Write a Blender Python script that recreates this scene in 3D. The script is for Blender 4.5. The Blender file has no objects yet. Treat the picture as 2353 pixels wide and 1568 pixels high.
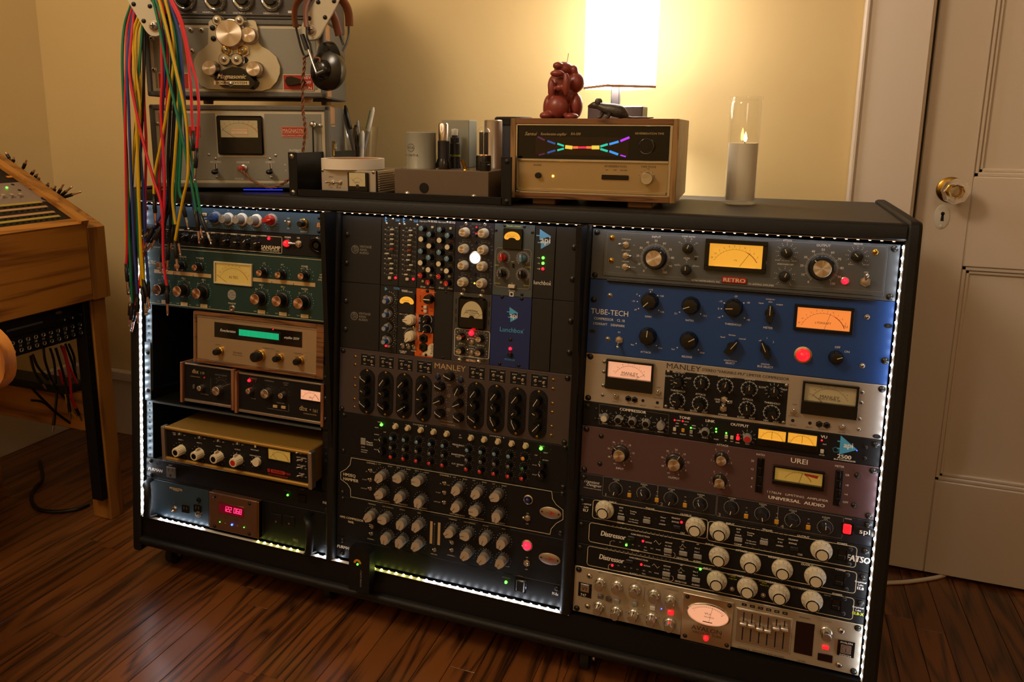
import bpy, math, random
from mathutils import Vector, Matrix
from math import sin, cos, pi, radians, sqrt, atan2
random.seed(7)
SC = bpy.context.scene
COL = SC.collection
# ------------------------------------------------------------------ camera
FZ = 845.0                                     # rack panel top above the floor, mm
FPX, CX, CY = 1734.11, 1129.70, 633.87         # focal length and principal point (2353 x 1568 frame)
RC = ((.93789, .34682, .00816), (.07372, -.17634, -.98156), (-.33899, .92121, -.19096))
CAM = (288.87, -1298.74, 169.92 + FZ)          # mm
cam = bpy.data.cameras.new('camera'); camo = bpy.data.objects.new('camera', cam); COL.objects.link(camo)
cam.sensor_width = 36; cam.lens = FPX * 36 / 2353; cam.clip_start = .02
cam.shift_x = (1176.5 - CX) / 2353; cam.shift_y = (CY - 784) / 2353
mw = Matrix.Identity(4)
for i in range(3):
    mw[i][0] = RC[0][i]; mw[i][1] = -RC[1][i]; mw[i][2] = -RC[2][i]; mw[i][3] = CAM[i] * .001
camo.matrix_world = mw
SC.camera = camo
# ------------------------------------------------------------------ world, big lights, exposure
wd = bpy.data.worlds.new('world'); SC.world = wd; wd.use_nodes = True
wd.node_tree.nodes['Background'].inputs[0].default_value = (1.0, .82, .6, 1)
wd.node_tree.nodes['Background'].inputs[1].default_value = .02
def lamp(name, kind, loc, power, col, size=.1, rot=(0, 0, 0)):
    l = bpy.data.lights.new(name, kind); l.energy = power; l.color = col
    if kind == 'AREA': l.size = size
    else: l.shadow_soft_size = size
    o = bpy.data.objects.new(name, l); COL.objects.link(o); o.location = loc; o.rotation_euler = rot
    return o
lamp('ceiling_lamp', 'POINT', (-1.0, -1.35, 2.25), 50, (1.0, .83, .62), .25)
lamp('standing_lamp', 'POINT', (.75, -1.7, 1.9), 10, (1.0, .86, .68), .2)
SHADE_E, LAMP_W = 12.0, 34.0                        # table lamp: shade glow and bulb
cy_ = SC.cycles; cy_.max_bounces = 7; cy_.diffuse_bounces = 3; cy_.glossy_bounces = 3; cy_.transmission_bounces = 6; cy_.transparent_max_bounces = 10; cy_.caustics_reflective = False; cy_.caustics_refractive = False; cy_.sample_clamp_indirect = 4; cy_.use_adaptive_sampling = True; cy_.adaptive_threshold = .03
vs = SC.view_settings
SC.display_settings.display_device = 'sRGB'
vs.view_transform = 'Standard'; vs.look = 'None'; vs.exposure = 0.15; vs.gamma = 1.0; vs.use_curve_mapping = False
# ------------------------------------------------------------------ measuring: a photo point on the plane it lies in
PH = .0898121; SP, CP = sin(PH), cos(PH)
def ray(px, py):
    a, b = (px - CX) / FPX, (py - CY) / FPX
    return Vector([RC[0][i] * a + RC[1][i] * b + RC[2][i] for i in range(3)])
CV = Vector(CAM)
def atY(px, py, Y):
    d = ray(px, py); return CV + d * ((Y - CV.y) / d.y)
def atZ(px, py, Z):
    d = ray(px, py); return CV + d * ((Z - CV.z) / d.z)
def atX(px, py, X):
    d = ray(px, py); return CV + d * ((X - CV.x) / d.x)
NP = Vector((0, -CP, SP)); DN = Vector((0, -SP, -CP)); O3 = Vector((0, 0, FZ))
def pan(px, py, dep=0.):
    """rack panel plane: mm right of the third bay's left edge, mm below the panel top"""
    d = ray(px, py); t = (dep - (CV - O3).dot(NP)) / d.dot(NP); P = CV + d * t - O3
    return P.x, P.dot(DN)
def rackpt(x, s, d=0.): return Vector((x, 0, FZ)) + DN * s + NP * d
def view(x0, y0, k):
    return lambda a, b, d=0.: pan(x0 + a / k, y0 + b / k, d)
# ------------------------------------------------------------------ materials
def lin(h):
    h = h.lstrip('#'); o = []
    for i in (0, 2, 4):
        c = int(h[i:i + 2], 16) / 255; o.append(c / 12.92 if c <= .04045 else ((c + .055) / 1.055) ** 2.4)
    return (*o, 1)
MT = {}
def mat(n, col='#808080', rough=.5, metal=0., emit=None, es=0., bump=0., bsc=300., var=0., vsc=40., trans=0., alpha=1., ior=1.45, sub=0., spec=.5, stretch=None, spun=False):
    m = bpy.data.materials.new(n); m.use_nodes = True; MT[n] = m
    nt = m.node_tree; N, L = nt.nodes, nt.links; b = N['Principled BSDF']
    c = lin(col) if isinstance(col, str) else col
    b.inputs['Base Color'].default_value = c; b.inputs['Roughness'].default_value = rough; b.inputs['Metallic'].default_value = metal
    b.inputs['Specular IOR Level'].default_value = spec
    if emit: b.inputs['Emission Color'].default_value = lin(emit); b.inputs['Emission Strength'].default_value = es
    if trans: b.inputs['Transmission Weight'].default_value = trans; b.inputs['IOR'].default_value = ior
    if sub: b.inputs['Subsurface Weight'].default_value = sub; b.inputs['Subsurface Radius'].default_value = (.02, .01, .006)
    if alpha < 1: b.inputs['Alpha'].default_value = alpha
    if spun:
        tg = N.new('ShaderNodeTangent'); tg.direction_type = 'RADIAL'; tg.axis = 'Y'; L.new(tg.outputs[0], b.inputs['Tangent']); b.inputs['Anisotropic'].default_value = .85
    if bump or var:
        tc = N.new('ShaderNodeTexCoord'); mp = N.new('ShaderNodeMapping'); L.new(tc.outputs['Object'], mp.inputs[0])
        if stretch: mp.inputs['Scale'].default_value = stretch
        nz = N.new('ShaderNodeTexNoise'); L.new(mp.outputs[0], nz.inputs['Vector'])
        nz.inputs['Detail'].default_value = 4
        if var:
            nz.inputs['Scale'].default_value = vsc
            mx = N.new('ShaderNodeMix'); mx.data_type = 'RGBA'; mx.inputs[6].default_value = tuple(x * (1 - var) for x in c[:3]) + (1,); mx.inputs[7].default_value = tuple(min(1, x * (1 + var)) for x in c[:3]) + (1,)
            L.new(nz.outputs['Fac'], mx.inputs[0]); L.new(mx.outputs[2], b.inputs['Base Color'])
        if bump:
            n2 = N.new('ShaderNodeTexNoise'); n2.inputs['Scale'].default_value = bsc; n2.inputs['Detail'].default_value = 3; L.new(mp.outputs[0], n2.inputs['Vector'])
            bp = N.new('ShaderNodeBump'); bp.inputs['Strength'].default_value = bump; bp.inputs['Distance'].default_value = .002
            L.new(n2.outputs['Fac'], bp.inputs['Height']); L.new(bp.outputs[0], b.inputs['Normal'])
    return m
def wood(n, dark, light, axis=0, rough=.4, k=1., rand=.25, bump=.15, coat=0.):
    m = bpy.data.materials.new(n); m.use_nodes = True; MT[n] = m
    nt = m.node_tree; N, L = nt.nodes, nt.links; b = N['Principled BSDF']
    tc = N.new('ShaderNodeTexCoord'); oi = N.new('ShaderNodeObjectInfo')
    ad = N.new('ShaderNodeVectorMath'); ad.operation = 'MULTIPLY_ADD'
    cb = N.new('ShaderNodeCombineXYZ')
    for i in range(3): L.new(oi.outputs['Random'], cb.inputs[i])
    L.new(cb.outputs[0], ad.inputs[0]); ad.inputs[1].default_value = (7.3, 5.1, 3.7); L.new(tc.outputs['Object'], ad.inputs[2])
    mp = N.new('ShaderNodeMapping'); L.new(ad.outputs[0], mp.inputs[0])
    s = [9. * k] * 3; s[axis] = .9 * k; mp.inputs['Scale'].default_value = s
    n0 = N.new('ShaderNodeTexNoise'); n0.inputs['Scale'].default_value = 1.1; n0.inputs['Detail'].default_value = 2; n0.inputs['Distortion'].default_value = .4; L.new(mp.outputs[0], n0.inputs['Vector'])
    ml = N.new('ShaderNodeMath'); ml.operation = 'MULTIPLY'; ml.inputs[1].default_value = 9; L.new(n0.outputs['Fac'], ml.inputs[0])
    fr = N.new('ShaderNodeMath'); fr.operation = 'PINGPONG'; fr.inputs[1].default_value = .5; L.new(ml.outputs[0], fr.inputs[0])
    mp2 = N.new('ShaderNodeMapping'); L.new(ad.outputs[0], mp2.inputs[0]); s = [210. * k] * 3; s[axis] = 7. * k; mp2.inputs['Scale'].default_value = s
    n1 = N.new('ShaderNodeTexNoise'); n1.inputs['Scale'].default_value = 1; n1.inputs['Detail'].default_value = 3; L.new(mp2.outputs[0], n1.inputs['Vector'])
    sm = N.new('ShaderNodeMath'); sm.operation = 'MULTIPLY_ADD'; sm.inputs[1].default_value = 1.25; L.new(fr.outputs[0], sm.inputs[0])
    s2 = N.new('ShaderNodeMath'); s2.operation = 'MULTIPLY'; s2.inputs[1].default_value = .75; L.new(n1.outputs['Fac'], s2.inputs[0]); L.new(s2.outputs[0], sm.inputs[2])
    rp = N.new('ShaderNodeValToRGB'); e = rp.color_ramp.elements
    e[0].position = .3; e[0].color = lin(dark); e[1].position = .72; e[1].color = lin(light); L.new(sm.outputs[0], rp.inputs[0])
    hs = N.new('ShaderNodeHueSaturation'); L.new(rp.outputs[0], hs.inputs['Color'])
    mr = N.new('ShaderNodeMapRange'); mr.inputs[3].default_value = 1 - rand; mr.inputs[4].default_value = 1 + rand; L.new(oi.outputs['Random'], mr.inputs[0]); L.new(mr.outputs[0], hs.inputs['Value'])
    L.new(hs.outputs[0], b.inputs['Base Color']); b.inputs['Roughness'].default_value = rough
    if coat: b.inputs['Coat Weight'].default_value = coat; b.inputs['Coat Roughness'].default_value = .22
    bp = N.new('ShaderNodeBump'); bp.inputs['Strength'].default_value = bump; bp.inputs['Distance'].default_value = .001; L.new(n1.outputs['Fac'], bp.inputs['Height']); L.new(bp.outputs[0], b.inputs['Normal'])
    return m
def glow(n, col, s, base='#202020', light=False):
    m = mat(n, base, .3, emit=col, es=s)
    if not light: m.cycles.emission_sampling = 'NONE'
    return m
# paints and plastics
mat('wall_paint', '#d4b983', .75, bump=.25, bsc=60, var=.03, vsc=6)
mat('trim_paint', '#d3c4b4', .42, bump=.12, bsc=40, var=.03, vsc=10, stretch=(1, 1, .25))
mat('ceiling_paint', '#d8cdb8', .9)
mat('black_tolex', '#0b0908', .55, bump=.25, bsc=900, spec=.35)
mat('rack_top', '#231d19', .5, bump=.3, bsc=500, var=.25, vsc=9)
mat('black', '#0a0909', .5, bump=.05, bsc=1500, spec=.3)
mat('black_gloss', '#080808', .12)
mat('black_matt', '#070707', .8)
mat('black_panel', '#0b0a0b', .55, bump=.1, bsc=1800, spec=.3)
mat('knob_black', '#0c0c0c', .3)
mat('knob_dark', '#1d1d20', .35)
mat('rail_zinc', '#5d666a', .45, .6)
mat('steel', '#b9b4aa', .28, 1.)
mat('chrome', '#d8d5cf', .12, 1.)
mat('satin_silver', '#d8d0c2', .42, .75)
mat('dark_steel', '#3a3835', .35, .9)
mat('brushed', '#cdbfae', .34, 1., spun=True)
mat('alu', '#b9ad9f', .35, .9)
mat('alu_bright', '#d6d3cd', .22, 1.)
mat('copper_cap', '#d8b098', .34, 1., spun=True)
mat('brass', '#b48d3e', .25, 1.)
mat('cream', '#d9c9a8', .5)
mat('cream_dark', '#c8b48a', .5)
mat('white_print', '#e6e0d6', .6)
mat('cream_print', '#d8c8a6', .6)
mat('grey_print', '#8b8478', .6)
mat('dark_print', '#2a211b', .6)
mat('black_print', '#0a0a0a', .6)
mat('red_print', '#b3261c', .6)
mat('orange_print', '#d08224', .6)
mat('blue_print', '#4aa3d6', .5)
mat('yellow_print', '#c9d22a', .5)
mat('white_plastic', '#d6d0c4', .4)
mat('ivory', '#cbbfa6', .45)
mat('grey_plastic', '#8d8983', .4)
mat('grey_dark', '#55514d', .45)
mat('red_plastic', '#b3221c', .35)
mat('blue_plastic', '#2c4d8c', .35)
mat('steel_blue', '#5c7d92', .4)
mat('green_plastic', '#1f5a3c', .4)
mat('yellow_plastic', '#c8922a', .45)
mat('rubber', '#0a0a0a', .7)
mat('glass', '#ffffff', .03, trans=1., ior=1.45)
glow('led_red', '#ff0c1c', 6, '#40060a'); glow('led_green', '#46ff2e', 7, '#0a3006'); glow('led_blue', '#2740ff', 14, '#06063a')
glow('led_yellow', '#ffb320', 6, '#402a06'); glow('lens_red', '#ff1a22', 1.5, '#60080c'); glow('led_off', '#330000', .05, '#3a0a08')
glow('led_white', '#e9f2ff', 55, '#ffffff', True); glow('led_warm', '#f0ff6a', 12, '#ffffff', True); glow('led_top', '#ffb060', .7, '#a08060')
glow('meter_amber', '#ffae34', .72, '#7a6030'); glow('meter_orange', '#ff8a3c', .8, '#70502c'); glow('meter_peach', '#ffb084', .72, '#80685a')
glow('meter_gold', '#d9ac48', .2, '#b59a58'); glow('meter_dim', '#c8b489', .05, '#b7a67c'); glow('meter_green', '#0bd089', .75, '#06382a')
def thin_glass():
    m = bpy.data.materials.new('clear_pane'); m.use_nodes = True; MT['clear_pane'] = m; N, L = m.node_tree.nodes, m.node_tree.links
    N.remove(N['Principled BSDF']); o = N['Material Output']
    t = N.new('ShaderNodeBsdfTransparent'); g = N.new('ShaderNodeBsdfGlossy'); g.inputs['Roughness'].default_value = .05
    lw = N.new('ShaderNodeLayerWeight'); pw = N.new('ShaderNodeMath'); pw.operation = 'POWER'; pw.inputs[1].default_value = 4; L.new(lw.outputs['Facing'], pw.inputs[0])
    fr = N.new('ShaderNodeMath'); fr.operation = 'MULTIPLY_ADD'; fr.inputs[1].default_value = .5; fr.inputs[2].default_value = .05; L.new(pw.outputs[0], fr.inputs[0])
    x = N.new('ShaderNodeMixShader'); L.new(fr.outputs[0], x.inputs[0]); L.new(t.outputs[0], x.inputs[1]); L.new(g.outputs[0], x.inputs[2]); L.new(x.outputs[0], o.inputs[0])
thin_glass()
wood('floor_wood', '#301a0d', '#774620', 1, .33, 1.0, .22, .12, .35)
wood('oak', '#7a4715', '#b3762c', 1, .42, .8, .06)
wood('oak_z', '#6b3f16', '#a06a2a', 2, .42, .8, .06)
wood('oak_x', '#7a4715', '#ad7430', 0, .42, .8, .06)
wood('walnut', '#3d2412', '#7d5230', 0, .4, 2.2, .05)
wood('walnut_side', '#6d4c2c', '#9c7648', 2, .4, 2.2, .05)
wood('walnut_red', '#4a2a18', '#8b5a3a', 2, .4, 2.0, .05)
wood('chair_wood', '#8a4c1c', '#c07c34', 2, .25, .6, .05, .05, .6)
# ------------------------------------------------------------------ mesh building (all lengths in mm)
class B:
    def __init__(s): s.v = []; s.f = []; s.m = []; s.ms = []
    def mi(s, m):
        if m not in s.ms: s.ms.append(m)
        return s.ms.index(m)
    def add(s, vs, fs, m):
        o = len(s.v); s.v += [tuple(v) for v in vs]; k = s.mi(m)
        for f in fs: s.f.append([i + o for i in f]); s.m.append(k)
        return s
    def box(s, a, b, m, ch=0.):
        (x0, y0, z0), (x1, y1, z1) = [min(p) for p in zip(a, b)], [max(p) for p in zip(a, b)]
        if ch <= 0:
            vs = [(x, y, z) for x in (x0, x1) for y in (y0, y1) for z in (z0, z1)]
            return s.add(vs, [(0, 1, 3, 2), (4, 6, 7, 5), (0, 4, 5, 1), (2, 3, 7, 6), (0, 2, 6, 4), (1, 5, 7, 3)], m)
        c = min(ch, (x1 - x0) / 2.01, (y1 - y0) / 2.01, (z1 - z0) / 2.01)
        vs = []; ix = {}
        for sx in (0, 1):
            for sy in (0, 1):
                for sz in (0, 1):
                    p = [(x0, x1)[sx], (y0, y1)[sy], (z0, z1)[sz]]; sg = [1 - 2 * sx, 1 - 2 * sy, 1 - 2 * sz]
                    for ax in range(3):
                        q = [p[i] + (0 if i == ax else sg[i] * c) for i in range(3)]
                        ix[(sx, sy, sz, ax)] = len(vs); vs.append(q)
        fs = []
        for ax in range(3):
            for sd in (0, 1):
                o = [i for i in range(3) if i != ax]; q = []
                for u, w in ((0, 0), (1, 0), (1, 1), (0, 1)):
                    k = [0, 0, 0]; k[ax] = sd; k[o[0]] = u; k[o[1]] = w; q.append(ix[(*k, ax)])
                if (sd == 1) != (ax == 1): fs.append(q)
                else: fs.append(q[::-1])
        for ax in range(3):
            o = [i for i in range(3) if i != ax]
            for u in (0, 1):
                for w in (0, 1):
                    q = []
                    for e, a2 in ((0, o[0]), (1, o[0]), (1, o[1]), (0, o[1])):
                        k = [0, 0, 0]; k[ax] = e; k[o[0]] = u; k[o[1]] = w; q.append(ix[(*k, a2)])
                    fs.append(q)
        for sx in (0, 1):
            for sy in (0, 1):
                for sz in (0, 1): fs.append([ix[(sx, sy, sz, a)] for a in range(3)])
        return s.add(vs, fs, m)
    def lathe(s, pr, m, n=24, c=(0, 0, 0), ax='y', flute=0, fd=.07, rx=1., rz=1., cap=True):
        """pr: (radius, distance along the axis); 'y' runs towards the viewer (-y), 'z' up, 'x' right"""
        vs = []; fs = []
        for r, d in pr:
            for i in range(n):
                a = 2 * pi * i / n; q = r * (1 - fd * (.5 - .5 * cos(flute * a)) if flute and d > .5 else 1)
                u, w = q * sin(a) * rx, q * cos(a) * rz
                if ax == 'y': vs.append((c[0] + u, c[1] - d, c[2] + w))
                elif ax == 'z': vs.append((c[0] + u, c[1] + w, c[2] + d))
                else: vs.append((c[0] + d, c[1] + u, c[2] + w))
        for j in range(len(pr) - 1):
            for i in range(n):
                k = (i + 1) % n; fs.append((j * n + i, j * n + k, j * n + n + k, j * n + n + i))
        if cap and pr[0][0] > 1e-6: fs.append(tuple(range(n))[::-1])
        if cap and pr[-1][0] > 1e-6: fs.append(tuple(len(pr) * n - n + i for i in range(n)))
        return s.add(vs, fs, m)
    def prism(s, poly, d0, d1, m, pl='xz', ins=0.):
        """polygon in a plane, extruded; 'xz': depth towards the viewer, 'yz': along x, 'xy': along z"""
        n = len(poly)
        cx = sum(p[0] for p in poly) / n; cz = sum(p[1] for p in poly) / n
        def P(u, w, d): return (u, -d, w) if pl == 'xz' else (d, u, w) if pl == 'yz' else (u, w, d)
        q = [(cx + (a - cx) * (1 - ins), cz + (b - cz) * (1 - ins)) for a, b in poly]
        vs = [P(a, b, d0) for a, b in poly] + [P(a, b, d1) for a, b in q]
        return s.add(vs, [(i, (i + 1) % n, n + (i + 1) % n, n + i) for i in range(n)] + [tuple(range(n))[::-1], tuple(range(n, 2 * n))], m)
    def tube(s, pts, r, m, n=8, cap=True):
        pts = [Vector(p) for p in pts]; vs = []; fs = []; N = len(pts); up = None
        for i, p in enumerate(pts):
            t = (pts[min(i + 1, N - 1)] - pts[max(i - 1, 0)]).normalized()
            if up is None:
                up = Vector((0, 0, 1)) if abs(t.z) < .9 else Vector((0, 1, 0))
            up = (up - t * up.dot(t)).normalized(); bi = t.cross(up)
            rr = r[i] if isinstance(r, (list, tuple)) else r
            ra, rb = rr if isinstance(rr, tuple) else (rr, rr)
            for k in range(n):
                a = 2 * pi * k / n; vs.append(p + up * (cos(a) * ra) + bi * (sin(a) * rb))
        for i in range(N - 1):
            for k in range(n):
                j = (k + 1) % n; fs.append((i * n + k, i * n + j, i * n + n + j, i * n + n + k))
        if cap: fs += [tuple(range(n))[::-1], tuple(range(N * n - n, N * n))]
        return s.add(vs, fs, m)
    def ball(s, c, r, m, n=16, k=10):
        r = r if isinstance(r, tuple) else (r, r, r); vs = [(c[0], c[1], c[2] - r[2])]; fs = []
        for j in range(1, k):
            t = pi * j / k
            for i in range(n):
                a = 2 * pi * i / n; vs.append((c[0] + r[0] * sin(t) * cos(a), c[1] + r[1] * sin(t) * sin(a), c[2] - r[2] * cos(t)))
        vs.append((c[0], c[1], c[2] + r[2])); T = len(vs) - 1
        for i in range(n):
            q = (i + 1) % n; fs.append((0, 1 + q, 1 + i)); fs.append((T, T - n + i, T - n + q))
            for j in range(k - 2): fs.append((1 + j * n + i, 1 + j * n + q, 1 + j * n + n + q, 1 + j * n + n + i))
        return s.add(vs, fs, m)
    # flat print on a plane facing the viewer: points (x, z), depth d
    def stroke(s, pts, w, m, d=.15, close=False):
        n = len(pts)
        for i in range(n if close else n - 1):
            (x0, z0), (x1, z1) = pts[i], pts[(i + 1) % n]; L = math.hypot(x1 - x0, z1 - z0) or 1; u, v = (x1 - x0) / L * w / 2, (z1 - z0) / L * w / 2
            s.add([(x0 - u + v, -d, z0 - v - u), (x1 + u + v, -d, z1 + v - u), (x1 + u - v, -d, z1 + v + u), (x0 - u - v, -d, z0 - v + u)], [(0, 1, 2, 3)], m)
        return s
    def disc(s, x, z, r, m, d=.15, n=10, ri=0.):
        a = [(sin(2 * pi * i / n), cos(2 * pi * i / n)) for i in range(n)]
        if not ri: return s.add([(x + r * u, -d, z + r * w) for u, w in a], [tuple(range(n))[::-1]], m)
        return s.add([(x + r * u, -d, z + r * w) for u, w in a] + [(x + ri * u, -d, z + ri * w) for u, w in a], [(i, n + i, n + (i + 1) % n, (i + 1) % n) for i in range(n)], m)
    def rect(s, x0, z0, x1, z1, m, d=.15):
        return s.add([(x0, -d, z0), (x1, -d, z0), (x1, -d, z1), (x0, -d, z1)], [(0, 1, 2, 3)], m)
    def text(s, t, x, z, h, m, d=.15, al='c', bold=0., sx=1., it=0.):
        """h = capital height"""
        k = h / CAPH; wd_ = sum(glyph(c)[2] for c in t) * k * sx; X = x - (wd_ / 2 if al == 'c' else wd_ if al == 'r' else 0); z0 = z - h / 2
        for c in t:
            vs, fs, ad = glyph(c)
            for o in ((0,) if not bold else (-bold, bold)):
                if vs: s.add([(X + (a + it * b) * k * sx + o * h, -d - (.01 if o > 0 else 0), z0 + b * k) for a, b in vs], fs, m)
            X += ad * k * sx
        return s
    def mesh(s, nm, smooth=True):
        me = bpy.data.meshes.new(nm); me.from_pydata([(a * .001, b * .001, c * .001) for a, b, c in s.v], [], s.f)
        for m in s.ms: me.materials.append(MT[m])
        me.polygons.foreach_set('material_index', s.m)
        if smooth:
            me.polygons.foreach_set('use_smooth', [True] * len(s.f)); me.set_sharp_from_angle(angle=radians(38))
        me.update(); return me
    def obj(s, nm, par=None, loc=(0, 0, 0), roty=0., smooth=True, label=None):
        return link(nm, s.mesh(nm, smooth), par, loc, roty, label)
GL = {}
_fc = bpy.data.curves.new('font', 'FONT'); _fo = bpy.data.objects.new('font', _fc); COL.objects.link(_fo); _fc.resolution_u = 2
def _tm(t):
    _fc.body = t; bpy.context.view_layer.update()
    ev = _fo.evaluated_get(bpy.context.evaluated_depsgraph_get()); me = ev.to_mesh()
    vs = [(v.co.x, v.co.y) for v in me.vertices]; fs = [tuple(p.vertices) for p in me.polygons]; ev.to_mesh_clear(); return vs, fs
_hh = _tm('HH')[0]; _HW = max(v[0] for v in _hh) - min(v[0] for v in _hh); _HB = min(v[0] for v in _hh); CAPH = max(v[1] for v in _hh)
def glyph(c):
    if c not in GL:
        w = _tm('H' + c + 'H')[0]; ad = max(v[0] for v in w) - min(v[0] for v in w) - _HW
        GL[c] = ([], [], ad) if c == ' ' else (*_tm(c), ad)
    return GL[c]
def link(nm, data, par=None, loc=(0, 0, 0), roty=0., label=None):
    o = bpy.data.objects.new(nm, data); COL.objects.link(o)
    o.location = [c * .001 for c in loc]
    if roty: o.rotation_euler = (0, roty, 0)
    if par: o.parent = par
    if label: o['label'] = label
    return o
def thing(nm, label, cat, loc=(0, 0, 0), rot=(0, 0, 0), group=None, data=None, kind=None):
    o = bpy.data.objects.new(nm, data); COL.objects.link(o); o.location = [c * .001 for c in loc]; o.rotation_euler = rot
    if kind: o['kind'] = kind
    else: o['label'] = label; o['category'] = cat
    if group: o['group'] = group
    if kind and label: o['label'] = label
    return o
def struct(nm, b, label=None, par=None):
    o = b.obj(nm, par)
    if not par: o['kind'] = 'structure'
    if label: o['label'] = label
    return o
def smoothpath(P, n=8):
    P = [Vector(p) for p in P]; out = []
    for i in range(len(P) - 1):
        a, b, c, d = P[max(i - 1, 0)], P[i], P[i + 1], P[min(i + 2, len(P) - 1)]
        for k in range(n):
            t = k / n; out.append(.5 * ((2 * b) + (c - a) * t + (2 * a - 5 * b + 4 * c - d) * t * t + (3 * b - a - 3 * c + d) * t ** 3))
    return out + [P[-1]]
# ------------------------------------------------------------------ the room
fl = B().box((-2600, -2600, -40), (2400, 700, -3), 'floor_wood'); floor = struct('floor', fl, 'dark reddish brown oak strip floor')
def inview(x, y, z, mg=120):
    v = Vector((x, y, z)) - CV; c = [sum(RC[i][j] * v[j] for j in range(3)) for i in range(3)]
    if c[2] < 50: return False
    px, py = CX + FPX * c[0] / c[2], CY + FPX * c[1] / c[2]
    return -mg < px < 2353 + mg and -mg < py < 1568 + mg
PW = 54.; plank_me = B().box((-PW / 2 + .5, -.5, -18), (PW / 2 - .5, .5, 0), 'floor_wood', .8)
plank_cache = {}
for i in range(-37, 26):
    x = i * PW + 18; y = -2000 + random.random() * 700
    while y < 560:
        L = random.choice((500, 650, 800, 950, 1150)); y1 = min(y + L, 560)
        if any(inview(x + dx, y + (y1 - y) * t, 0) for dx in (-27, 27) for t in [q / 16 for q in range(17)]):
            n = round(y1 - y)
            if n not in plank_cache: plank_cache[n] = B().box((-PW / 2 + .4, -n / 2 + .4, -16), (PW / 2 - .4, n / 2 - .4, 0), 'floor_wood', .7).mesh('plank')
            link('plank', plank_cache[n], floor, (x, (y + y1) / 2, 0))
        y = y1
WY = 530.
struct('wall_back', B().box((-2100, WY, 0), (460, WY + 100, 2600), 'wall_paint').box((1480, WY, 0), (2400, WY + 100, 2600), 'wall_paint').box((460, WY, 2080), (1480, WY + 100, 2600), 'wall_paint'), 'warm yellow plaster wall behind the rack')
struct('wall_left', B().box((-2010, -2600, 0), (-1910, WY, 2600), 'wall_paint'), 'pale yellow plaster side wall behind the desk')
struct('wall_right', B().box((2300, -2600, 0), (2400, WY, 2600), 'wall_paint')); struct('wall_front', B().box((-2010, -2700, 0), (2400, -2600, 2600), 'wall_paint'))
struct('ceiling', B().box((-2100, -2600, 2600), (2400, 700, 2660), 'ceiling_paint'))
def basebd(nm, a, b, c, d, top):
    o = B().box(a, b, 'trim_paint', 2); o.box(c, d, 'trim_paint', 3); return struct(nm, o, top)
basebd('baseboard_back', (-1910, WY - 18, 0), (448, WY, 190), (-1910, WY - 26, 190), (448, WY, 222), 'tall painted baseboard along the back wall')
basebd('baseboard_left', (-1910, -2600, 0), (-1892, WY - 18, 190), (-1910, -2600, 190), (-1884, WY - 18, 222), 'tall painted baseboard along the side wall')
tr = B().box((452, WY - 20, 0), (572, WY + 25, 2120), 'trim_paint', 3).box((444, WY - 26, 0), (456, WY, 2120), 'trim_paint', 4).box((560, WY - 16, 0), (576, WY + 70, 2120), 'trim_paint', 3)
struct('trim_1', tr, 'cream painted door casing beside the rack')
struct('trim_2', B().box((1358, WY - 20, 0), (1480, WY + 25, 2120), 'trim_paint', 3).box((452, WY - 20, 2062), (1480, WY + 25, 2190), 'trim_paint', 3))
struct('door_gap_dark', B().box((560, WY + 90, 0), (1400, WY + 100, 2100), 'black_matt'))  # added black sheet behind the door, darkens the gap by its colour
DY = 550.
door = thing('door_1', 'beige painted panel door with glass knob', None, (586, DY, 0), kind='structure')
def dbox(nm, x0, x1, z0, z1, y0=0, y1=38, ch=2, m='trim_paint'):
    return B().box((x0, y0, z0), (x1, y1, z1), m, ch).obj(nm, door)
dbox('stile', 0, 101, 9, 2040); dbox('stile', 661, 762, 9, 2040)
for z0, z1 in ((9, 238), (733, 925), (1900, 2040)): dbox('rail', 101, 661, z0, z1)
for z0, z1 in ((238, 733), (925, 1900)):
    dbox('panel', 95, 667, z0 - 6, z1 + 6, 15, 26, 0)
    mo = B()
    for k, w, y0 in ((0, 9, 4), (9, 8, 9)):
        mo.box((101 + k, y0, z0 + k), (101 + k + w, 18, z1 - k), 'trim_paint', 2).box((661 - k - w, y0, z0 + k), (661 - k, 18, z1 - k), 'trim_paint', 2)
        mo.box((101 + k, y0, z0 + k), (661 - k, 18, z0 + k + w), 'trim_paint', 2).box((101 + k, y0, z1 - k - w), (661 - k, 18, z1 - k), 'trim_paint', 2)
    mo.obj('panel_moulding', door)
kx, kz = 60, 896
ros = B().lathe([(27, 0), (27, 2), (24, 4.5), (12, 6), (9, 12), (9, 30), (14, 33), (17, 36)], 'brass', 32, (kx, 0, kz)).obj('knob_rose', door, label='round brass rose behind the knob')
kb = B()
pr = [(13, 33), (21, 38), (26.5, 46), (27, 54), (22, 62), (15, 65), (12, 63), (0, 62)]
kb.lathe(pr, 'glass', 8, (kx, 0, kz)); ko = kb.obj('door_knob', door, smooth=False, label='octagonal faceted glass knob')
B().lathe([(10, 34), (11, 40), (0, 41)], 'alu_bright', 12, (kx, 0, kz)).obj('knob_core', ko)
es = B().lathe([(15, 0), (15, 1.5), (12, 3.2), (0, 3.6)], 'white_plastic', 32, (50, 0, 838), rx=1., rz=1.75)
es.disc(51, 845, 3.8, 'black_matt', 3.8, 14).add([(48.8, -3.8, 844), (53.2, -3.8, 844), (54.2, -3.8, 829), (47.8, -3.8, 829)], [(0, 1, 2, 3)], 'black_matt')
es.lathe([(3.5, 3), (2.5, 4.5), (0, 4.6)], 'white_plastic', 12, (50, 0, 818))
es.obj('keyhole_plate', door, label='white oval keyhole plate')
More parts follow.
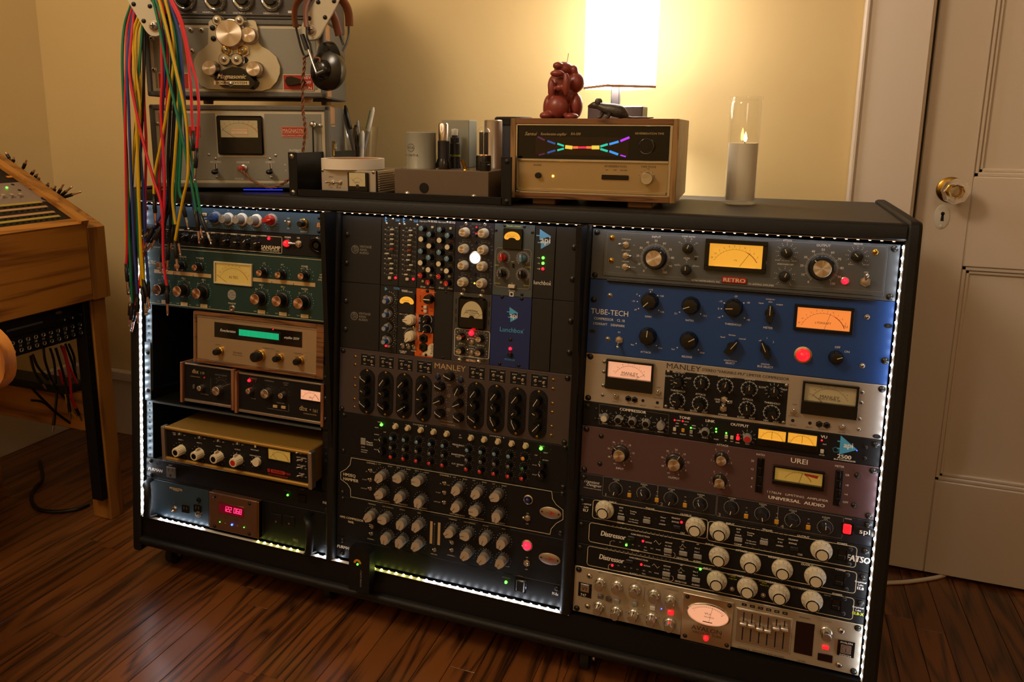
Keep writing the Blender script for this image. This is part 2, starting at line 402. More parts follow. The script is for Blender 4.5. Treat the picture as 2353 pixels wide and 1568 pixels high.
# ------------------------------------------------------------------ the rack cabinet
UH = 44.45; PWD = 482.6; BX = {1: -1010.7, 2: -506.24, 3: 0.}
rack = thing('equipment_rack', 'long low black rack cabinet on casters holding three bays of audio gear', 'rack cabinet', (-265, 150, 0))
RO = Vector((265, -150, 0))
def rk(b, nm, label=None, sm=True):
    return b.obj(nm, rack, RO, smooth=sm, label=label)
def yz(s, d): p = rackpt(0, s, d); return (p.y, p.z)
def sidepoly(d): 
    return [yz(800, d - 3), yz(797, d), yz(0, d), yz(-28, d), yz(-34, d - 3), yz(-37, d - 9), (395, FZ + 37), (398, FZ + 32), (398, 50), (395, 47)]
for x0, x1 in ((-1039, -1016), (487, 508)):
    b = B(); p = sidepoly(15); cx_, cz_ = 160, 470
    q = [(cx_ + (a - cx_) * .988, cz_ + (c - cz_) * .994) for a, c in p]
    b.prism(p, x0 + 5, x1 - 5, 'black_tolex', 'yz')
    n = len(p)
    for xa, xb in ((x0 + 5, x0), (x1 - 5, x1)):
        b.add([(xa, *t) for t in p] + [(xb, *t) for t in q], [(i, (i + 1) % n, n + (i + 1) % n, n + i) for i in range(n)] + [tuple(range(n, 2 * n))], 'black_tolex')
    rk(b, 'side_panel')
rk(B().box((-1016, -8, FZ + 9), (487, 396, FZ + 31), 'rack_top', 1.5), 'top_panel')
tb = B().prism([yz(-7, 4), yz(-7, 13), yz(-9, 16), yz(-26, 17), yz(-30, 15), yz(-33, 10), (6, FZ + 31.6), (6, FZ + 9)], -1016, 487, 'black_tolex', 'yz'); rk(tb, 'top_edge_trim')
for x0, x1 in ((-528.1, -506.24), (-23.64, 0)):
    c = (x0 + x1) / 2; h = (x1 - x0) / 2 - .6
    b = B(); poly = [(c - h, 2), (c - h, -6), (c - h * .8, -10), (c - h * .4, -12.5), (c + h * .4, -12.5), (c + h * .8, -10), (c + h, -6), (c + h, 2)]
    vs = []
    for s in (-8, 716):
        for x, y in poly: vs.append(tuple(rackpt(x, s, -y)))
    n = len(poly); b.add(vs, [(i, (i + 1) % n, n + (i + 1) % n, n + i) for i in range(n)] + [tuple(range(n))[::-1], tuple(range(n, 2 * n))], 'black_tolex')
    b.box((c - 5, -55, 55), (c + 5, 380, FZ + 8), 'black'); rk(b, 'bay_divider')
rk(B().box((-1016, 382, 50), (487, 394, FZ + 10), 'black_matt'), 'back_panel')
bt = B().prism([yz(716, 6), yz(788, 6), (380, 62), (380, 95), yz(716, -30)], -1016, 487, 'black', 'yz'); rk(bt, 'bottom_panel')
bt = B().prism([yz(764, 5), yz(765, 13), yz(768, 17), yz(773, 18.5), yz(779, 17), yz(783, 12), yz(785, 5)], -1016, 487, 'black_tolex', 'yz'); rk(bt, 'bottom_trim')
hole = {}
def rail(x0, x1, s0, s1, m, d=-3.2, big=False):
    b = B(); th = 2
    vs = [tuple(rackpt(x, s, dd)) for dd in (d - th, d) for x, s in ((x0, s0), (x1, s0), (x1, s1), (x0, s1))]
    b.add(vs, [(0, 1, 2, 3), (4, 5, 6, 7), (0, 1, 5, 4), (1, 2, 6, 5), (2, 3, 7, 6), (3, 0, 4, 7)], m)
    s = s0 + 6.35; xm = (x0 + x1) / 2; k = 0
    while s < s1:
        vs = [tuple(rackpt(xm + 2.7 * sin(a), s + 2.7 * cos(a), d + .15)) for a in [2 * pi * i / 12 for i in range(12)]]; b.add(vs, [tuple(range(12))], 'black_matt')
        vs = [tuple(rackpt(xm + r * sin(a), s + r * cos(a), d + .1)) for r in (4.0, 2.6) for a in [2 * pi * i / 12 for i in range(12)]]; b.add(vs, [(i, (i + 1) % 12, 12 + (i + 1) % 12, 12 + i) for i in range(12)], m)
        s += (15.875, 15.875, 12.7)[k % 3]; k += 1
    rk(b, 'rack_rail')
for bay in (1, 2, 3):
    x = BX[bay]; rail(x, x + 17, 0, 711, 'rail_zinc' if bay == 1 else 'black'); rail(x + PWD - 17, x + PWD, 0, 711, 'black')
cast = None
for cx_, cy_ in ((-972, -28), (-551, -15), (22, -30), (420, -20), (-972, 330), (420, 330)):
    c = B().box((cx_ - 22, cy_ - 22, 52), (cx_ + 22, cy_ + 22, 56), 'dark_steel', 1)
    c.box((cx_ + 11, cy_ - 12, 14), (cx_ + 13.5, cy_ + 14, 53), 'dark_steel', .8).box((cx_ - 13.5, cy_ - 12, 14), (cx_ - 11, cy_ + 14, 53), 'dark_steel', .8)
    c.lathe([(6, 0), (6, 4), (3, 5.5), (0, 5.6)], 'steel', 12, (cx_ + 13, cy_, 23), 'x')
    co = rk(c, 'caster')
    B().lathe([(18, -9), (23, -8), (23, 8), (18, 9)], 'rubber', 28, (cx_, cy_, 23.2), 'x').obj('wheel', co)
# ------------------------------------------------------------------ LED strip light round the bays
led = thing('led_strip_light', 'string of tiny white LEDs stuck round the inside edge of the rack front', 'light strip', tuple(rackpt(-265, 714, 10)))
LO = -rackpt(-265, 714, 10)
def lo(b, nm): return b.obj(nm, led, LO)
def tape(p, q, w, nrm, nm='tape'):
    p, q = rackpt(*p), rackpt(*q); t = (q - p).normalized(); u = t.cross(nrm).normalized() * w / 2; n = nrm.normalized() * .4
    lo(B().add([p - u - n, q - u - n, q + u - n, p + u - n, p - u + n, q - u + n, q + u + n, p + u + n], [(0, 1, 2, 3), (4, 5, 6, 7), (0, 1, 5, 4), (1, 2, 6, 5), (2, 3, 7, 6), (3, 0, 4, 7)], 'white_plastic'), nm)
LXL, LXR = -1013.5, 485.2
tape((LXL - 1.5, 0, 9), (LXL - 1.5, 714, 9), 7, Vector((1, -.3, 0))); tape((LXR + .6, 0, 9), (LXR + .6, 714, 9), 7, Vector((-1, -.2, 0)))
tape((LXL, 715.2, 8), (-4, 715.2, 8), 7, Vector((0, -.1, 1))); tape((LXL, -6.3, 8), (LXR, -6.3, 8), 7, Vector((0, 0, -1)))
lme = {m: B().box((-1.6, -1.5, -1.6), (1.6, 1.5, 1.6), m).mesh('led') for m in ('led_white', 'led_warm')}
lme['led_top'] = B().box((-2.2, -1.7, .1), (2.2, 1.7, 1.0), 'led_top', .3).box((-1.5, -1.2, -.1), (1.5, 1.2, .1), 'led_white').mesh('led')
def ledat(x, s, d, m='led_white'):
    p = rackpt(x, s, d) + LO; link('led', lme[m], led, p)
P_ = 16.67
for i in range(43):
    ledat(LXL, 4 + i * P_, 9); ledat(LXR, 4 + i * P_, 9)
for i in range(89):
    x = LXL + 18 + i * P_
    if x < -8 and not (x < -975 or -838 < x < -699 or -590 < x < -552 or -480 < x < -430): ledat(x, 713.4, 8, 'led_warm' if -700 < x < -585 or -450 < x < -310 else 'led_white')
    ledat(x, -4.4, 8, 'led_top')
# ------------------------------------------------------------------ controls of the rack gear (origin on the panel, axis towards the viewer)
def mcache(f):
    C = {}
    def g(*a):
        if a not in C: C[a] = f(*a)
        return C[a]
    return g
def beak(r, L, w, n=14):
    """round knob outline with a pointer upwards"""
    a0 = math.acos(max(-1, min(1, w / r / 1.0))) if w < r else 0; pts = []
    t0 = pi / 2 - a0
    for i in range(n + 1):
        a = t0 + (2 * pi - 2 * t0) * i / n; pts.append((r * sin(a), r * cos(a)))
    return pts + [(-w * .35, L), (w * .35, L)]
# kind: (height, [(part name, builder)])
def kspec(kind):
    m = B(); P = []
    def sub(nm, b): P.append((nm, b.mesh(nm)))
    K = kind.split(':'); k = K[0]
    if k in ('altL', 'altS', 'dbx', 'retS', 'retL', 'urei', 'ureiS', 'dbxL'):
        sk, r, h, cr = {'altL': (16, 12.6, 21, 11.2), 'altS': (10.5, 8, 17, 6.8), 'dbx': (7, 6, 12, 5.6), 'dbxL': (11, 10, 14, 9.6), 'retS': (7.5, 6.4, 15, 5.4), 'retL': (20, 18, 17, 13.5), 'urei': (15, 10.5, 19, 10), 'ureiS': (11.5, 8.4, 17, 8)}[k]
        cap = 'copper_cap' if k in ('altL', 'altS') else 'brushed'
        body = 'knob_black' if k not in ('dbx', 'dbxL') else 'brushed'
        m.lathe([(sk, 0), (sk, 2.2), (r + .6, 3.4), (r, 5), (r, h - 1), (r - .6, h)], body if k[:4] != 'urei' else 'knob_black', 40, flute=20 if k == 'retL' else 0, fd=.03)
        if k[:4] == 'urei': m = B(); m.lathe([(sk, 0), (sk, 3), (sk - 1.5, 4.5), (r + 1, 5)], 'knob_black', 36); sub('knob_cap', B().lathe([(r, 4), (r, h - .8), (r - .8, h), (0, h + .3)], 'brushed', 36))
        else: sub('knob_cap', B().lathe([(cr, h - .3), (cr, h + .3), (cr - .5, h + .8), (0, h + .6)], cap, 36))
        sub('pointer', B().rect(-.5, r + .6 if k in ('altL', 'altS') else sk * .72, .5, sk - .4, 'white_print', 2.6 if k[:4] != 'urei' else 5.2) if k != 'retL' else B().rect(-.6, 13.8, .6, 17, 'white_print', h + .1))
        if k == 'retL': sub('cap_glint', B().stroke([(-9, -9), (9, 9)], .25, 'white_print', h + .9).stroke([(9, -9), (-9, 9)], .25, 'white_print', h + .9))  # cross-shaped highlight of the spun cap, drawn as white strokes
    elif k == 'bae':
        h = 23; m.lathe([(9.6, 2), (9.4, 18), (8.6, h), (0, h + .4)], 'grey_plastic', 40, flute=20, fd=.05)
        sub('dial_ring', B().lathe([(13.6, 0), (13.2, 4), (10.4, 6), (10.2, 3)], 'white_plastic', 40)); sub('pointer', B().rect(-.5, 3, .5, 9, 'white_print', h + .5))
    elif k in ('marc', 'chan', 'api5'):
        c = K[1]; r, h, w = {'marc': (10.5, 24, 4.2), 'chan': (6.4, 17, 3.2), 'api5': (8.2, 15, 3.8)}[k]
        m.lathe([(r, 0), (r * .96, h * .55), (r * .8, h * .6), (0, h * .6)], c, 32, flute=12, fd=.05)
        m.prism([(-w, -r * .9), (w, -r * .9), (w * .9, r * 1.0), (w * .45, r * 1.35), (-w * .45, r * 1.35), (-w * .9, r * 1.0)], h * .4, h, c, ins=.12)
        if k == 'api5': sub('knob_cap', B().lathe([(5.6, h * .6), (5.3, h + 5), (4.8, h + 6), (0, h + 6.2)], 'blue_plastic', 24)); sub('cap_face', B().disc(0, 0, 4.2, 'grey_plastic', h + 6.4, 20))
        else: sub('pointer', B().rect(-.45, r * .4, .45, r * 1.25, 'white_print', h + .1))
        if k == 'marc': sub('dial_ring', B().lathe([(13.6, 0), (13, 3), (11, 4)], 'grey_plastic', 36))
    elif k in ('sans', 'rnd', 'spl', 'mvm', 'manS', 'radl'):
        r, r2, h, c, L = {'sans': (11.5, 8.8, 13, 'knob_black', 'white_print'), 'rnd': (8, 7.2, 13, 'knob_black', 'white_print'), 'spl': (10.2, 8, 14, 'knob_dark', 'white_print'), 'mvm': (8.8, 7.4, 15, 'knob_black', 'cream_print'), 'manS': (9.5, 8.4, 12, 'knob_black', 'white_print'), 'radl': (6.6, 5.8, 12, 'knob_black', 'white_print')}[k]
        m.lathe([(r, 0), (r, 1.5), (r2 + .5, 4), (r2, h - 1), (r2 - .8, h), (0, h + .1)], c, 40, flute=16, fd=.07)
        sub('pointer', B().rect(-.55, r2 * .15, .55, r2 - .6, L, h + .25).add([(-.55, -h - .2, r2 - .6), (.55, -h - .2, r2 - .6), (.55, -3.4, r2 + .75), (-.55, -3.4, r2 + .75)], [(0, 1, 2, 3)], L))
    elif k == 'manl':
        h = 16; m.lathe([(9.2, 0), (9.2, 2), (8.4, 6), (7.8, h), (0, h)], 'knob_black', 40, flute=14, fd=.09)
        m.prism(beak(8.6, 13, 5), 1, h * .75, 'knob_black', ins=.08)
        sub('pointer', B().rect(-.45, -6, .45, 8.5, 'white_print', h + .15).add([(-.45, -12.4, 8.5), (.45, -12.4, 8.5), (.45, -11.8, 12.2), (-.45, -11.8, 12.2)], [(0, 1, 2, 3)], 'white_print'))
    elif k in ('pioS', 'pioL'):
        r, h, g = {'pioS': (7, 19, 10), 'pioL': (11, 22, 14)}[k]
        m.lathe([(r, 3), (r - .4, h - 1.5), (r - 1.6, h), (0, h + .2)], 'knob_black', 40, flute=20, fd=.05); sub('knob_ring', B().lathe([(g, 0), (g, 5), (g - 1.5, 6.5), (r, 6.6)], 'brass', 36))
    elif k == 'shure':
        h = 20; m.lathe([(11.4, 0), (10.6, 3), (10, h - 1), (9.4, h), (0, h)], 'cream', 48, flute=18, fd=.1); m.box((-1.6, -15, 8), (1.6, -4, 15), 'cream', .6)
        sub('knob_cap', B().lathe([(6, h - .2), (6, h + .5), (0, h + .6)], K[1], 24))
    elif k == 'shureS':
        h = 8; m.lathe([(9, 0), (8.6, h), (0, h + .2)], 'cream', 32).box((-1.5, -8, 4), (1.5, -2, 12), 'cream', .5)
    elif k in ('harr', 'mey'):
        r, h = {'harr': (5.8, 14), 'mey': (4.6, 13)}[k]
        m.lathe([(r + .8, 0), (r, 1.5), (r - .4, h - 1), (r - .8, h)], 'knob_black', 32, flute=12, fd=.08); sub('knob_cap', B().lathe([(r - .9, h - .2), (r - 1, h + .6), (0, h + .7)], K[1], 24)); sub('pointer', B().rect(-.4, 0, .4, r - 1, 'white_print', h + .9))
    elif k == 'ely':
        h = 17; m.lathe([(9.4, 0), (9.4, 2.5), (8.2, 4), (7.8, h - 1.5), (6.8, h)], 'ivory', 40, flute=10, fd=.04); sub('knob_cap', B().lathe([(5.4, h - .6), (5.2, h + .2), (0, h + .2)], 'brushed', 28))
    elif k == 'inw':
        h = 14; m.lathe([(10.5, 0), (10.2, h - 2), (9.2, h), (0, h + .2)], 'cream', 36); m.prism(beak(8, 14.5, 6), 4, h + 2, 'cream', ins=.1); sub('pointer', B().rect(-.35, 3, .35, 13, 'black_print', h + 2.3))
    elif k == 'ham':
        h = 24; m.lathe([(10.6, 0), (10.6, 1.5), (9.6, 3), (9.6, 12)], 'grey_dark', 40)
        sub('knob_cap', B().prism([(-5.2, 12.5), (5.2, 12.5)] + [(9.8 * sin(a), 9.8 * cos(a)) for a in [radians(t) for t in range(58, 303, 15)]], 11, h, 'satin_silver', ins=.1)); sub('pointer', B().rect(-.4, 2, .4, 11, 'black_print', h + .2))
    elif k in ('tt', 'retP', 'ttS'):
        r, h = {'tt': (15.5, 17), 'retP': (9, 14), 'ttS': (11.5, 15)}[k]
        m.lathe([(r, 0), (r * .97, 4), (r * .93, h * .7), (r * .8, h), (r * .5, h + .6), (0, h + .6)], 'knob_black', 48, flute=8, fd=.08)
        sub('pointer', B().rect(-.6, r * .05, .6, r * .78, 'cream_print', h + .9))
    elif k == 'bar':
        h = 17; m.lathe([(8, 0), (7.4, 5), (0, 5.2)], 'knob_black', 28); m.prism([(-5, -15), (5, -15), (5.6, -2), (2.2, 15), (-2.2, 15), (-5.6, -2)], 3, h, 'knob_black', ins=.14); sub('pointer', B().rect(-.5, -2, .5, 13.5, 'cream_print', h + .15))
    elif k == 'a25':
        h = 13; m.lathe([(7.4, 0), (7, h - 1.5), (6.2, h)], 'grey_plastic', 40, flute=10, fd=.12).box((-1.8, -h + 1, 5), (1.8, -2, 10), 'grey_plastic', .6); sub('knob_cap', B().lathe([(5.2, h - .3), (5.2, h + .4), (0, h + .5)], K[1], 24))
    elif k == 'el':
        h = 22; m.lathe([(17, 0), (16.6, 4), (13.4, 6.5), (12.4, 7)], 'ivory', 48)
        for i in range(11):
            a = radians(-140 + 28 * i); m.stroke([(13.8 * sin(a), 13.8 * cos(a)), (16 * sin(a), 16 * cos(a))], .5, 'dark_print', 7.2)
        sub('knob_grip', B().lathe([(12.4, 6), (11.6, h - 2), (10.6, h)], 'ivory', 48, flute=12, fd=.07)); sub('cap_ring', B().lathe([(10.4, h - .2), (10, h + .5), (8.6, h + .5), (8.4, h)], 'black_gloss', 36)); sub('knob_cap', B().lathe([(8.7, h - .5), (8.4, h + .4), (0, h + .5)], 'ivory', 36))
    elif k == 'ava':
        h = 21; m.lathe([(9.5, 0), (9.2, 3), (8, 4), (7.8, h - 2), (7, h - .4)], 'alu_bright', 40, flute=0); sub('knob_cap', B().lathe([(7, h - .5), (6.6, h + .3), (0, h + .4)], 'alu', 32))
    elif k == 'recd':   # recorder selector
        h = 16; m.lathe([(19, 0), (19, 4), (15, 8), (11, 9)], 'alu', 36); sub('knob_cap', B().lathe([(10.5, 8), (10, h), (0, h)], 'knob_black', 32))
    return h, m.mesh('knob'), P
kspec = mcache(kspec)
def put(par, x, z, kind, ang=0., y=0., nm='knob'):
    h, me, subs = kspec(kind); o = link(nm, me, par, (x, y, z), radians(ang))
    for n, s in subs: link(n, s, o)
    return o
@mcache
def screw_me(r, m, slot='x'):
    b = B().lathe([(r * 1.25, 0), (r * 1.25, .5), (r, .7), (r * .95, r * .45), (r * .6, r * .75), (0, r * .8)], m, 18); d = r * .83
    if slot == 'hex': b.lathe([(r * .5, d), (0, d + .02)], 'black_matt', 6)
    else:
        b.rect(-r * .6, -r * .13, r * .6, r * .13, 'black_matt', d + .02)
        if slot == 'x': b.rect(-r * .13, -r * .6, r * .13, r * .6, 'black_matt', d + .03)
    return b.mesh('screw')
@mcache
def toggle_me(sc):
    return B().lathe([(5.4 * sc, 0), (5.4 * sc, 1.6 * sc)], 'steel', 6).lathe([(3.6 * sc, 1.6 * sc), (3.6 * sc, 4 * sc), (2.4 * sc, 4.4 * sc)], 'alu', 16).mesh('toggle_switch'), B().tube([(0, -3.6 * sc, 0), (0, -9 * sc, 0), (0, -13 * sc, 0)], [1.2 * sc, 1.7 * sc, 2.3 * sc], 'chrome', 12).ball((0, -13 * sc, 0), 2.3 * sc, 'chrome', 12, 8).mesh('lever')
@mcache
def led_me(r, m): return B().lathe([(r, 0), (r, r * .4), (r * .8, r * .95), (r * .4, r * 1.25), (0, r * 1.35)], m, 14).mesh('indicator')
@mcache
def ring_me(r, m): return B().lathe([(r * 1.45, 0), (r * 1.45, 1.2), (r * 1.15, 2), (r * 1.02, 1.4)], m, 24).mesh('lamp_ring')
@mcache
def btn_me(w, h, d, m): return B().box((-w / 2, -d, -h / 2), (w / 2, 0, h / 2), m, min(w, h) * .12).mesh('button')
@mcache
def jack_me(r, m): return B().lathe([(r * 1.35, 0), (r * 1.35, 1)], m, 6).lathe([(r, 1), (r, 3.4), (r * .8, 3.8), (r * .62, 3.6), (r * .6, .8), (0, .8)], m, 20).lathe([(r * .58, .9), (0, .95)], 'black_matt', 14).mesh('jack')
@mcache
def handle_me(L):   # black bow handle standing off the panel
    return B().tube(smoothpath([(0, 0, -L / 2), (0, -16, -L / 2 + 1), (0, -24, -L / 4), (0, -26, 0), (0, -24, L / 4), (0, -16, L / 2 - 1), (0, 0, L / 2)], 5), (7, 6), 'black_gloss', 12).mesh('handle')
class Unit:
    """one rack unit: an Empty at its lower left corner, tilted with the rack front; x right, z up, -y to the viewer"""
    def __init__(s, nm, label, cat, bay, u0, u1, m, z, deep=220, x0=None, x1=None, thick=3., front=0., group=None, ch=.8, screws='4', sm='dark_steel'):
        s.x0 = BX[bay] if x0 is None else x0; s.x1 = BX[bay] + PWD if x1 is None else x1; s.s0, s.s1 = u0 * UH, u1 * UH; s.z = z; s.pr = {}; s.front = front; s.off = 0.
        s.e = thing(nm, label, cat, tuple(rackpt(s.x0, s.s1 - .3, front)), (-PH, 0, 0), group); s.w = s.x1 - s.x0; s.h = s.s1 - s.s0 - .6
        s.fp = B().box((0, 0, 0), (s.w, thick, s.h), m, ch).obj('faceplate', s.e)
        if deep: B().box((22 if s.w > 300 else 1, thick, 2), (s.w - 22 if s.w > 300 else s.w - 1, deep, s.h - 2), 'black_matt').obj('chassis', s.e)
        if screws:
            for c in screws:
                for xx in ((8, s.w - 8) if c != 'r' else (s.w - 8,)) if c != 'l' else (8,):
                    for zz in ((6.5, s.h - 6.5) if s.h > 50 else ((s.h - 8,) if c in '24lr' else (8,))): s.scr_l(xx, zz, 4.3, sm)
    def L(s, a, b, d=0.):
        x, t = s.z(a, b, d + s.front + s.off); return x - s.x0, s.s1 - .3 - t
    def scr_l(s, x, z, r=4.3, m='dark_steel', slot='x'): return link('screw', screw_me(r, m, slot), s.e, (x, -s.off, z), random.random() * 3)
    def scr(s, a, b, r=2.6, m='steel', slot='x'): return s.scr_l(*s.L(a, b, 1), r, m, slot)
    def k(s, a, b, kind, ang=0., base=False):
        h = 0 if base else kspec(kind)[0]; x, z = s.L(a, b, h); return put(s.e, x, z, kind, ang, -s.off)
    def p(s, m='white_print'):
        k = (m, s.off)
        if k not in s.pr: s.pr[k] = B()
        return s.pr[k]
    def t(s, a, b, tx, h, m='white_print', **kw):
        x, z = s.L(a, b); s.p(m).text(tx, x, z, h, m, **kw)
    def ln(s, pts, w=.6, m='white_print', close=False): s.p(m).stroke([s.L(*q) for q in pts], w, m, .12, close)
    def ticks(s, a, b, r0, r1, n=11, a0=-140, a1=140, w=.4, m='white_print', d=0.):
        x, z = s.L(a, b, d)
        for i in range(n):
            t = radians(a0 + (a1 - a0) * i / (n - 1)); s.p(m).stroke([(x + r0 * sin(t), z + r0 * cos(t)), (x + r1 * sin(t), z + r1 * cos(t))], w, m, .12)
    def arc(s, a, b, r, a0=-150, a1=150, w=.4, m='white_print', d=0.):
        x, z = s.L(a, b, d); s.p(m).stroke([(x + r * sin(radians(a0 + (a1 - a0) * i / 24)), z + r * cos(radians(a0 + (a1 - a0) * i / 24))) for i in range(25)], w, m, .12)
    def dots(s, a, b, r, n=11, a0=-140, a1=140, q=.6, m='white_print', d=0.):
        x, z = s.L(a, b, d)
        for i in range(n):
            t = radians(a0 + (a1 - a0) * i / (n - 1)); s.p(m).disc(x + r * sin(t), z + r * cos(t), q, m, .12, 8)
    def nums(s, a, b, r, labels, a0=-140, a1=140, h=2.6, m='white_print', d=0.):
        x, z = s.L(a, b, d)
        for i, l in enumerate(labels):
            t = radians(a0 + (a1 - a0) * i / (len(labels) - 1)); s.p(m).text(l, x + r * sin(t), z + r * cos(t), h, m)
    def led(s, a, b, m='led_red', r=2., ring=None):
        x, z = s.L(a, b, 1.5); o = link('indicator_light', led_me(r, m), s.e, (x, -s.off - (1 if ring else 0), z))
        if ring: link('lamp_ring', ring_me(r, ring), o, (0, 1, 0))
        return o
    def tog(s, a, b, ax=0., az=0., sc=1.):
        x, z = s.L(a, b, 4); bm, lm = toggle_me(sc); o = link('toggle_switch', bm, s.e, (x, -s.off, z)); l = link('lever', lm, o, (0, 0, 0)); l.rotation_euler = (radians(az), 0, radians(ax)); return o
    def btn(s, a, b, w, h, m, d=4.): x, z = s.L(a, b, d); return link('button', btn_me(w, h, d, m), s.e, (x, -s.off, z))
    def jack(s, a, b, r=4.5, m='steel'): x, z = s.L(a, b, 2); return link('jack', jack_me(r, m), s.e, (x, -s.off, z))
    def hole(s, a, b, r=2.5, m='black_matt'): x, z = s.L(a, b); s.p(m).disc(x, z, r, m, .1, 14)
    def slot(s, a, b, w=8, h=5): 
        x, z = s.L(a, b); link('ear_slot', B().lathe([(h * .75, .1), (h * .7, .5), (h * .5, .4), (h * .5, .1)], 'dark_steel', 18, rx=w / h).disc(0, 0, h * .5, 'black_matt', .15, 14).mesh('ear_slot'), s.e, (x, -s.off, z))
    def plate(s, nm, a0, b0, a1, b1, m, d=1.2, ch=.5, d0=0.):
        x0, z0 = s.L(a0, b0, d); x1, z1 = s.L(a1, b1, d); return B().box((x0, -d, z0), (x1, -d0, z1), m, ch).obj(nm, s.e, (0, -s.off, 0))
    def rr(s, a0, b0, a1, b1, r, w=.7, m='white_print'):
        """rounded rectangle outline from two opposite corners"""
        x0, z0 = s.L(a0, b0); x1, z1 = s.L(a1, b1); s.rrl(x0, z1, x1, z0, r, w, m)
    def rrl(s, x0, z0, x1, z1, r, w=.7, m='white_print'):
        pts = []
        for cx, cz, t0 in ((x1 - r, z1 - r, 0), (x1 - r, z0 + r, 90), (x0 + r, z0 + r, 180), (x0 + r, z1 - r, 270)):
            for i in range(5): t = radians(t0 + 22.5 * i); pts.append((cx + r * sin(t), cz + r * cos(t)))
        s.p(m).stroke(pts, w, m, .12, True)
    def meter(s, a0, b0, a1, b1, face, bez=3., d=7., bm='black_gloss', needle=.3, dark=0., title=None, red=True, ink='dark_print', nc='black_print', nums='20 10 7 5 3 2 1 0 1 2 3', tcol=None, bulb=None, th=2.4, sub2=None):
        """VU meter; the two points are the corners of the lit face; dark = share of opaque cover below the face"""
        x0, z1 = s.L(a0, b0, 1); x1, z0 = s.L(a1, b1, 1); w, h = x1 - x0, z1 - z0; zb = z0 - h * dark
        o = B(); X0, X1, Z0, Z1 = x0 - bez, x1 + bez, zb - bez, z1 + bez
        for q in (((X0, -d, z1), (X1, 0, Z1)), ((X0, -d, Z0), (X1, 0, z0)), ((X0, -d, z0), (x0, 0, z1)), ((x1, -d, z0), (X1, 0, z1))): o.box(*q, bm, .5)
        mo = o.obj('vu_meter', s.e, (0, -s.off, 0))
        B().rect(x0, z0, x1, z1, face, .8).obj('meter_face', mo, smooth=False)
        p = B(); cx = (x0 + x1) / 2; R = h * 1.02; cz = z0 - h * .25; A = math.asin(min(.95, w * .4 / R)) if w * .4 / R < 1 else 1.1
        def pt(t, r): return (cx + r * sin(t), cz + r * cos(t))
        k = .72; n = 20
        p.stroke([pt(-A + 2 * A * k * i / n, R) for i in range(n + 1)], .35, ink, .95)
        if red: p.stroke([pt(-A + 2 * A * (k + (1 - k) * i / 8), R) for i in range(9)], 1., 'red_print', .95)
        else: p.stroke([pt(-A + 2 * A * (k + (1 - k) * i / 8), R) for i in range(9)], .35, ink, .95)
        for i in range(17):
            t = -A + 2 * A * i / 16; p.stroke([pt(t, R), pt(t, R + h * (.08 if i % 2 else .05))], .3, ink if i < 12 or not red else 'red_print', .95)
        for i, l in enumerate(nums.split()):
            t = -A + 2 * A * (i + .2) / len(nums.split()); x, z = pt(t, R + h * .15); p.text(l, x, z, h * .07, ink, .95)
        if title: p.text(title, cx, z0 + h * .3, th, tcol or ink, .95)
        if sub2: p.text(sub2, cx, z0 + h * .16, th * .6, tcol or ink, .95)
        p.obj('scale_print', mo, smooth=False)
        t = -A + 2 * A * needle; f = max(0., (z0 - cz) / (cos(t) * R)); q0, q1 = pt(t, R * f), pt(t, R * 1.06)
        B().stroke([q0, q1], .55, nc, 1.6).obj('needle', mo, smooth=False)
        if bulb: B().box((x0 + w * .12, -d * .7, z0 + .2), (x1 - w * .12, -1.2, z0 + 1.2), bulb).obj('meter_bulb', mo)
        B().rect(x0 - .3, z0 - .3, x1 + .3, z1 + .3, 'clear_pane', d * .8).obj('glass', mo, smooth=False)
        return mo
    def done(s):
        for (m, off), b in s.pr.items():
            if b.f: o = b.obj('printed_marking', s.e, (0, -off, 0), smooth=False); o['kind'] = 'stuff'
        return s
# ------------------------------------------------------------------ right bay
mat('retro_grey', '#55585a', .42, .3, bump=.06, bsc=900); mat('tube_blue', '#123c78', .45, bump=.08, bsc=1200); mat('alu_panel', '#b7afa4', .42, .65, var=.08, vsc=30, stretch=(1, 1, 30))
mat('mauve_panel', '#5a4142', .42, .25, var=.12, vsc=14, bump=.04, bsc=600); mat('navy_panel', '#14151d', .45); mat('champagne', '#bfb5a0', .4, .6, var=.05, vsc=40)
mat('red_badge', '#a5231a', .35); mat('dark_display', '#1c0808', .15)
ZG, ZH, ZI = view(1320, 500, 2.94125), view(1320, 800, 3.096), view(1300, 1080, 3.096)
u = Unit('limiting_amplifier', 'grey limiting amplifier with amber meter and two big spun metal knobs', 'audio unit', 3, 0, 2, 'retro_grey', ZG, screws='4')
u.plate('hinged_door', 205, 90, 2090, 535, 'retro_grey', 2.2, .8); u.off = 2.2
x0, z0 = u.L(222, 420); x1, z1 = u.L(2030, 552)
B().tube([(x0, -4.4, z0 - 1), (x1, -4.4, z0 - 1)], 2.4, 'dark_steel', 10).obj('hinge', u.e)
for i in range(15): x = x0 + (x1 - x0) * (i + .5) / 15; B().tube([(x - .3, -4.4, z0 - 1), (x + .3, -4.4, z0 - 1)], 2.7, 'black_matt', 10).obj('hinge_joint', u.e)
u.rr(225, 98, 2082, 505, 3, .35, 'grey_print')
for q in ((255, 138), (250, 292), (2035, 235)): u.scr(*q, 4., 'brass', '-')
for (a, b), (l, r, t) in zip(((347, 183), (345, 258), (340, 333)), (('OUT', 'IN', 'INTERSTAGE'), ('-', '+', 'ASYMMETRY'), ('BYPASS', 'ACTIVE', 'AMPLIFIER'))):
    u.tog(a, b, -40 if b < 200 else 40, 0, 1.15); u.t(a + 4, b - 36, t, 1.9); u.t(a - 46, b + 2, l, 1.6); u.t(a + 56, b + 4, r, 1.6)
dn = [str(i) for i in range(0, 101, 10)]
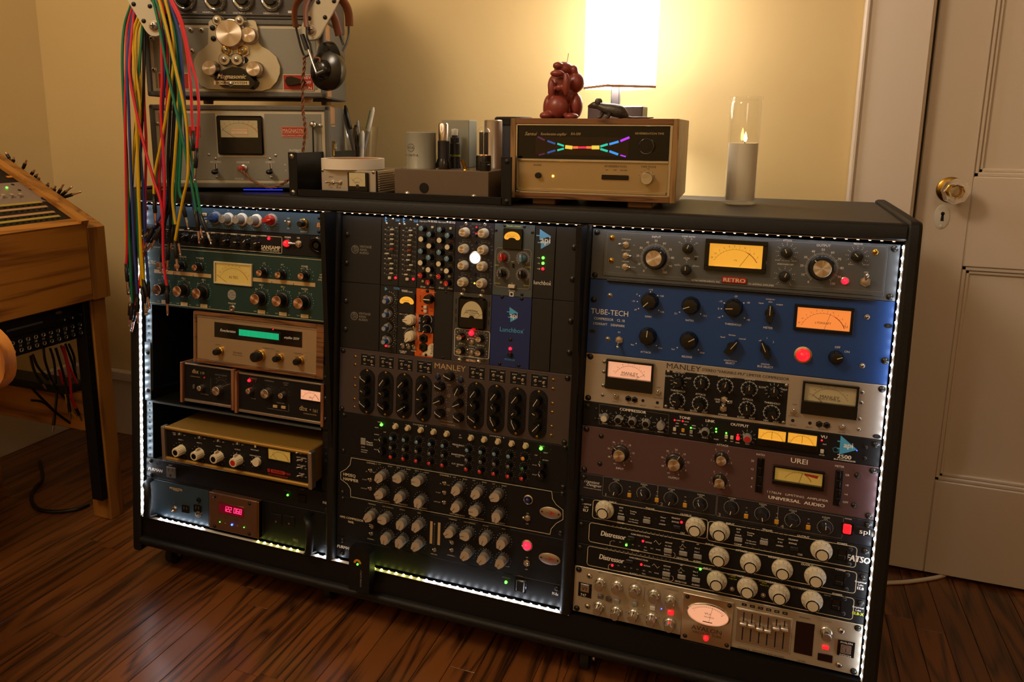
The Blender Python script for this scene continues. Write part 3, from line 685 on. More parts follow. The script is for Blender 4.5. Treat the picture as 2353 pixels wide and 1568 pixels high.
for (a, b), t, an in (((535, 278), 'INPUT', 45), ((1675, 348), 'OUTPUT', -42)):
    u.k(a, b, 'retL', an); u.ticks(a, b, 21.5, 24.5, 51, -143, 143, .3, d=17); u.ticks(a, b, 21.5, 25.6, 11, -143, 143, .5, d=17); u.nums(a, b, 29.5, dn, -143, 143, 3.6, d=17)
    x, z = u.L(a, b, 17); u.p().text(t, x, z + 36, 3.6, 'white_print')
for (a, b), t, n, an in (((760, 213), 'COMP. RATIO', 4, 20), ((748, 360), 'METER', 3, 0), ((1435, 243), 'ATTACK', 11, -25), ((1420, 405), 'SIDECHAIN HPF', 9, 20), ((1917, 268), 'RELEASE', 11, -45)):
    u.k(a, b, 'retP', an); A = 140 if n > 4 else 55; u.dots(a, b, 13, n, -A, A, .6, d=14); u.nums(a, b, 16, [str(i) for i in range(0, n)], -A, A, 1.7, d=14); x, z = u.L(a, b, 14); u.p().text(t, x, z + 20, 2.4, 'white_print')
u.nums(760, 213, 17.5, ['2:1', '4:1', '8:1', '12:1'], -55, 55, 1.9, d=14); u.nums(748, 360, 17.5, ['INPUT', 'GR', 'OUTPUT'], -65, 65, 1.9, d=14); u.t(825, 264, 'ZERO', 1.9); u.hole(820, 282, 2)
u.meter(918, 172, 1264, 348, 'meter_amber', 7, 9, needle=.78, title='176', th=2.5, bulb='meter_amber')
b = u.plate('red_badge', 997, 398, 1162, 452, 'red_badge', 3, 1); x, z = u.L(1080, 425, 3); B().text('RETRO', x, z, 6.2, 'cream_print', 5.4, bold=.05, sx=1.25).obj('badge_lettering', u.e); u.rr(1000, 402, 1159, 448, 1, .8, 'cream_print')
u.t(888, 430, 'RETRO INSTRUMENTS, INC.', 2.6); u.t(1258, 455, '176 LIMITING AMPLIFIER', 2.6); u.led(1828, 430, 'led_red', 4.6, 'steel'); u.tog(1967, 436, 0, -35, 1.5); u.t(1972, 371, 'ON', 2.6); u.t(1870, 318, 'SLOW 1', 1.6); u.t(1970, 320, '100 FAST', 1.6); u.t(1430, 292, 'SLOW 1   FULL RANGE   100 FAST', 1.5); u.done()

u = Unit('blue_compressor', 'tall blue compressor with orange meter and black lobed knobs', 'audio unit', 3, 2, 5, 'tube_blue', ZG, screws='')
for a, b, an in ((500, 573, -135), (780, 603, -113), (1072, 618, -95), (487, 813, 4), (767, 842, 58)): u.k(a, b, 'tt', an)
for a, b, an in ((1320, 655, 0), (1060, 885, 36), (1288, 903, -24)): u.k(a, b, 'bar', an)
u.k(1772, 958, 'ttS', 68)
u.meter(1510, 603, 1858, 772, 'meter_orange', 4.5, 6, needle=.62, title='LYDKRAFT', th=3.4, nc='grey_print', bm='black')
x, z = u.L(1830, 738); u.p('dark_print').text('VU', x, z, 4, 'dark_print', 1.2)
o = u.led(1545, 930, 'lens_red', 9.5, 'chrome'); u.tog(300, 830, 0, 40, 1.3); u.t(302, 776, 'IN', 3)
for q in ((240, 528), (225, 823), (1980, 675), (1948, 1005)): u.scr(*q, 3.4, 'steel')
for q in ((130, 555), (2100, 970)): u.scr(*q, 4.6, 'dark_steel')
u.slot(120, 770); u.slot(2120, 733)
u.t(238, 642, 'TUBE-TECH', 9.2, sx=.95); u.t(236, 690, 'COMPRESSOR    CL 1B', 4.2, sx=.9); u.t(233, 725, 'LYDKRAFT    DENMARK', 4, sx=.9)
for a, b, t, h in ((498, 670, 'GAIN', 3.2), (778, 696, 'RATIO', 3.2), (1072, 723, 'THRESHOLD', 3.2), (1308, 746, 'METER', 3.4), (482, 911, 'ATTACK', 3.2), (760, 942, 'RELEASE', 3.2), (1054, 967, 'attack/release', 2.6), (1052, 985, 'SELECT', 3.2), (1290, 991, 'sidechain', 2.6), (1289, 1010, 'BUS SELECT', 3.2), (1778, 878, 'OFF', 3.3), (1842, 908, 'ON', 3.3), (412, 623, 'off', 2.8), (398, 565, '-10', 3), (423, 519, '0', 3), (516, 488, '+10', 3), (590, 531, '+20', 3), (592, 639, '+30', 3), (686, 649, '2:1', 3), (882, 665, '10:1', 3), (978, 675, 'off', 2.8), (974, 616, '0', 3), (988, 566, '-10', 3), (1090, 533, '-20', 3), (1174, 576, '-30', 3), (1174, 692, '-40', 3), (1262, 578, 'input', 2.6), (1325, 552, 'compres-', 2.6), (1325, 570, 'sion', 2.6), (1386, 588, 'output', 2.6), (392, 860, 'fast', 2.7), (580, 882, 'slow', 2.7), (667, 890, 'fast', 2.7), (864, 914, 'slow', 2.7), (1003, 808, 'fixed', 2.6), (1066, 795, 'fix/man', 2.6), (1135, 820, 'manual', 2.6), (1254, 832, 'off', 2.7), (1301, 816, '1', 3), (1345, 842, '2', 3)): u.t(a, b, t, h)
for a, b in ((433, 616), (425, 568), (440, 530), (514, 503), (563, 528), (570, 628), (711, 640), (853, 652), (1001, 667), (993, 617), (1012, 578), (1091, 552), (1145, 578), (1149, 680), (417, 852), (554, 866), (695, 880), (838, 895)): x, z = u.L(a, b); u.p().disc(x, z, 1.1, 'white_print')
u.done()

u = Unit('stereo_limiter', 'brushed aluminium limiter with two black meters and a black control panel', 'audio unit', 3, 5, 7, 'alu_panel', ZH, screws='l')
u.meter(246, 88, 546, 236, 'meter_peach', 3.5, 9, dark=.62, needle=.95, title='MANLEY', th=5.2, red=False, nums='12 10 8 6 4 2 0', nc='grey_print', sub2='REDUCTION dB')
u.meter(1642, 244, 1996, 412, 'meter_dim', 3.5, 9, dark=.62, needle=.06, title='MANLEY', th=5.2, red=False, nums='12 10 8 6 4 2 0', sub2='REDUCTION dB')
u.plate('control_panel', 648, 157, 1500, 543, 'black_panel', 1.2, .6); u.off = 1.2
for q in ((667, 170), (1508, 268), (650, 416), (1486, 532)): u.scr(*q, 2.2, 'steel')
top = ((740, 240, 'RECOVERY', -75), (905, 250, 'OUTPUT', -8), (1072, 272, 'DUAL INPUT', 12), (1243, 293, 'OUTPUT', 0), (1418, 308, 'RECOVERY', 0)); bot = ((732, 372, 'THRESHOLD', -80), (893, 398, 'ATTACK', -150), (1228, 435, 'ATTACK', -8), (1402, 462, 'THRESHOLD', 150))
for a, b, t, an in top + bot:
    u.k(a, b, 'mvm', an, True); u.ticks(a, b, 10.5, 14, 11, -145, 145, .45)
    if t != 'RECOVERY': u.arc(a, b, 12.6, -150, 150, .5)
    x, z = u.L(a, b); u.p().text(t, x, z + 16.5, 3, 'white_print')
for a, b, t in ((670, 200, 'SLOW'), (812, 216, 'FAST'), (1338, 280, 'SLOW'), (1494, 297, 'FAST'), (695, 428, 'MIN'), (760, 436, 'MAX'), (848, 447, 'SLOW'), (926, 457, 'FAST'), (1184, 492, 'SLOW'), (1264, 502, 'FAST'), (1362, 516, 'MIN'), (1432, 528, 'MAX'), (1018, 366, 'LINK'), (1105, 378, 'LINK'), (1020, 384, 'INT'), (1105, 392, 'EXT'), (1060, 402, 'SEP'), (1055, 475, 'POWER')): u.t(a, b, t, 2.9)
u.tog(1065, 370, 30, 0, 1.1); u.tog(1058, 435, 0, -30, 1.1); u.off = 0.
u.t(775, 138, 'MANLEY', 9, 'dark_print', sx=1.15); u.t(1212, 188, 'STEREO "VARIABLE-MU" LIMITER COMPRESSOR', 4.6, 'dark_print', bold=.03, sx=.98)
for q in ((212, 100), (208, 170), (203, 268), (200, 335), (2050, 317), (2043, 390), (2030, 505), (2025, 580)): u.scr(*q, 2.6, 'steel', 'hex')
for q in ((293, 350), (595, 325), (1558, 458), (1905, 570)): u.tog(*q, 0, -28, 1.0)
for a, b in ((382, 362), (427, 370), (1742, 545), (1795, 552)): u.jack(a, b, 4.2, 'knob_black')
for q in ((487, 375), (590, 390), (1553, 517), (1675, 535)): u.hole(*q, 2.8)
for a, b, t in ((293, 383), (600, 282), (595, 358), (405, 396), (487, 409), (588, 423), (1568, 403), (1558, 485), (1553, 550), (1670, 566), (1768, 580), (1903, 602)) and ((293, 383, 'BYPASS'), (600, 282, 'LIMIT'), (595, 358, 'COMPRESS'), (405, 396, 'BALANCE'), (487, 409, 'ADJUST'), (588, 423, 'METER'), (1568, 403, 'LIMIT'), (1558, 485, 'COMPRESS'), (1553, 550, 'METER'), (1670, 566, 'ADJUST'), (1768, 580, 'BALANCE'), (1903, 602, 'BYPASS')): u.t(a, b, t, 2.2, 'dark_print')
u.slot(108, 55); u.slot(2150, 630); u.scr(2188, 295, 4.3, 'dark_steel'); u.done()

u = Unit('bus_compressor', 'slim black compressor with twin amber meters and a blue triangle badge', 'audio unit', 3, 7, 8, 'black_panel', ZH)
for a, b, t, h in ((415, 447, 'COMPRESSOR', 4.6), (785, 497, 'TONE', 4.4), (965, 520, 'LINK', 4.4), (1175, 550, 'OUTPUT', 4.6), (1776, 633, 'VU', 4.6), (1920, 775, '2500', 6.4), (1922, 800, 'BUS COMPRESSOR', 2.4)): u.t(a, b, t, h, bold=.05, sx=1.1)
for a, b, c, an, n in ((208, 505, 'ivory', -60, 7), (308, 518, 'black_gloss', 65, 7), (406, 532, 'black_gloss', -30, 6), (505, 545, 'black_gloss', -40, 6), (610, 563, 'grey_plastic', 0, 8), (928, 610, 'black_gloss', -85, 7), (1230, 652, 'red_plastic', -45, 8)):
    u.k(a, b, 'a25:' + c, an); u.dots(a, b, 10.5, n, -110, 130, .5, d=13); u.nums(a, b, 12.8, [str(i) for i in range(n)], -110, 130, 1.7, d=13)
for a, b, t in ((215, 537, 'THRESH'), (313, 552, 'ATTACK'), (415, 565, 'RATIO'), (508, 577, 'RELEASE'), (613, 597, 'RELEASE'), (712, 607, 'KNEE'), (772, 615, 'THRUST'), (830, 624, 'TYPE'), (928, 640, 'COUPLE'), (1008, 650, 'SHAPE'), (1076, 660, 'IN'), (1120, 665, 'BYP'), (1160, 674, 'GAIN'), (1230, 684, 'GAIN'), (1760, 762, 'METER'), (1780, 686, 'OUT'), (740, 516, 'HARD'), (732, 536, 'MED'), (730, 556, 'SOFT'), (798, 525, 'LOUD'), (790, 545, 'MED'), (850, 553, 'NEW'), (850, 572, 'OLD')): u.t(a, b, t, 1.9, bold=.03)
for a, b, m in ((712, 515, 'led_red'), (770, 522, 'led_red'), (828, 570, 'led_green'), (1008, 577, 'led_green'), (1008, 598, 'led_green'), (1080, 607, 'led_green'), (1162, 620, 'led_red'), (1760, 660, 'led_red'), (2010, 733, 'led_blue')): u.led(a, b, m, 1.4 if m != 'led_blue' else .7)
for a, b, m in ((712, 580, 'ivory'), (772, 588, 'yellow_plastic'), (830, 600, 'grey_plastic'), (1080, 634, 'ivory'), (1120, 640, 'ivory'), (1162, 645, 'lens_red'), (1762, 738, 'ivory')): u.btn(a, b, 5.2, 6.2, m, 4)
u.meter(1312, 570, 1500, 668, 'meter_amber', 2.2, 5, dark=.5, needle=.5, title=None, nums='20 10 5 3 0 3', red=False, bulb='meter_amber'); u.meter(1522, 597, 1720, 698, 'meter_amber', 2.2, 5, dark=.5, needle=.5, nums='20 10 5 3 0 3', red=False, bulb='meter_amber')
x, z = u.L(1888, 695); u.p('blue_print').add([(x, -.1, z + 17), (x, -.1, z - 15), (x + 26, -.1, z - 3)], [(0, 1, 2)], 'blue_print').rect(x - 4, z + 6, x, z + 8, 'blue_print').rect(x - 4, z - 6, x, z - 4, 'blue_print'); u.t(1950, 693, 'api', 8.4, bold=.04); u.ln([(1838, 715), (1845, 740), (1875, 742), (1880, 718), (1858, 705), (1838, 715)], .5, 'blue_print')
u.ln([(180, 400), (175, 540), (665, 610), (672, 475), (180, 400)], .3, 'grey_print')
for q in ((155, 435), (148, 505), (2075, 707), (2068, 785)): u.scr(*q, 2.6, 'dark_steel')
u.done()

u = Unit('mauve_limiter', 'faded mauve limiting amplifier with two skirted knobs, buttons and a tilted needle meter', 'audio unit', 3, 8, 10, 'mauve_panel', ZH)
nl = ['oo', '48', '36', '30', '24', '18', '12', '6', '0']
for a, b, t, an in ((315, 772, 'INPUT', -52), (705, 838, 'OUTPUT', 32)):
    u.k(a, b, 'urei', an); u.dots(a, b, 18, 17, -155, 160, .5, d=19); u.nums(a, b, 22.5, nl, -155, 160, 3.1, d=19); x, z = u.L(a, b, 19); u.p().text(t, x, z - 28.5, 3.4, 'white_print')
    x, z = u.L(a, b, 19); t_ = radians(an); u.p().stroke([(x + 9 * sin(t_), z + 9 * cos(t_)), (x + 15 * sin(t_), z + 15 * cos(t_))], .8, 'white_print', 5.3)
for a, b, t, an, dz in ((1042, 808, 'ATTACK', 0, 23), (1030, 968, 'RELEASE', 0, -11.5)):
    u.k(a, b, 'ureiS', an); u.dots(a, b, 14, 7, -120, 120, .5, d=17); u.nums(a, b, 17.5, ['1', '3', '5', '7'], -110, 110, 2.8, d=17); x, z = u.L(a, b, 17); u.p().text(t, x, z + dz, 3.4, 'white_print')
for (a, b0, b1), n in (((1321, 815, 1005), 4), ((1878, 902, 1098), 4)):
    for i in range(n): u.btn(a - i * 2, b0 + (b1 - b0) * i / (n - 1), 7, 12.6, 'black_gloss', 5)
    u.plate('button_frame', a - 18, b0 - 34, a + 14, b1 + 30, 'black', .8)
for a, b, t, h in ((1325, 760, 'RATIO', 3.2), (1886, 843, 'METER', 3.2), (1267, 803, '20', 3.4), (1264, 862, '12', 3.4), (1263, 927, '8', 3.4), (1258, 987, '4', 3.4), (1942, 905, 'GR', 3.2), (1938, 977, '+8', 3.2), (1931, 1042, '+4', 3.2), (1928, 1098, 'OFF', 3.2)): u.t(a, b, t, h)
u.t(1583, 1055, '1176LN   LIMITING  AMPLIFIER', 3.6, sx=1.35); u.t(1578, 1092, 'UNIVERSAL  AUDIO', 5.2, bold=.06, sx=1.3); u.t(1600, 806, 'UREI', 8.2, bold=.02, sx=1.1)
u.meter(1430, 843, 1758, 985, 'meter_gold', 3.2, 7, dark=.16, needle=.62, nums='', bm='black_gloss')
x, z = u.L(1685, 908); u.p('red_print').add([(x - 11, -1.2, z + 2), (x + 11, -1.2, z + 1), (x + 9, -1.2, z - 4), (x - 9, -1.2, z - 1)], [(0, 1, 2, 3)], 'red_print')
for q in ((190, 628), (180, 825), (2012, 908), (1988, 1120)): u.scr(*q, 3.6, 'dark_steel')
u.slot(2142, 873, 9, 5.5); u.done()

u = Unit('transient_shaper', 'slim navy unit with eight dark knobs, yellow buttons and a red power rocker', 'audio unit', 3, 10, 11, 'navy_panel', ZI)
for i, (a, b) in enumerate(((355, 135), (553, 170), (748, 205), (957, 245), (1178, 270), (1397, 315), (1612, 360), (1845, 410))):
    u.k(a, b, 'spl', (-170, -28, -165, -25, -172, 170, -150, 0)[i], True); u.dots(a, b, 12, 25, -150, 150, .55, 'white_print'); x, z = u.L(a, b); u.p().text('ATTACK' if i % 2 == 0 else 'SUSTAIN', x, z + 16.8, 2.1, 'white_print').text('LEVEL', x, z + 14.2, 1.5, 'white_print')
for a, b in ((452, 183), (647, 218), (847, 255), (1283, 333), (1500, 373), (1725, 413)): u.btn(a, b, 7, 8, 'yellow_plastic', 3); u.t(a + 2, b - 32, 'ON', 1.6); u.t(a + 4, b - 62, 'SIG', 1.4)
for a, b, t in ((285, 178, '1'), (682, 245, '2'), (1093, 320, '3'), (1540, 403, '4')): u.t(a, b, t, 6, 'grey_print', bold=.05, sx=1.2)
for q in ((268, 44, 646, 252), (658, 106, 1064, 326), (1082, 182, 1500, 404), (1514, 260, 1964, 490)): u.rr(*q, 3, .4, 'grey_print')
u.t(182, 86, 'Transient', 5.2, it=.25); u.t(200, 110, 'Designer', 5.2, it=.25); u.t(190, 135, 'DYNAMIC EFFECT PROCESSOR', 1.6)
u.plate('rocker_frame', 1966, 372, 2042, 470, 'black_gloss', 1.5); x, z = u.L(2003, 425, 4); link('power_rocker', btn_me(12, 16, 4.5, 'lens_red'), u.e, (x, 0, z)); u.t(2010, 350, 'POWER', 2)
u.plate('badge', 2068, 402, 2190, 482, 'dark_steel', 1.5); x, z = u.L(2128, 442, 1.6); B().text('spl', x, z, 8, 'white_print', 1.7, sx=1.3).obj('badge_lettering', u.e); u.led(1287, 268, 'led_off', .9); u.done()

def elknob(a, b): u.k(a, b, 'el', random.uniform(-100, 100))
def rockr(a, b): u.plate('rocker_frame', a - 36, b - 46, a + 38, b + 50, 'black_gloss', 1.2); x, z = u.L(a, b, 4); o = link('power_rocker', B().prism([(-5.4, -8), (5.4, -8), (5.4, 8), (-5.4, 8)], 0, 3, 'knob_black').mesh('power_rocker'), u.e, (x, 0, z)); B().box((-5.2, -5, -7.6), (5.2, -3, -1), 'knob_black', .6).obj('rocker_edge', o)
def ext_(kind):
    pass
u = Unit('fat_compressor', 'slim black compressor with four cream knobs and large white lettering at its right end', 'audio unit', 3, 11, 12, 'black_panel', ZI)
for q in ((260, 315), (915, 440), (1090, 472), (1825, 612)): elknob(*q)
for q in ((196, 212, 1003, 492), (1016, 364, 2060, 698)): u.rr(*q, 5, 1., 'cream_print')
for k, (dx, dy) in enumerate(((0, 0), (835, 153))):
    for a, b, t, h in ((335, 232, 'INPUT', 3.3), (600, 275, 'Warmth', 3.1), (855, 322, 'OUTPUT', 3.3), (395, 270, 'BUSS', 2.3), (393, 291, 'G.P.', 2.3), (393, 314, 'SPANK', 2.3), (390, 378, 'COMP', 3.1), (480, 297, 'Tracking', 2.3), (475, 312, 'Comp', 2.3), (485, 355, 'To link, press', 2.), (480, 372, 'both Warmths', 2.), (578, 340, 'Warmth', 2.3), (693, 340, 'Pinned', 2.3), (690, 363, '0 VU', 2.3), (687, 388, 'LINKED', 2.3), (783, 346, 'TRANNY', 2.6), (780, 372, 'BYPASS', 2.6), (832, 450, 'Ch%d' % (k + 1), 3)): u.t(a + dx, b + dy, t, h, bold=.03)
    u.btn(393 + dx, 347 + dy, 13, 7.5, 'grey_plastic', 4); u.btn(575 + dx, 370 + dy, 13, 7.5, 'grey_plastic', 4); u.btn(790 + dx, 412 + dy, 13, 6, 'knob_dark', 4)
    for i in range(10): u.led(450 + dx + 33 * i, 262 + dy + 6 * i, 'led_off', .8)
    for a, b in ((726, 396), (640, 352), (430, 300), (430, 320), (525, 318), (545, 300), (610, 312), (722, 345)): u.led(a + dx, b + dy, 'led_off', .9)
    for i in range(9): u.t(455 + dx + 42 * i, 388 + dy + 8.5 * i, '-', 2.6)
u.led(823, 376, 'led_red', 2.); rockr(1965, 605); u.t(1968, 527, 'POWER', 3, bold=.03); u.t(2078, 636, 'FATSO', 10, bold=.06, sx=.8, it=.15); u.t(2150, 660, 'Jr', 4)
for a, b in ((2028, 567), (2018, 672)): u.scr(a, b, 3.2, 'knob_dark')
u.t(148, 243, 'Empirical', 3.2, bold=.03); u.t(146, 265, 'Labs', 3.2, bold=.03); u.t(142, 288, 'EL7', 4.6, bold=.06); u.done()
def distressor(lbl, u0, dx, dy, kn, leds, name, extra):
    global u
    u = Unit('distortion_compressor', lbl, 'audio unit', 3, u0, u0 + 1, 'black_panel', ZI)
    for q in kn: elknob(*q)
    u.rr(170 + dx, 374 + dy, 2058 + dx * 1.6, 882 + dy * 1.12, 5, 1., 'cream_print'); u.t(335 + dx, 466 + dy, 'Distressor', 9.2, bold=.045, sx=.78, it=.2); u.t(530 + dx, 468 + dy, 'GAIN REDUCTION', 2.7, bold=.03)
    for i in range(16): u.led(305 + dx + 30 * i, 405 + dy + 5.4 * i, 'led_off', .8); u.t(305 + dx + 30 * i, 393 + dy + 5.4 * i, str(30 - 2 * i), 1.5)
    u.btn(465 + dx, 490 + dy, 13, 7, 'knob_dark', 4); u.btn(727 + dx, 580 + dy, 14, 8, 'grey_plastic', 4); u.btn(835 + dx, 600 + dy, 14, 8, 'grey_plastic', 4); u.btn(938 + dx, 622 + dy, 14, 8, 'grey_plastic', 4)
    for a, b, t, h in ((495, 575, 'RATIO', 3.4), (725, 606, 'RATIO', 2.9), (830, 632, 'DETECTOR', 2.7), (936, 653, 'AUDIO', 2.9), (827, 562, 'Link', 2.6), (935, 560, 'Dist 2', 2.3), (933, 585, 'Dist 3', 2.3), (590, 518, 'BYPASS', 2.4), (733, 520, 'REDLINE', 2.2), (728, 543, '1% THD', 2.2), (835, 512, 'HP', 2.4), (940, 530, 'HP', 2.4), (567, 572, 'Opto', 2.)): u.t(a + dx, b + dy, t, h, bold=.02)
    for i, t in enumerate(('1:1', '2:1', '3:1', '4:1', '6:1', '10:1', '20:1', 'NUKE')): u.t(343 + dx + 45 * i, 506 + dy + 9 * i, t, 2.1)
    u.ln([(330 + dx, 505 + dy), (316 + dx, 512 + dy), (314 + dx, 532 + dy), (325 + dx, 543 + dy), (458 + dx, 567 + dy)], .6, 'cream_print'); u.ln([(530 + dx, 580 + dy), (765 + dx, 627 + dy), (778 + dx, 615 + dy), (776 + dx, 595 + dy), (765 + dx, 588 + dy)], .6, 'cream_print')
    u.ln([(628 + dx, 515 + dy), (640 + dx, 502 + dy), (652 + dx, 518 + dy), (664 + dx, 533 + dy), (678 + dx, 522 + dy)], .6, 'cream_print'); u.ln([(810 + dx, 550 + dy), (822 + dx, 545 + dy), (832 + dx, 528 + dy), (842 + dx, 548 + dy), (855 + dx, 555 + dy)], .5, 'cream_print')
    for a, b, m in leds: u.led(a, b, m, 2.)
    for (a, b), t in zip(kn, ('INPUT', 'ATTACK', 'RELEASE', 'OUTPUT')): u.t(a - 62, b - 124, t, 3.3, bold=.03); u.t(a + 82, b + 92, 'Opto=10', 1.7)
    pa, pb = kn[3][0] + 165, kn[3][1] - 12; rockr(pa, pb); u.t(pa + 10, pb - 76, 'POWER', 3, bold=.03); u.scr(pa + 62, pb - 42, 3.2, 'knob_dark'); u.scr(pa + 53, pb + 62, 3.2, 'knob_dark')
    ex, ey, c = extra; u.t(ex, ey - 45, 'Empirical', 3.1, bold=.03); u.t(ex, ey - 24, 'Labs', 3.1, bold=.03); u.t(ex - 2, ey, name, 4.6, c, bold=.06)
    return u
distressor('slim black compressor with four cream knobs, upper one of the matching pair', 12, 0, 0, ((1085, 655), (1312, 702), (1542, 748), (1780, 802)), ((430, 538, 'led_green'), (549, 510, 'led_red')), 'EL8', (2098, 845, 'white_print')).done()
distressor('slim black compressor with four cream knobs directly above the champagne equalizer', 13, -12, 167, ((1070, 828), (1290, 880), (1520, 925), (1757, 975)), ((330, 683, 'led_red'), (537, 677, 'led_red'), (957, 710, 'led_green')), 'EL8-X', (2080, 1025, 'yellow_print'))
for a, b in ((1183, 855), (1405, 900)): u.tog(a, b, 0, -25, .8)
for a, b, t in ((1190, 760, 'Stereo'), (1188, 776, 'Image Link'), (1413, 806, 'British'), (1413, 822, 'Mode (1:1)')): u.t(a, b, t, 2.1, 'yellow_print')
u.done()

u = Unit('tube_equalizer', 'champagne aluminium compressor equalizer with oval meter and six sliders at the bottom', 'audio unit', 3, 14, 16, 'champagne', ZI, screws='4')
tp = ((230, 842, 'INPUT'), (352, 865, 'THRESHOLD'), (480, 893, ''), (618, 930, ''), (738, 968, 'COMPRESSION')); bt_ = ((220, 1015), (345, 1050), (470, 1070), (600, 1098), (730, 1135))
for i, (a, b, t) in enumerate(tp):
    u.k(a, b, 'ava'); x, z = u.L(a, b, 21)
    if t: u.ticks(a, b, 11, 13.5, 19, -150, 130, .35, 'dark_print', d=21); u.p('dark_print').text(t, x, z + 19, 2.4, 'dark_print')
    else: u.arc(a, b, 11.5, -160, 150, .5, 'dark_print', d=21)
for i, (a, b) in enumerate(bt_):
    u.k(a, b, 'ava')
    if i in (0, 1, 4): u.arc(a, b, 11.5, -160, 150, .5, 'dark_print', d=21)
    else: u.nums(a, b, 13.5, ['50', '80', '120', '250', '400', '1K'], -90, 120, 1.7, 'dark_print', d=21)
for a, b, m in ((245, 908, 'grey_dark'), (303, 925, 'grey_dark'), (363, 940, 'grey_plastic'), (490, 960, 'grey_plastic'), (617, 990, 'white_plastic'), (745, 1022, 'lens_red')): u.btn(a, b, 10, 7.6, m, 4)
u.ln([(563, 835), (556, 930)], .6, 'dark_print'); u.t(565, 800, 'SIDE CHAIN THRESHOLD', 2, 'dark_print'); u.t(560, 815, 'CONTOUR', 1.8, 'dark_print'); u.t(253, 1036 + 20, 'LEVEL', 1.5, 'dark_print')
for q in ((500, 805), (627, 835)): u.t(*q, '<>', 3, 'dark_print')
u.led(680, 993, 'led_blue', .9); u.led(553, 968, 'alu_bright', 1.6)
p = u.plate('name_badge', 92, 797, 180, 918, 'black_gloss', 1.2); x, z = u.L(135, 845, 1.3); B().box((x - 8, -1.7, z - 7), (x + 8, -1, z + 8), 'alu', .3).text('Vt', x - 1, z + .5, 8, 'black_print', 1.9, it=.2).text('747', x - 2, z - 13, 5, 'white_print', 1.4).obj('badge_lettering', u.e)
mp_ = u.plate('meter_plate', 836, 873, 1172, 1286, 'brushed', 3.5, .8); u.off = 3.5
for q in ((866, 905), (1165, 970), (848, 1183), (1145, 1252)): u.scr(*q, 3., 'dark_steel', 'hex')
x, z = u.L(1012, 1030); o = B().lathe([(37, 0), (37, 1.5), (34.5, 3.5), (33.5, .4)], 'alu_bright', 48, (x, -3.5, z), rz=.53, cap=False).obj('oval_meter', u.e)
B().lathe([(34, .8), (0, .9)], 'meter_peach', 48, (x, -3.5, z), rz=.53).obj('meter_face', o)
pb = B(); R = 44
pb.stroke([(x + R * sin(radians(t)), z - 31 + R * cos(radians(t))) for t in range(-36, 37, 4)], .35, 'black_print', 4.7)
for t in range(-36, 37, 4): pb.stroke([(x + R * sin(radians(t)), z - 31 + R * cos(radians(t))), (x + (R + 2.5) * sin(radians(t)), z - 31 + (R + 2.5) * cos(radians(t)))], .35, 'black_print', 4.7)
pb.text('VU', x - 1, z + 1.5, 3.8, 'grey_dark', 4.7, sx=1.4).text('decibels', x + 2, z - 4, 2.8, 'grey_dark', 4.7, sx=1.3).text('-', x - 23, z + 3, 4, 'black_print', 4.7).text('+', x + 23, z + 3, 4, 'black_print', 4.7).rect(x - 8, z - 14.5, x + 8, z - 13, 'black_print', 4.7); pb.obj('scale_print', o, smooth=False)
B().stroke([(x + 2, z - 14), (x + 7, z + 14)], .45, 'black_print', 5.2).obj('needle', o, smooth=False)
for t, b, h, sx in (('AVALON', 1140, 7.6, 1.15), ('VACUUM TUBE', 1172, 4, 1.25)): xx, zz = u.L(1003, b); B().text(t, xx, zz, h, 'dark_print', 3.7, sx=sx).obj('plate_lettering', u.e, smooth=False)
x, z = u.L(997, 1198); link('indicator_light', led_me(4.6, 'lens_red'), u.e, (x, -3.5, z)); u.off = 0.
x0, z1 = u.L(1222, 985); x1, z0 = u.L(1585, 1302); B().box((x0 - 2, -1.4, z0 - 2), (x1 + 2, 0, z1 + 2), 'champagne', .6).box((x0, -1.6, z0), (x1, -1.2, z1), 'alu', .2).obj('slider_panel', u.e)
for i, (a, b) in enumerate(((1262, 1105), (1320, 1118), (1378, 1142), (1436, 1155), (1497, 1138), (1555, 1143))):
    x, z = u.L(a, b, 9); B().box((x - 1, -1.9, z0 + 5), (x + 1, -1.5, z1 - 4), 'black_matt').obj('slider_slot', u.e); sl = B().box((-6, -11, -3.6), (6, -2, 3.6), 'alu', 1.2).box((-6.2, -12, -.8), (6.2, -10.8, .8), 'alu_bright').box((-1.2, -4, -1), (1.2, -1.6, 1), 'steel').obj('slider', u.e, (x, 0, z))
    x, z = u.L(1270 + 58 * i, 960 + 12.4 * i); u.p('black_print').rect(x - 4, z - 2.4, x + 4, z + 2.4, 'black_print'); u.p('white_print').text('<>' if i else '<', x, z, 2.6, 'white_print', .25)
    for j in range(9): u.p('grey_print').rect(u.L(a, b, 9)[0] + 4, z0 + 8 + j * (z1 - z0 - 16) / 8, u.L(a, b, 9)[0] + 6, z0 + 8.3 + j * (z1 - z0 - 16) / 8, 'dark_print', 1.8)
u.t(1390, 1300, 'CLASS A   PROGRAM EQUALIZER', 3., 'dark_print', sx=1.15); u.t(1703, 1055, 'SIGNAL', 3, 'dark_print', sx=1.2); u.t(1678, 1363, 'LEVEL', 3, 'dark_print', sx=1.2); u.t(1864, 1083, 'OUTPUT', 2.2, 'dark_print')
u.plate('level_display', 1640, 1075, 1752, 1330, 'dark_display', 1.2)
for i in range(6): u.t(1690 + i * 0, 1105 + i * 22, '-', 2., 'grey_print'); u.led(1660 + i * 12, 1312 + i * 2.4, 'cream_print', .5)
u.k(1858, 1200, 'ava'); u.ticks(1858, 1200, 11, 13.5, 19, -150, 130, .35, 'dark_print', d=21); u.btn(1848, 1270, 10, 6, 'lens_red', 3); u.plate('mode_switch', 1795, 1302, 1895, 1378, 'dark_display', 1.5)
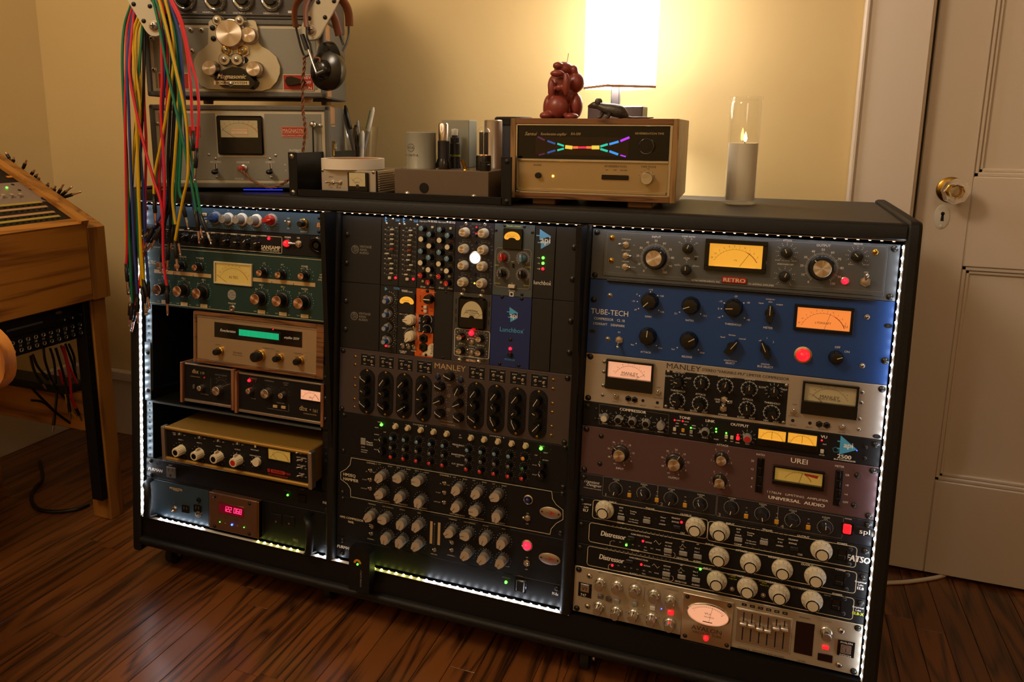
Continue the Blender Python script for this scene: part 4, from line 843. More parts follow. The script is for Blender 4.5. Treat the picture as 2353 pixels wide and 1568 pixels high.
u.plate('maker_plate', 1938, 1207, 2050, 1345, 'black_gloss', 1.2); x, z = u.L(1993, 1277, 1.3); B().rect(x - 8, z - 8, x + 8, z + 7, 'alu', 1.4).disc(x, z - .5, 6.4, 'black_print', 1.5, 28, 6).add([(x - .8, -1.5, z - 5), (x + .8, -1.5, z - 5), (x, -1.5, z + 4)], [(0, 1, 2)], 'black_print').text('AVALON', x, z + 10.5, 3.2, 'white_print', 1.4).text('DESIGN', x, z - 11.5, 3.4, 'white_print', 1.4).obj('plate_lettering', u.e, smooth=False)
for q in ((168, 757), (155, 973), (1963, 1148), (1943, 1390)): u.scr(*q, 4.2, 'steel', 'hex')
u.done()
# ------------------------------------------------------------------ middle bay
mat('mod_black', '#0d0c0c', .5, bump=.08, bsc=1500); mat('mod_navy', '#0d1020', .4); mat('mod_slate', '#41494a', .45); mat('mod_orange', '#c9551a', .45); mat('mod_blue', '#13275c', .4); mat('mod_grey', '#3c3934', .45)
mat('massive_grey', '#4a3f3d', .42, .3, bump=.03, bsc=700); mat('sky_print', '#5aa0d8', .5); mat('pale_navy', '#1a2440', .3)
glow('logo_white', '#cfd8ff', 1.6, '#ffffff'); glow('jewel_red', '#ff2a4a', 1.3, '#a01020'); mat('jewel_blue', '#101c50', .1); mat('gold_print', '#b89868', .5)
ZD, ZE, ZF = view(760, 470, 3.9217), view(760, 790, 3.9217), view(760, 1040, 3.92)
ZD1, ZD2, ZD3, ZE1 = view(860, 490, 8.2519), view(860, 650, 8.2519), view(1030, 500, 7.59), view(770, 800, 7.59)
MX = ZD1(132, 700)[0]; MW = (ZD3(1493, 700)[0] - MX) / 8; PX0 = MX + 8 * MW; PX1 = ZD3(1868, 500)[0]
def modname(b, x, z, h=8, m='sky_print'):   # small triangle maker mark
    b.add([(x, -.15, z + h / 2), (x, -.15, z - h / 2), (x + h * .8, -.15, z)], [(0, 1, 2)], m).rect(x - h * .18, z + h * .16, x, z + h * .26, m).rect(x - h * .18, z - h * .26, x, z - h * .16, m)
def frame(label, u0, row):
    u = Unit('module_rack', label, 'audio rack', 2, u0, u0 + 3, 'mod_black', ZD, x1=MX - .5, screws='', deep=160)
    B().box((PX0 + .4 - u.x0, 0, 0), (PX1 - u.x0, 3, u.h), 'mod_black', .8).obj('supply_panel', u.e); B().box((PX1 + .6 - u.x0, 0, 0), (PWD, 3, u.h), 'mod_black', .8).obj('blank_panel', u.e)
    B().box((MX - u.x0, 90, 2), (PX1 - u.x0, 200, u.h - 2), 'black_matt').obj('chassis', u.e)
    x, z = u.L(*((220, 405) if row == 0 else (212, 1005)))
    p = u.p('grey_print'); p.disc(x, z, 8.2, 'grey_print', .12, 30, 7.4)
    for i in range(9): t = radians(20 * i - 60); p.stroke([(x - 6 * cos(t) * (1 if i % 2 else .5), z + 6 * sin(t)), (x + 6.5 * cos(t + .5), z + 6 * sin(t + .6))], .5, 'grey_print')
    for i, t in enumerate(('VINTAGE', 'KING', 'AUDIO')): p.text(t, x + 10 + (1 if i == 1 else 0), z + 6.4 - 6.2 * i, 4.4, 'grey_print', al='l')
    for a, b in (((148, 270), (142, 527), (2195, 388), (2180, 675)) if row == 0 else ((137, 870), (132, 1125), (2163, 1053), (2150, 1335), (120, 1325))[:4]): u.scr(a, b, 5., 'dark_steel')
    return u
u = frame('upper row of module rack with bright green and red power lights at its right end', 0, 0)
def bigapi(x, z, k, m='sky_print'):
    p = u.p(m); p.add([(x - 6 * k, -.12, z + 17 * k), (x - 6 * k, -.12, z - 1.5 * k), (x + 8 * k, -.12, z + 4 * k), (x + 14 * k, -.12, z + 4 * k), (x + 14 * k, -.12, z + 6 * k)], [(0, 1, 2, 3, 4)], m).add([(x - 3 * k, -.12, z - 3 * k), (x - 3 * k, -.12, z - 17 * k), (x + 12 * k, -.12, z - 8 * k), (x + 12 * k, -.12, z - 3 * k)], [(0, 1, 2, 3)], m).rect(x - 12 * k, z + 5 * k, x - 6 * k, z + 7 * k, m).rect(x - 9 * k, z - 7 * k, x - 3 * k, z - 5 * k, m)
    u.p('white_print').text('api', x + 5 * k, z - 1 * k, 11 * k, 'white_print', .3, bold=.02)
u.z = ZD3; x, z = u.L(1650, 380); bigapi(x, z, 1.05)
for b, m, t in ((705, 'led_green', '+16'), (800, 'led_green', '-16'), (898, 'led_red', '+48')): u.led(1652 - (b - 705) * .03, b, m, 2.6); u.t(1575, b - 2, t, 2.6)
u.t(1640, 1140, 'lunchbox', 7.2, sx=.85); u.t(1778, 1128, '*', 4); u.done()
u = frame('lower row of module rack with plain black end panels below the upper module row', 3, 1); u.done()

def module(nm, lbl, k, n, row, m, z): return Unit(nm, lbl, 'audio module', 2, 3 * row, 3 * row + 3, m, z, x0=MX + k * MW + .3, x1=MX + (k + n) * MW - .3, screws='', deep=80, ch=.4)
# two graphic equalizers with sideways sliders
SL = ([(340, 310), (338, 402), (335, 494), (335, 587), (332, 680), (248, 766), (297, 860), (330, 958), (327, 1050), (325, 1140)], [(690, 328), (697, 420), (671, 514), (668, 606), (662, 702), (664, 795), (641, 889), (700, 985), (658, 1077), (603, 1165)])
for k in (0, 1):
    u = module('graphic_equalizer_module', ('black module with sideways graphic sliders at the left end of the upper module row', 'second black slider module from the left in the upper module row')[k], k, 1, 0, 'mod_black', ZD1)
    dx, dy = 340 * k, 19 * k
    x, z = u.L(210 + dx, 130 + dy); modname(u.p('sky_print'), x, z + 4, 5.5); modname(u.p('sky_print'), x, z - 1.5, 5.5); u.t(448 + dx, 133 + dy, '560', 4.6, 'sky_print')
    for a, b in ((350 + dx, 118 + dy), (230 + dx, 200 + dy), (475 + dx, 212 + dy)): u.scr(a, b, 2.2, 'steel')
    for i, (a, b) in enumerate(SL[k]):
        x, z = u.L(a, b, 5); fr = ('16K', '8K', '4K', '2K', '1K', '500', '250', '125', '63', '31')[i]
        B().box((-3.9, -7, -1.2), (3.9, -3, 1.2), 'red_plastic' if i == 4 else 'ivory', .5).box((-.8, -4, -.7), (.8, 0, .7), 'steel').obj('slider', u.e, (x, 0, z))
        cx, cz = u.L(345 + dx - 2 * i, 325 + dy + 92.5 * i); u.p('black_matt').rect(cx - 13, cz + 1.2, cx + 13, cz + 2.6, 'black_matt', .1)
        for j in range(-2, 3): u.p('grey_print').rect(cx - .2 + j * 5.6, cz - 3.6, cx + .2 + j * 5.6, cz + 1, 'grey_print', .12)
        u.p('grey_print').rect(cx - 11.2, cz - .9, cx + 11.2, cz - .6, 'grey_print', .12); u.p('white_print').text(fr, cx - 15, cz + 1, 2, 'white_print')
    u.btn(*((283, 1230) if k == 0 else (617, 1255)), 6.4, 5.6, 'ivory', 3.5); u.led(*((399, 1228) if k == 0 else (735, 1252)), 'led_red', 2.3); u.t(345 + dx, 272 + dy * .6, '-12      0      +12', 2.2); u.done()
# two channel-strip equalizers
HK = [(885, 288, 'steel_blue', 25), (1035, 400, 'steel_blue', 15), (884, 493, 'cream', 0), (1037, 622, 'cream', -8), (877, 722, 'steel_blue', -40), (1026, 842, 'steel_blue', -25), (874, 942, 'cream', 15), (1024, 1075, 'cream', -45), (873, 1182, 'red_plastic', -80), (1014, 1315, 'red_plastic', 155)]
for k in (0, 1):
    u = module('knob_equalizer_module', ('black module of blue, cream and red capped knobs next to the slider modules', 'black module of blue, cream and red capped knobs beside the navy module')[k], 2 + k, 1, 0, 'mod_black', ZD1)
    dx, dy = 347 * k, 22 * k
    for i, (a, b, c, an) in enumerate(HK):
        u.k(a + dx - i * .5, b + dy, 'harr:' + c, an + (10 * k if i not in (4, 5) else 40)); u.dots(a + dx, b + dy, 8.6, 9, -140, 140, .38, 'grey_print', d=14)
    for a, b in ((1097, 268), (926, 1048), (1072, 1178), (917, 1292)): u.btn(a + dx, b + dy, 4.6, 4.2, 'ivory', 3)
    u.t(935 + dx, 154 + dy * .8, 'Harrison', 3.4, it=.3); u.t(1132 + dx, 158 + dy * .8, '32 EQ', 3.4, bold=.04); u.scr(1035 + dx, 165 + dy * .7, 2.2, 'steel')
    u.t(918 + dx, 1395 + dy, 'Great', 3.2, it=.4); u.t(1088 + dx, 1408 + dy, 'River', 3.2, it=.4)
    for a, b, t in ((1110, 505, 'HI-MID'), (1108, 727, 'LO-MID'), (1098, 960, 'LOW'), (1136, 1175, 'HLF')): u.t(a + dx, b + dy, t, 1.9, 'red_print' if k and b < 600 else 'grey_print')
    u.done()
# navy double module with glowing round logo
u = module('filter_module', 'navy double width module with eight cream knobs and a glowing white round logo', 4, 2, 0, 'mod_navy', ZD1)
for i, ((a, b), an) in enumerate(zip(((1665, 370), (2025, 387), (1650, 685), (2017, 706), (1642, 1002), (2005, 1020), (1635, 1322), (1993, 1345)), (0,) * 8)):
    u.k(a, b, 'ely'); u.nums(a + 60, b - 10, 13.5, ['40', '60', '100', '180', '300', '600', '1k'], -60, 120, 1.7, 'grey_print', d=8)
    u.t(a - 30 + 20, b - 118, 'Gain' if (i // 2) % 2 == 0 else 'Freq', 2.4, 'grey_print')
x, z = u.L(1913, 850, 1); o = B().lathe([(12.6, 0), (12.6, 1.5), (11.8, 2)], 'steel', 36, (x, 0, z)).obj('logo_lamp', u.e); B().lathe([(11.8, 1.6), (10, 2.2), (0, 2.4)], 'logo_white', 36, (x, 0, z)).text('elysia', x, z, 4, 'grey_print', 2.6).obj('lens', o)
u.led(1933, 268, 'led_red', 1.3); u.led(1927, 388, 'led_red', 1.3); u.led(1897, 1332, 'led_yellow', 1.5)
for a, b in ((1920, 312), (1915, 430), (1912, 560), (1900, 1165)): u.btn(a, b, 4.4, 4.4, 'knob_black', 3)
for a, b in ((1737, 200), (2097, 215), (1695, 1455), (2055, 1480)): u.scr(a, b, 2.6, 'steel', 'hex')
for q in ((1672, 500, 1830, 543), (2028, 523, 2190, 565), (1652, 1125, 1810, 1168), (2010, 1150, 2168, 1195)): u.rr(*q, 1.8, .3, 'grey_print')
u.t(1935, 210, 'XFILTER 500', 2.4, 'grey_print'); u.done()
# slate double module, hump meter
def hump(u, a0, b0, a1, b1, face, txt=None, dn='black_gloss', frame_=None):
    """amber meter with a rounded, notched window; corner points of the lit window"""
    x0, z1 = u.L(a0, b0, 2); x1, z0 = u.L(a1, b1, 2); w = x1 - x0; h = z1 - z0; cx = (x0 + x1) / 2
    fx0, fz1, fx1, fz0 = frame_
    o = B().box((fx0, -5, fz0), (fx1, 0, fz1), dn, .8).obj('hump_meter', u.e)
    pts = [(cx + w / 2 * cos(radians(t)), z0 + h * .25 + (h * .75) * sin(radians(t))) for t in range(0, 181, 12)]
    pts += [(x0 + w * .02, z0 + h * .12), (x0 + w * .1, z0), (x0 + w * .24, z0)] + [(cx - w * .24 * cos(radians(t)), z0 + h * .26 * sin(radians(t))) for t in range(15, 166, 15)] + [(x1 - w * .24, z0), (x1 - w * .1, z0), (x1 - w * .02, z0 + h * .12)]
    B().prism(pts[::-1], 5, 5.5, face).obj('meter_face', o)
    p = B()
    for t in range(-60, 61, 10): p.stroke([(cx + w * .36 * sin(radians(t)), z0 + w * .36 * cos(radians(t)) * .9), (cx + w * .41 * sin(radians(t)), z0 + w * .41 * cos(radians(t)) * .9)], .25, 'dark_print', 5.7)
    if txt: p.text(txt, cx, z0 + h * .45, h * .13, 'dark_print', 5.7)
    p.stroke([(cx - w * .16, z0 + h * .2), (cx - w * .3, z0 + h * .52)], .3, 'black_print', 5.8); p.obj('scale_print', o, smooth=False)
u = module('germanium_compressor_module', 'slate double width module with red and grey pointer knobs under a small amber meter', 6, 2, 0, 'mod_slate', ZD3)
x0, z0 = u.L(962, 545); x1, z1 = u.L(1312, 205); hump(u, 990, 238, 1262, 397, 'meter_amber', 'Chandler', frame_=(x0, z1, x1, z0))
x0, z0 = u.L(803, 1205); x1, z1 = u.L(1455, 560); B().box((x0, -.6, z0), (x1, 0, z1), 'mod_grey').obj('control_field', u.e); u.off = .6; u.rrl(x0 + .5, z0 + .5, x1 - .5, z1 - .5, 5, .8, 'grey_print')
for a, b, c, bx, by in ((950, 720, 'red_plastic', 965, 700), (1290, 740, 'steel_blue', 1302, 715), (945, 1000, 'knob_black', 955, 980), (1285, 1020, 'knob_black', 1298, 1000)): u.k(bx, by, 'chan:' + c, 0, True); u.ticks(bx, by, 10, 13, 21, -140, 140, .4); 
for a, b, t in ((848, 832, 'INPUT'), (1393, 868, 'OUTPUT'), (857, 1148, 'ATTACK'), (1362, 1187, 'RELEASE'), (1113, 1148, 'IN'), (1125, 772, 'FAST')): u.t(a, b, t, 1.9, 'yellow_print')
u.btn(1127, 840, 3, 7, 'black_gloss', 3); u.btn(1098, 1205, 13, 6.4, 'ivory', 7); u.off = 0.
u.t(1130, 150, 'Chandler Limited', 2.8, 'yellow_print', it=.3); u.t(1108, 1283, 'COMP', 3, bold=.03); x, z = u.L(1103, 1340); u.p().rect(x - 4, z - 4, x + 4, z + 4, 'white_print', .1); u.p('black_matt').rect(x - 2.4, z - 2.4, x + 2.4, z + 2.4, 'black_matt', .2)
for a, b in ((983, 143), (1327, 160), (833, 222), (1468, 258), (1283, 1345), (938, 1395)): u.scr(a, b, 2.4, 'dark_steel')
u.done()
# lower row
u = module('stepped_equalizer_module', 'black module with four stacked grey and blue knobs, left end of lower row', 0, 1, 1, 'mod_black', ZD2)
for a, b, an in ((215, 350, -20), (210, 610, 0), (203, 865, 25), (195, 1120, -20)): u.k(a, b, 'api5:grey_plastic', an); u.dots(a + 40, b - 40, 13.5, 9, 0, 150, .7, 'white_print', d=6); u.nums(a + 40, b - 40, 17.5, ['5', '7', '10', '12', '15'], 40, 140, 2.2, 'grey_print', d=6)
x, z = u.L(205, 115); modname(u.p('sky_print'), x, z, 7); u.t(425, 108, '550b', 4.6, 'sky_print'); u.led(218, 1198, 'led_red', 2.2); u.btn(272, 1207, 5, 5, 'ivory', 3); u.done()
u = module('limiter_module', 'black module with hump shaped amber meter and two cream pointer knobs', 1, 1, 1, 'mod_black', ZD2)
x0, z0 = u.L(488, 560); x1, z1 = u.L(790, 215); hump(u, 498, 248, 762, 412, 'meter_amber', 'INWARD', 'mod_black', (x0, z1, x1, z0))
u.k(655, 715, 'inw', -95); u.ticks(690, 700, 13.5, 16.5, 25, -140, 140, .5, d=3); u.k(655, 1025, 'inw', -145); u.ticks(690, 1015, 13.5, 16.5, 25, -140, 140, .5, d=3)
for q in ((765, 885), (530, 1220), (637, 1228), (745, 1242)): u.tog(*q, 0, -30, .8)
for a, b, t in ((575, 145, 'INWARD'), (625, 172, 'CONNECTIONS'), (560, 597, 'REDUCTION'), (567, 860, 'ZERO'), (535, 1160, 'FAST'), (640, 1168, 'LINK'), (748, 1182, 'IN'), (745, 1295, 'BYPASS'), (543, 1300, 'THE BRUTE'), (543, 1328, 'LIMITER')): u.t(a, b, t, 2.2, 'white_print', bold=.03, it=.2 if b < 200 else 0)
u.done()
u = module('effects_loop_module', 'bright orange module with black knobs and two black jack sockets', 2, 1, 1, 'mod_orange', ZD2)
u.k(1005, 320, 'radl', 80); x, z = u.L(1005, 320, 12); link('knob', B().lathe([(9.8, 0), (9.6, 6), (8.4, 14), (0, 14.4)], 'knob_black', 36, flute=8, fd=.06).mesh('knob'), u.e, (x, 0, z)); B().rect(x - 7, z - .9, x + 6, z + .9, 'white_print', 14.9).obj('knob_pointer', u.e); u.arc(1020, 310, 12.5, -90, 140, .3, 'black_print')
for b in (465, 543): u.btn(962, b, 6.6, 6.2, 'ivory', 5); u.hole(907, b - 12, 1.8); u.t(1085, b, 'INSERT', 1.7, 'black_print')
u.plate('send_panel', 845, 600, 1128, 968, 'black_panel', .6, .3); u.off = .6
for a, b in ((1005, 700), (998, 890)): u.k(a, b, 'radl', -140, True); u.arc(a, b, 9.4, -60, 120, .9)
x, z = u.L(862, 700); u.off = 0.
for a, b in ((928, 1063), (925, 1225)): u.jack(a, b, 7.4, 'knob_black')
x0, z0 = u.L(890, 1375); x1, z1 = u.L(1120, 1180); u.p('cream_print').add([(x0, -.1, z0), (x1, -.1, z0), (x1, -.1, z1 + 3), (x1 - 7, -.1, z1 + 1)], [(0, 1, 2, 3)], 'cream_print')
p = B().text('Radial', 0, 0, 5.5, 'dark_print', 0); x, z = u.L(1088, 1270); v = [(x - c, -.3, z + a) for a, _, c in p.v]; q = u.p('dark_print'); q.add(v, p.f, 'dark_print')
u.t(895, 1365, 'EXTC', 2.6, 'black_print', bold=.04); u.t(1060, 1385, 'EFFECTS LOOP', 2, 'black_print'); u.scr(1005, 158, 2.8, 'knob_black'); u.scr(975, 1370, 2.4, 'knob_black'); u.t(915, 158, 'EXT', 1.8, 'cream_print'); u.t(1105, 180, '500 ADAPTER', 1.6, 'cream_print')
p = B().text('RECEIVE    SEND', 0, 0, 2.6, 'white_print', 0); x, z = u.L(862, 785); u.p('white_print').add([(x - c, -.8, z + a) for a, _, c in p.v], p.f, 'white_print'); p = B().text('BLEND', 0, 0, 3, 'black_print', 0); x, z = u.L(875, 295); u.p('black_print').add([(x - c, -.2, z + a) for a, _, c in p.v], p.f, 'black_print'); u.done()
u = module('blank_module', 'plain black blank module beside the orange module', 3, 1, 1, 'mod_black', ZD2); u.scr(1355, 178, 2., 'dark_steel'); u.scr(1300, 1425, 2., 'dark_steel'); u.done()
u = module('leveling_module', 'grey double width module with big black round meter and four small metal capped knobs', 4, 2, 1, 'mod_grey', ZD2)
x0, z0 = u.L(1580, 860, 4); x1, z1 = u.L(2130, 300, 4); mo = B().box((x0, -8, z0), (x1, 0, z1), 'black_gloss', 4).obj('round_meter', u.e)
x0, z0 = u.L(1645, 650, 8); x1, z1 = u.L(2060, 370, 8); cx = (x0 + x1) / 2; w = x1 - x0; h = z1 - z0
pts = [(cx + w / 2 * cos(radians(t)), z0 + h * .2 + h * .8 * sin(radians(t))) for t in range(0, 181, 12)] + [(x0, z0)] + [(cx - w * .13 * cos(radians(t)), z0 + w * .1 * sin(radians(t))) for t in range(0, 181, 20)] + [(x1, z0)]
B().prism(pts[::-1], 8, 8.3, 'meter_dim').obj('meter_face', mo); p = B()
p.stroke([(cx + w * .42 * sin(radians(t)), z0 - 4 + w * .44 * cos(radians(t))) for t in range(-62, 63, 6)], .3, 'dark_print', 8.5)
for t in range(-60, 61, 8): p.stroke([(cx + w * .42 * sin(radians(t)), z0 - 4 + w * .44 * cos(radians(t))), (cx + w * .45 * sin(radians(t)), z0 - 4 + w * .48 * cos(radians(t)))], .3, 'dark_print', 8.5)
p.text('DOUBLEWIDE', cx, z0 + h * .42, 2.6, 'dark_print', 8.5).text('TUBE COMPRESSOR', cx, z0 + h * .3, 2.2, 'dark_print', 8.5).text('RETRO', cx + 2, z0 + h * .18, 2.6, 'dark_print', 8.5).stroke([(cx + w * .2, z0 + 1), (cx + w * .5, z0 + h * .3)], .4, 'black_print', 8.6); p.obj('scale_print', mo, smooth=False)
for q in ((1655, 230), (2017, 258), (1610, 1472), (1972, 1505)): u.scr(*q, 3.6, 'steel')
for a, b in ((1555, 350), (1550, 540), (1548, 700), (2185, 410), (2180, 590), (2172, 760)): x, z = u.L(a, b); u.p('black_matt').rect(x - 1, z - 5, x + 1, z + 5, 'black_matt', .1)
u.rr(1530, 862, 2172, 1450, 4, .9, 'white_print'); u.led(1838, 957, 'led_red', 5.)
for a, b, t, an in ((1608, 1043, 'ATTACK', 0), (1970, 1080, 'RECOVERY', 70), (1598, 1307, 'INPUT', 0), (1962, 1342, 'OUTPUT', -140)): u.k(a, b, 'retS', an); u.dots(a, b, 12.5, 11, -130, 130, .7, d=15); x, z = u.L(a, b, 15); u.p().text(t, x, z - 13.5, 2.1, 'white_print')
for a, b in ((1835, 1135), (1828, 1328)): u.tog(a, b, -20, -30, 1.)
for a, b, t in ((1848, 1055, 'SINGLE'), (1843, 1198, 'DOUBLE'), (1842, 1252, 'ACTIVE'), (1838, 1390, 'BYPASS')): u.t(a, b, t, 2.)
u.plate('red_badge', 1748, 1450, 1908, 1502, 'red_badge', 1); u.off = 1.; u.t(1830, 1478, 'RETRO', 4.2, 'cream_print', bold=.04); u.off = 0.; u.done()
u = module('blank_blue_panel', 'plain blue panel with pale blue lettering and one red light in the lower module row', 6, 2, 1, 'mod_blue', ZD)
x, z = u.L(1632, 995); bigapi(x, z, .82, 'blue_print'); u.t(1628, 1133, 'Lunchbox', 8.4, 'blue_print', sx=.95); u.t(1735, 1128, 'TM', 1.6, 'blue_print'); u.t(1613, 1400, 'POWER', 3.6, 'blue_print', sx=1.1); u.led(1616, 1302, 'led_red', 3.); u.scr(1618, 1220, 2.8, 'dark_steel'); x, z = u.L(1614, 1358, 4); link('push_switch', B().lathe([(4.6, 0), (4.4, 6), (3, 8), (0, 8)], 'knob_black', 20).mesh('push_switch'), u.e, (x, 0, z))
for q in ((1545, 832), (1720, 850), (1522, 1435), (1692, 1453)): u.scr(*q, 2.8, 'dark_steel')
u.done()

u = Unit('mastering_equalizer', 'wide brown grey equalizer with eight black capsule panels of pointer knobs', 'audio unit', 2, 6, 9, 'massive_grey', ZE)
def stad(cx, cz, w, h): 
    r = w / 2; return [(cx + r * sin(radians(t)), cz + (h / 2 - r) + r * cos(radians(t))) for t in range(-90, 91, 15)] + [(cx + r * sin(radians(t)), cz - (h / 2 - r) + r * cos(radians(t))) for t in range(90, 271, 15)]
CAP = ((327, 432, (-58, -60, -58)), (494, 452, (-145, -58, -60)), (662, 472, (-140, -40, 55)), (835, 495, (-145, -90, 45)), (1307, 560, (-145, -40, -60)), (1489, 585, (-145, -35, -30)), (1677, 612, (-145, -140, -28)), (1868, 637, (-150, -60, 40)))
for a, b, an in CAP:
    x, z = u.L(a, b); B().prism(stad(x, z, 35, 93)[::-1], 0, .9, 'black_panel').obj('capsule_panel', u.e)
    for dz, t, i in ((27, 'x', 0), (1.5, 'y', 1), (-24, 'z', 2)):
        put(u.e, x - 1, z + dz, 'manl' if i != 1 else 'mvm', an[i], -.9)
        for j in range(12): q = radians(-130 + 26 * j); u.p('grey_print').disc(x - 1 + 14.3 * sin(q), z + dz + 12.8 * cos(q), .35, 'grey_print', 1.05)
    B().lathe([(6.4, 0), (6.4, .8), (5.6, 1.2)], 'brass', 24, (x - 1, -.9, z + 1.5)).obj('knob_collar', u.e)
    for dz in (42.5, -42.5): link('screw', screw_me(2.1, 'brass', 'hex'), u.e, (x, -.9, z + dz))
for a, b in ((337, 148), (503, 168), (672, 190), (845, 212), (1316, 265), (1501, 288), (1690, 313), (1880, 337)):
    x, z = u.L(a, b); B().box((x - 16, -.9, z - 12), (x + 16, 0, z + 12), 'black_panel', .9).obj('switch_panel', u.e); u.rrl(x - 16, z - 12.4, x + 16, z + 12, 2, .5, 'grey_print'); u.off = .9
    bm, lm = toggle_me(.62)
    for dx, dz in ((-7, 0), (9, -2)):
        o = link('toggle_switch', bm, u.e, (x + dx, -.9, z + dz)); l = link('lever', lm, o); l.rotation_euler = (radians(-25), 0, radians(25))
    p = u.p(); p.text('BOOST', x - 7, z + 7, 2, 'white_print').text('CUT', x - 7, z - 8, 2, 'white_print').text('OUT', x + 1.5, z, 2, 'white_print').text('SHELF', x + 10, z + 7, 2, 'white_print').text('BELL', x + 10, z - 8.5, 2, 'white_print').text('22 - 1K', x + 3, z + 10.2, 1.5, 'grey_print'); u.off = 0.
for a, b, an in ((1050, 310, -70), (965, 400, -70), (1130, 430, -155), (955, 525, -118), (1130, 555, -118), (965, 648, -62), (1135, 685, -62)): u.k(a, b, 'manl', an); u.dots(a + 18, b - 14, 15, 7, -40, 100, .7, 'gold_print', d=4)
for a, b in ((963, 303), (1170, 330)): x, z = u.L(a, b, 3); link('push_button', B().lathe([(5.4, 0), (5, 4), (3, 6), (0, 6.2)], 'pale_navy', 24).mesh('push_button'), u.e, (x, 0, z))
for c, (a, t) in enumerate(zip((-26.5, -16.5, -6.2, 4, 13.2, 22), 'MANLEY')): pass
u.t(1073, 213, 'MANLEY', 10.5, 'gold_print', sx=1.12)
for a, b, t in ((1070, 262, 'POWER'), (1068, 372, 'GAIN'), (1064, 462, 'LOW'), (1062, 478, 'PASS'), (1061, 588, 'HIGH'), (1060, 604, 'PASS'), (1045, 700, 'MASSIVE PASSIVE'), (1058, 728, 'STEREO EQUALIZER'), (965, 271, 'IN'), (1175, 296, 'IN')): u.t(a, b, t, 2.3, 'gold_print')
for q in ((222, 118), (220, 190), (217, 312), (217, 382), (213, 500), (213, 573), (2005, 327), (2003, 408), (1998, 540), (1995, 620), (1990, 748), (1985, 828)): u.scr(*q, 2.4, 'brass', 'hex')
u.done()

u = Unit('parametric_equalizer', 'black equalizer with two banks of tiny blue, grey and red knobs under cream buttons', 'audio unit', 2, 9, 11, 'black_panel', ZE, screws='')
BT = ((570, 755), (682, 770), (798, 788), (914, 805), (1033, 823), (1252, 860), (1372, 875), (1497, 893), (1620, 912), (1747, 932))
R1 = ((540, 855), (655, 870), (770, 888), (888, 908), (1005, 922), (1225, 962), (1347, 980), (1470, 997), (1598, 1018), (1730, 1037)); R2 = ((537, 940), (653, 957), (768, 972), (885, 993), (1003, 1010), (1220, 1052), (1347, 1068), (1470, 1088), (1595, 1110), (1723, 1130)); R3 = ((538, 1023), (650, 1040), (765, 1058), (883, 1080), (1001, 1098), (1217, 1133), (1340, 1155), (1464, 1175), (1592, 1198), (1717, 1218))
bme = B().lathe([(5.6, 0), (5.6, 1), (4.6, 1.4), (4.5, 8), (3.8, 9), (0, 9.2)], 'cream_dark', 24).mesh('round_button')
for i, (a, b) in enumerate(BT): x, z = u.L(a, b, 9); link('round_button', bme, u.e, (x, 0, z)); u.t(a + 10, b - 36, '22 - 220', 1.8)
for R, c in ((R1, 'steel_blue'), (R2, 'grey_dark'), (R3, 'red_plastic')):
    for i, (a, b) in enumerate(R): u.k(a, b, 'mey:' + ('orange_print' if i == 9 and R is R1 else 'green_plastic' if i == 9 and R is R2 else c), random.choice((-30, 20, 35, 40, 0)) if i % 5 > 1 else -25); u.dots(a, b, 8.6, 11, -140, 140, .4, d=13); u.nums(a, b, 11.8, ['2', '4', '8'], 60, 150, 1.7, 'grey_print', d=13)
u.led(455, 732, 'led_green', 3.); u.led(1893, 947, 'led_green', 3.2)
for q in ((453, 772), (455, 816), (1890, 990), (1890, 1030), (1985, 957)): u.led(*q, 'led_off', 1.4)
for a, b in ((445, 885), (440, 985), (1888, 1112), (1885, 1205)): u.k(a, b, 'rnd', -30)
for a, b, t, h in ((443, 708, 'POWER', 2.), (415, 757, 'INPUT', 2.), (415, 820, 'OUTPUT', 2.), (487, 798, 'CLIP', 2.), (412, 868, 'LO CUT', 2.), (410, 955, 'HI CUT', 2.), (1150, 915, 'FREQUENCY', 3), (1143, 930, '(Hz)', 1.8), (1145, 1003, 'BANDWIDTH', 3), (1143, 1018, '(octaves)', 1.8), (1143, 1088, 'CUT / BOOST', 2.8), (1140, 1104, '(dB)', 1.8), (1165, 825, 'IN', 2.2), (1168, 848, 'OUT', 2.2), (1905, 925, 'READY', 2), (1937, 985, 'INPUT', 2), (1935, 1052, 'OUTPUT', 2), (1850, 1005, 'CLIP', 2), (1840, 1095, 'LO CUT', 2), (1838, 1182, 'HI CUT', 2)): u.t(a, b, t, h)
u.t(803, 735, 'C H A N N E L   A', 2.6); u.t(1497, 838, 'C H A N N E L   B', 2.6); x, z = u.L(292, 880); u.p('grey_print').rect(x - 5.5, z - 7, x + 5.5, z + 7, 'grey_print'); u.t(350, 890, 'Meyer', 4); u.t(350, 910, 'Sound', 4); u.t(290, 932, 'CP-10', 2.2); u.t(305, 960, 'PARAMETRIC', 1.8); u.t(300, 978, 'EQUALIZER', 1.8)
for a, b in ((112, 965), (2110, 940), (118, 645)): u.scr(a, b, 4.3, 'dark_steel')
u.done()

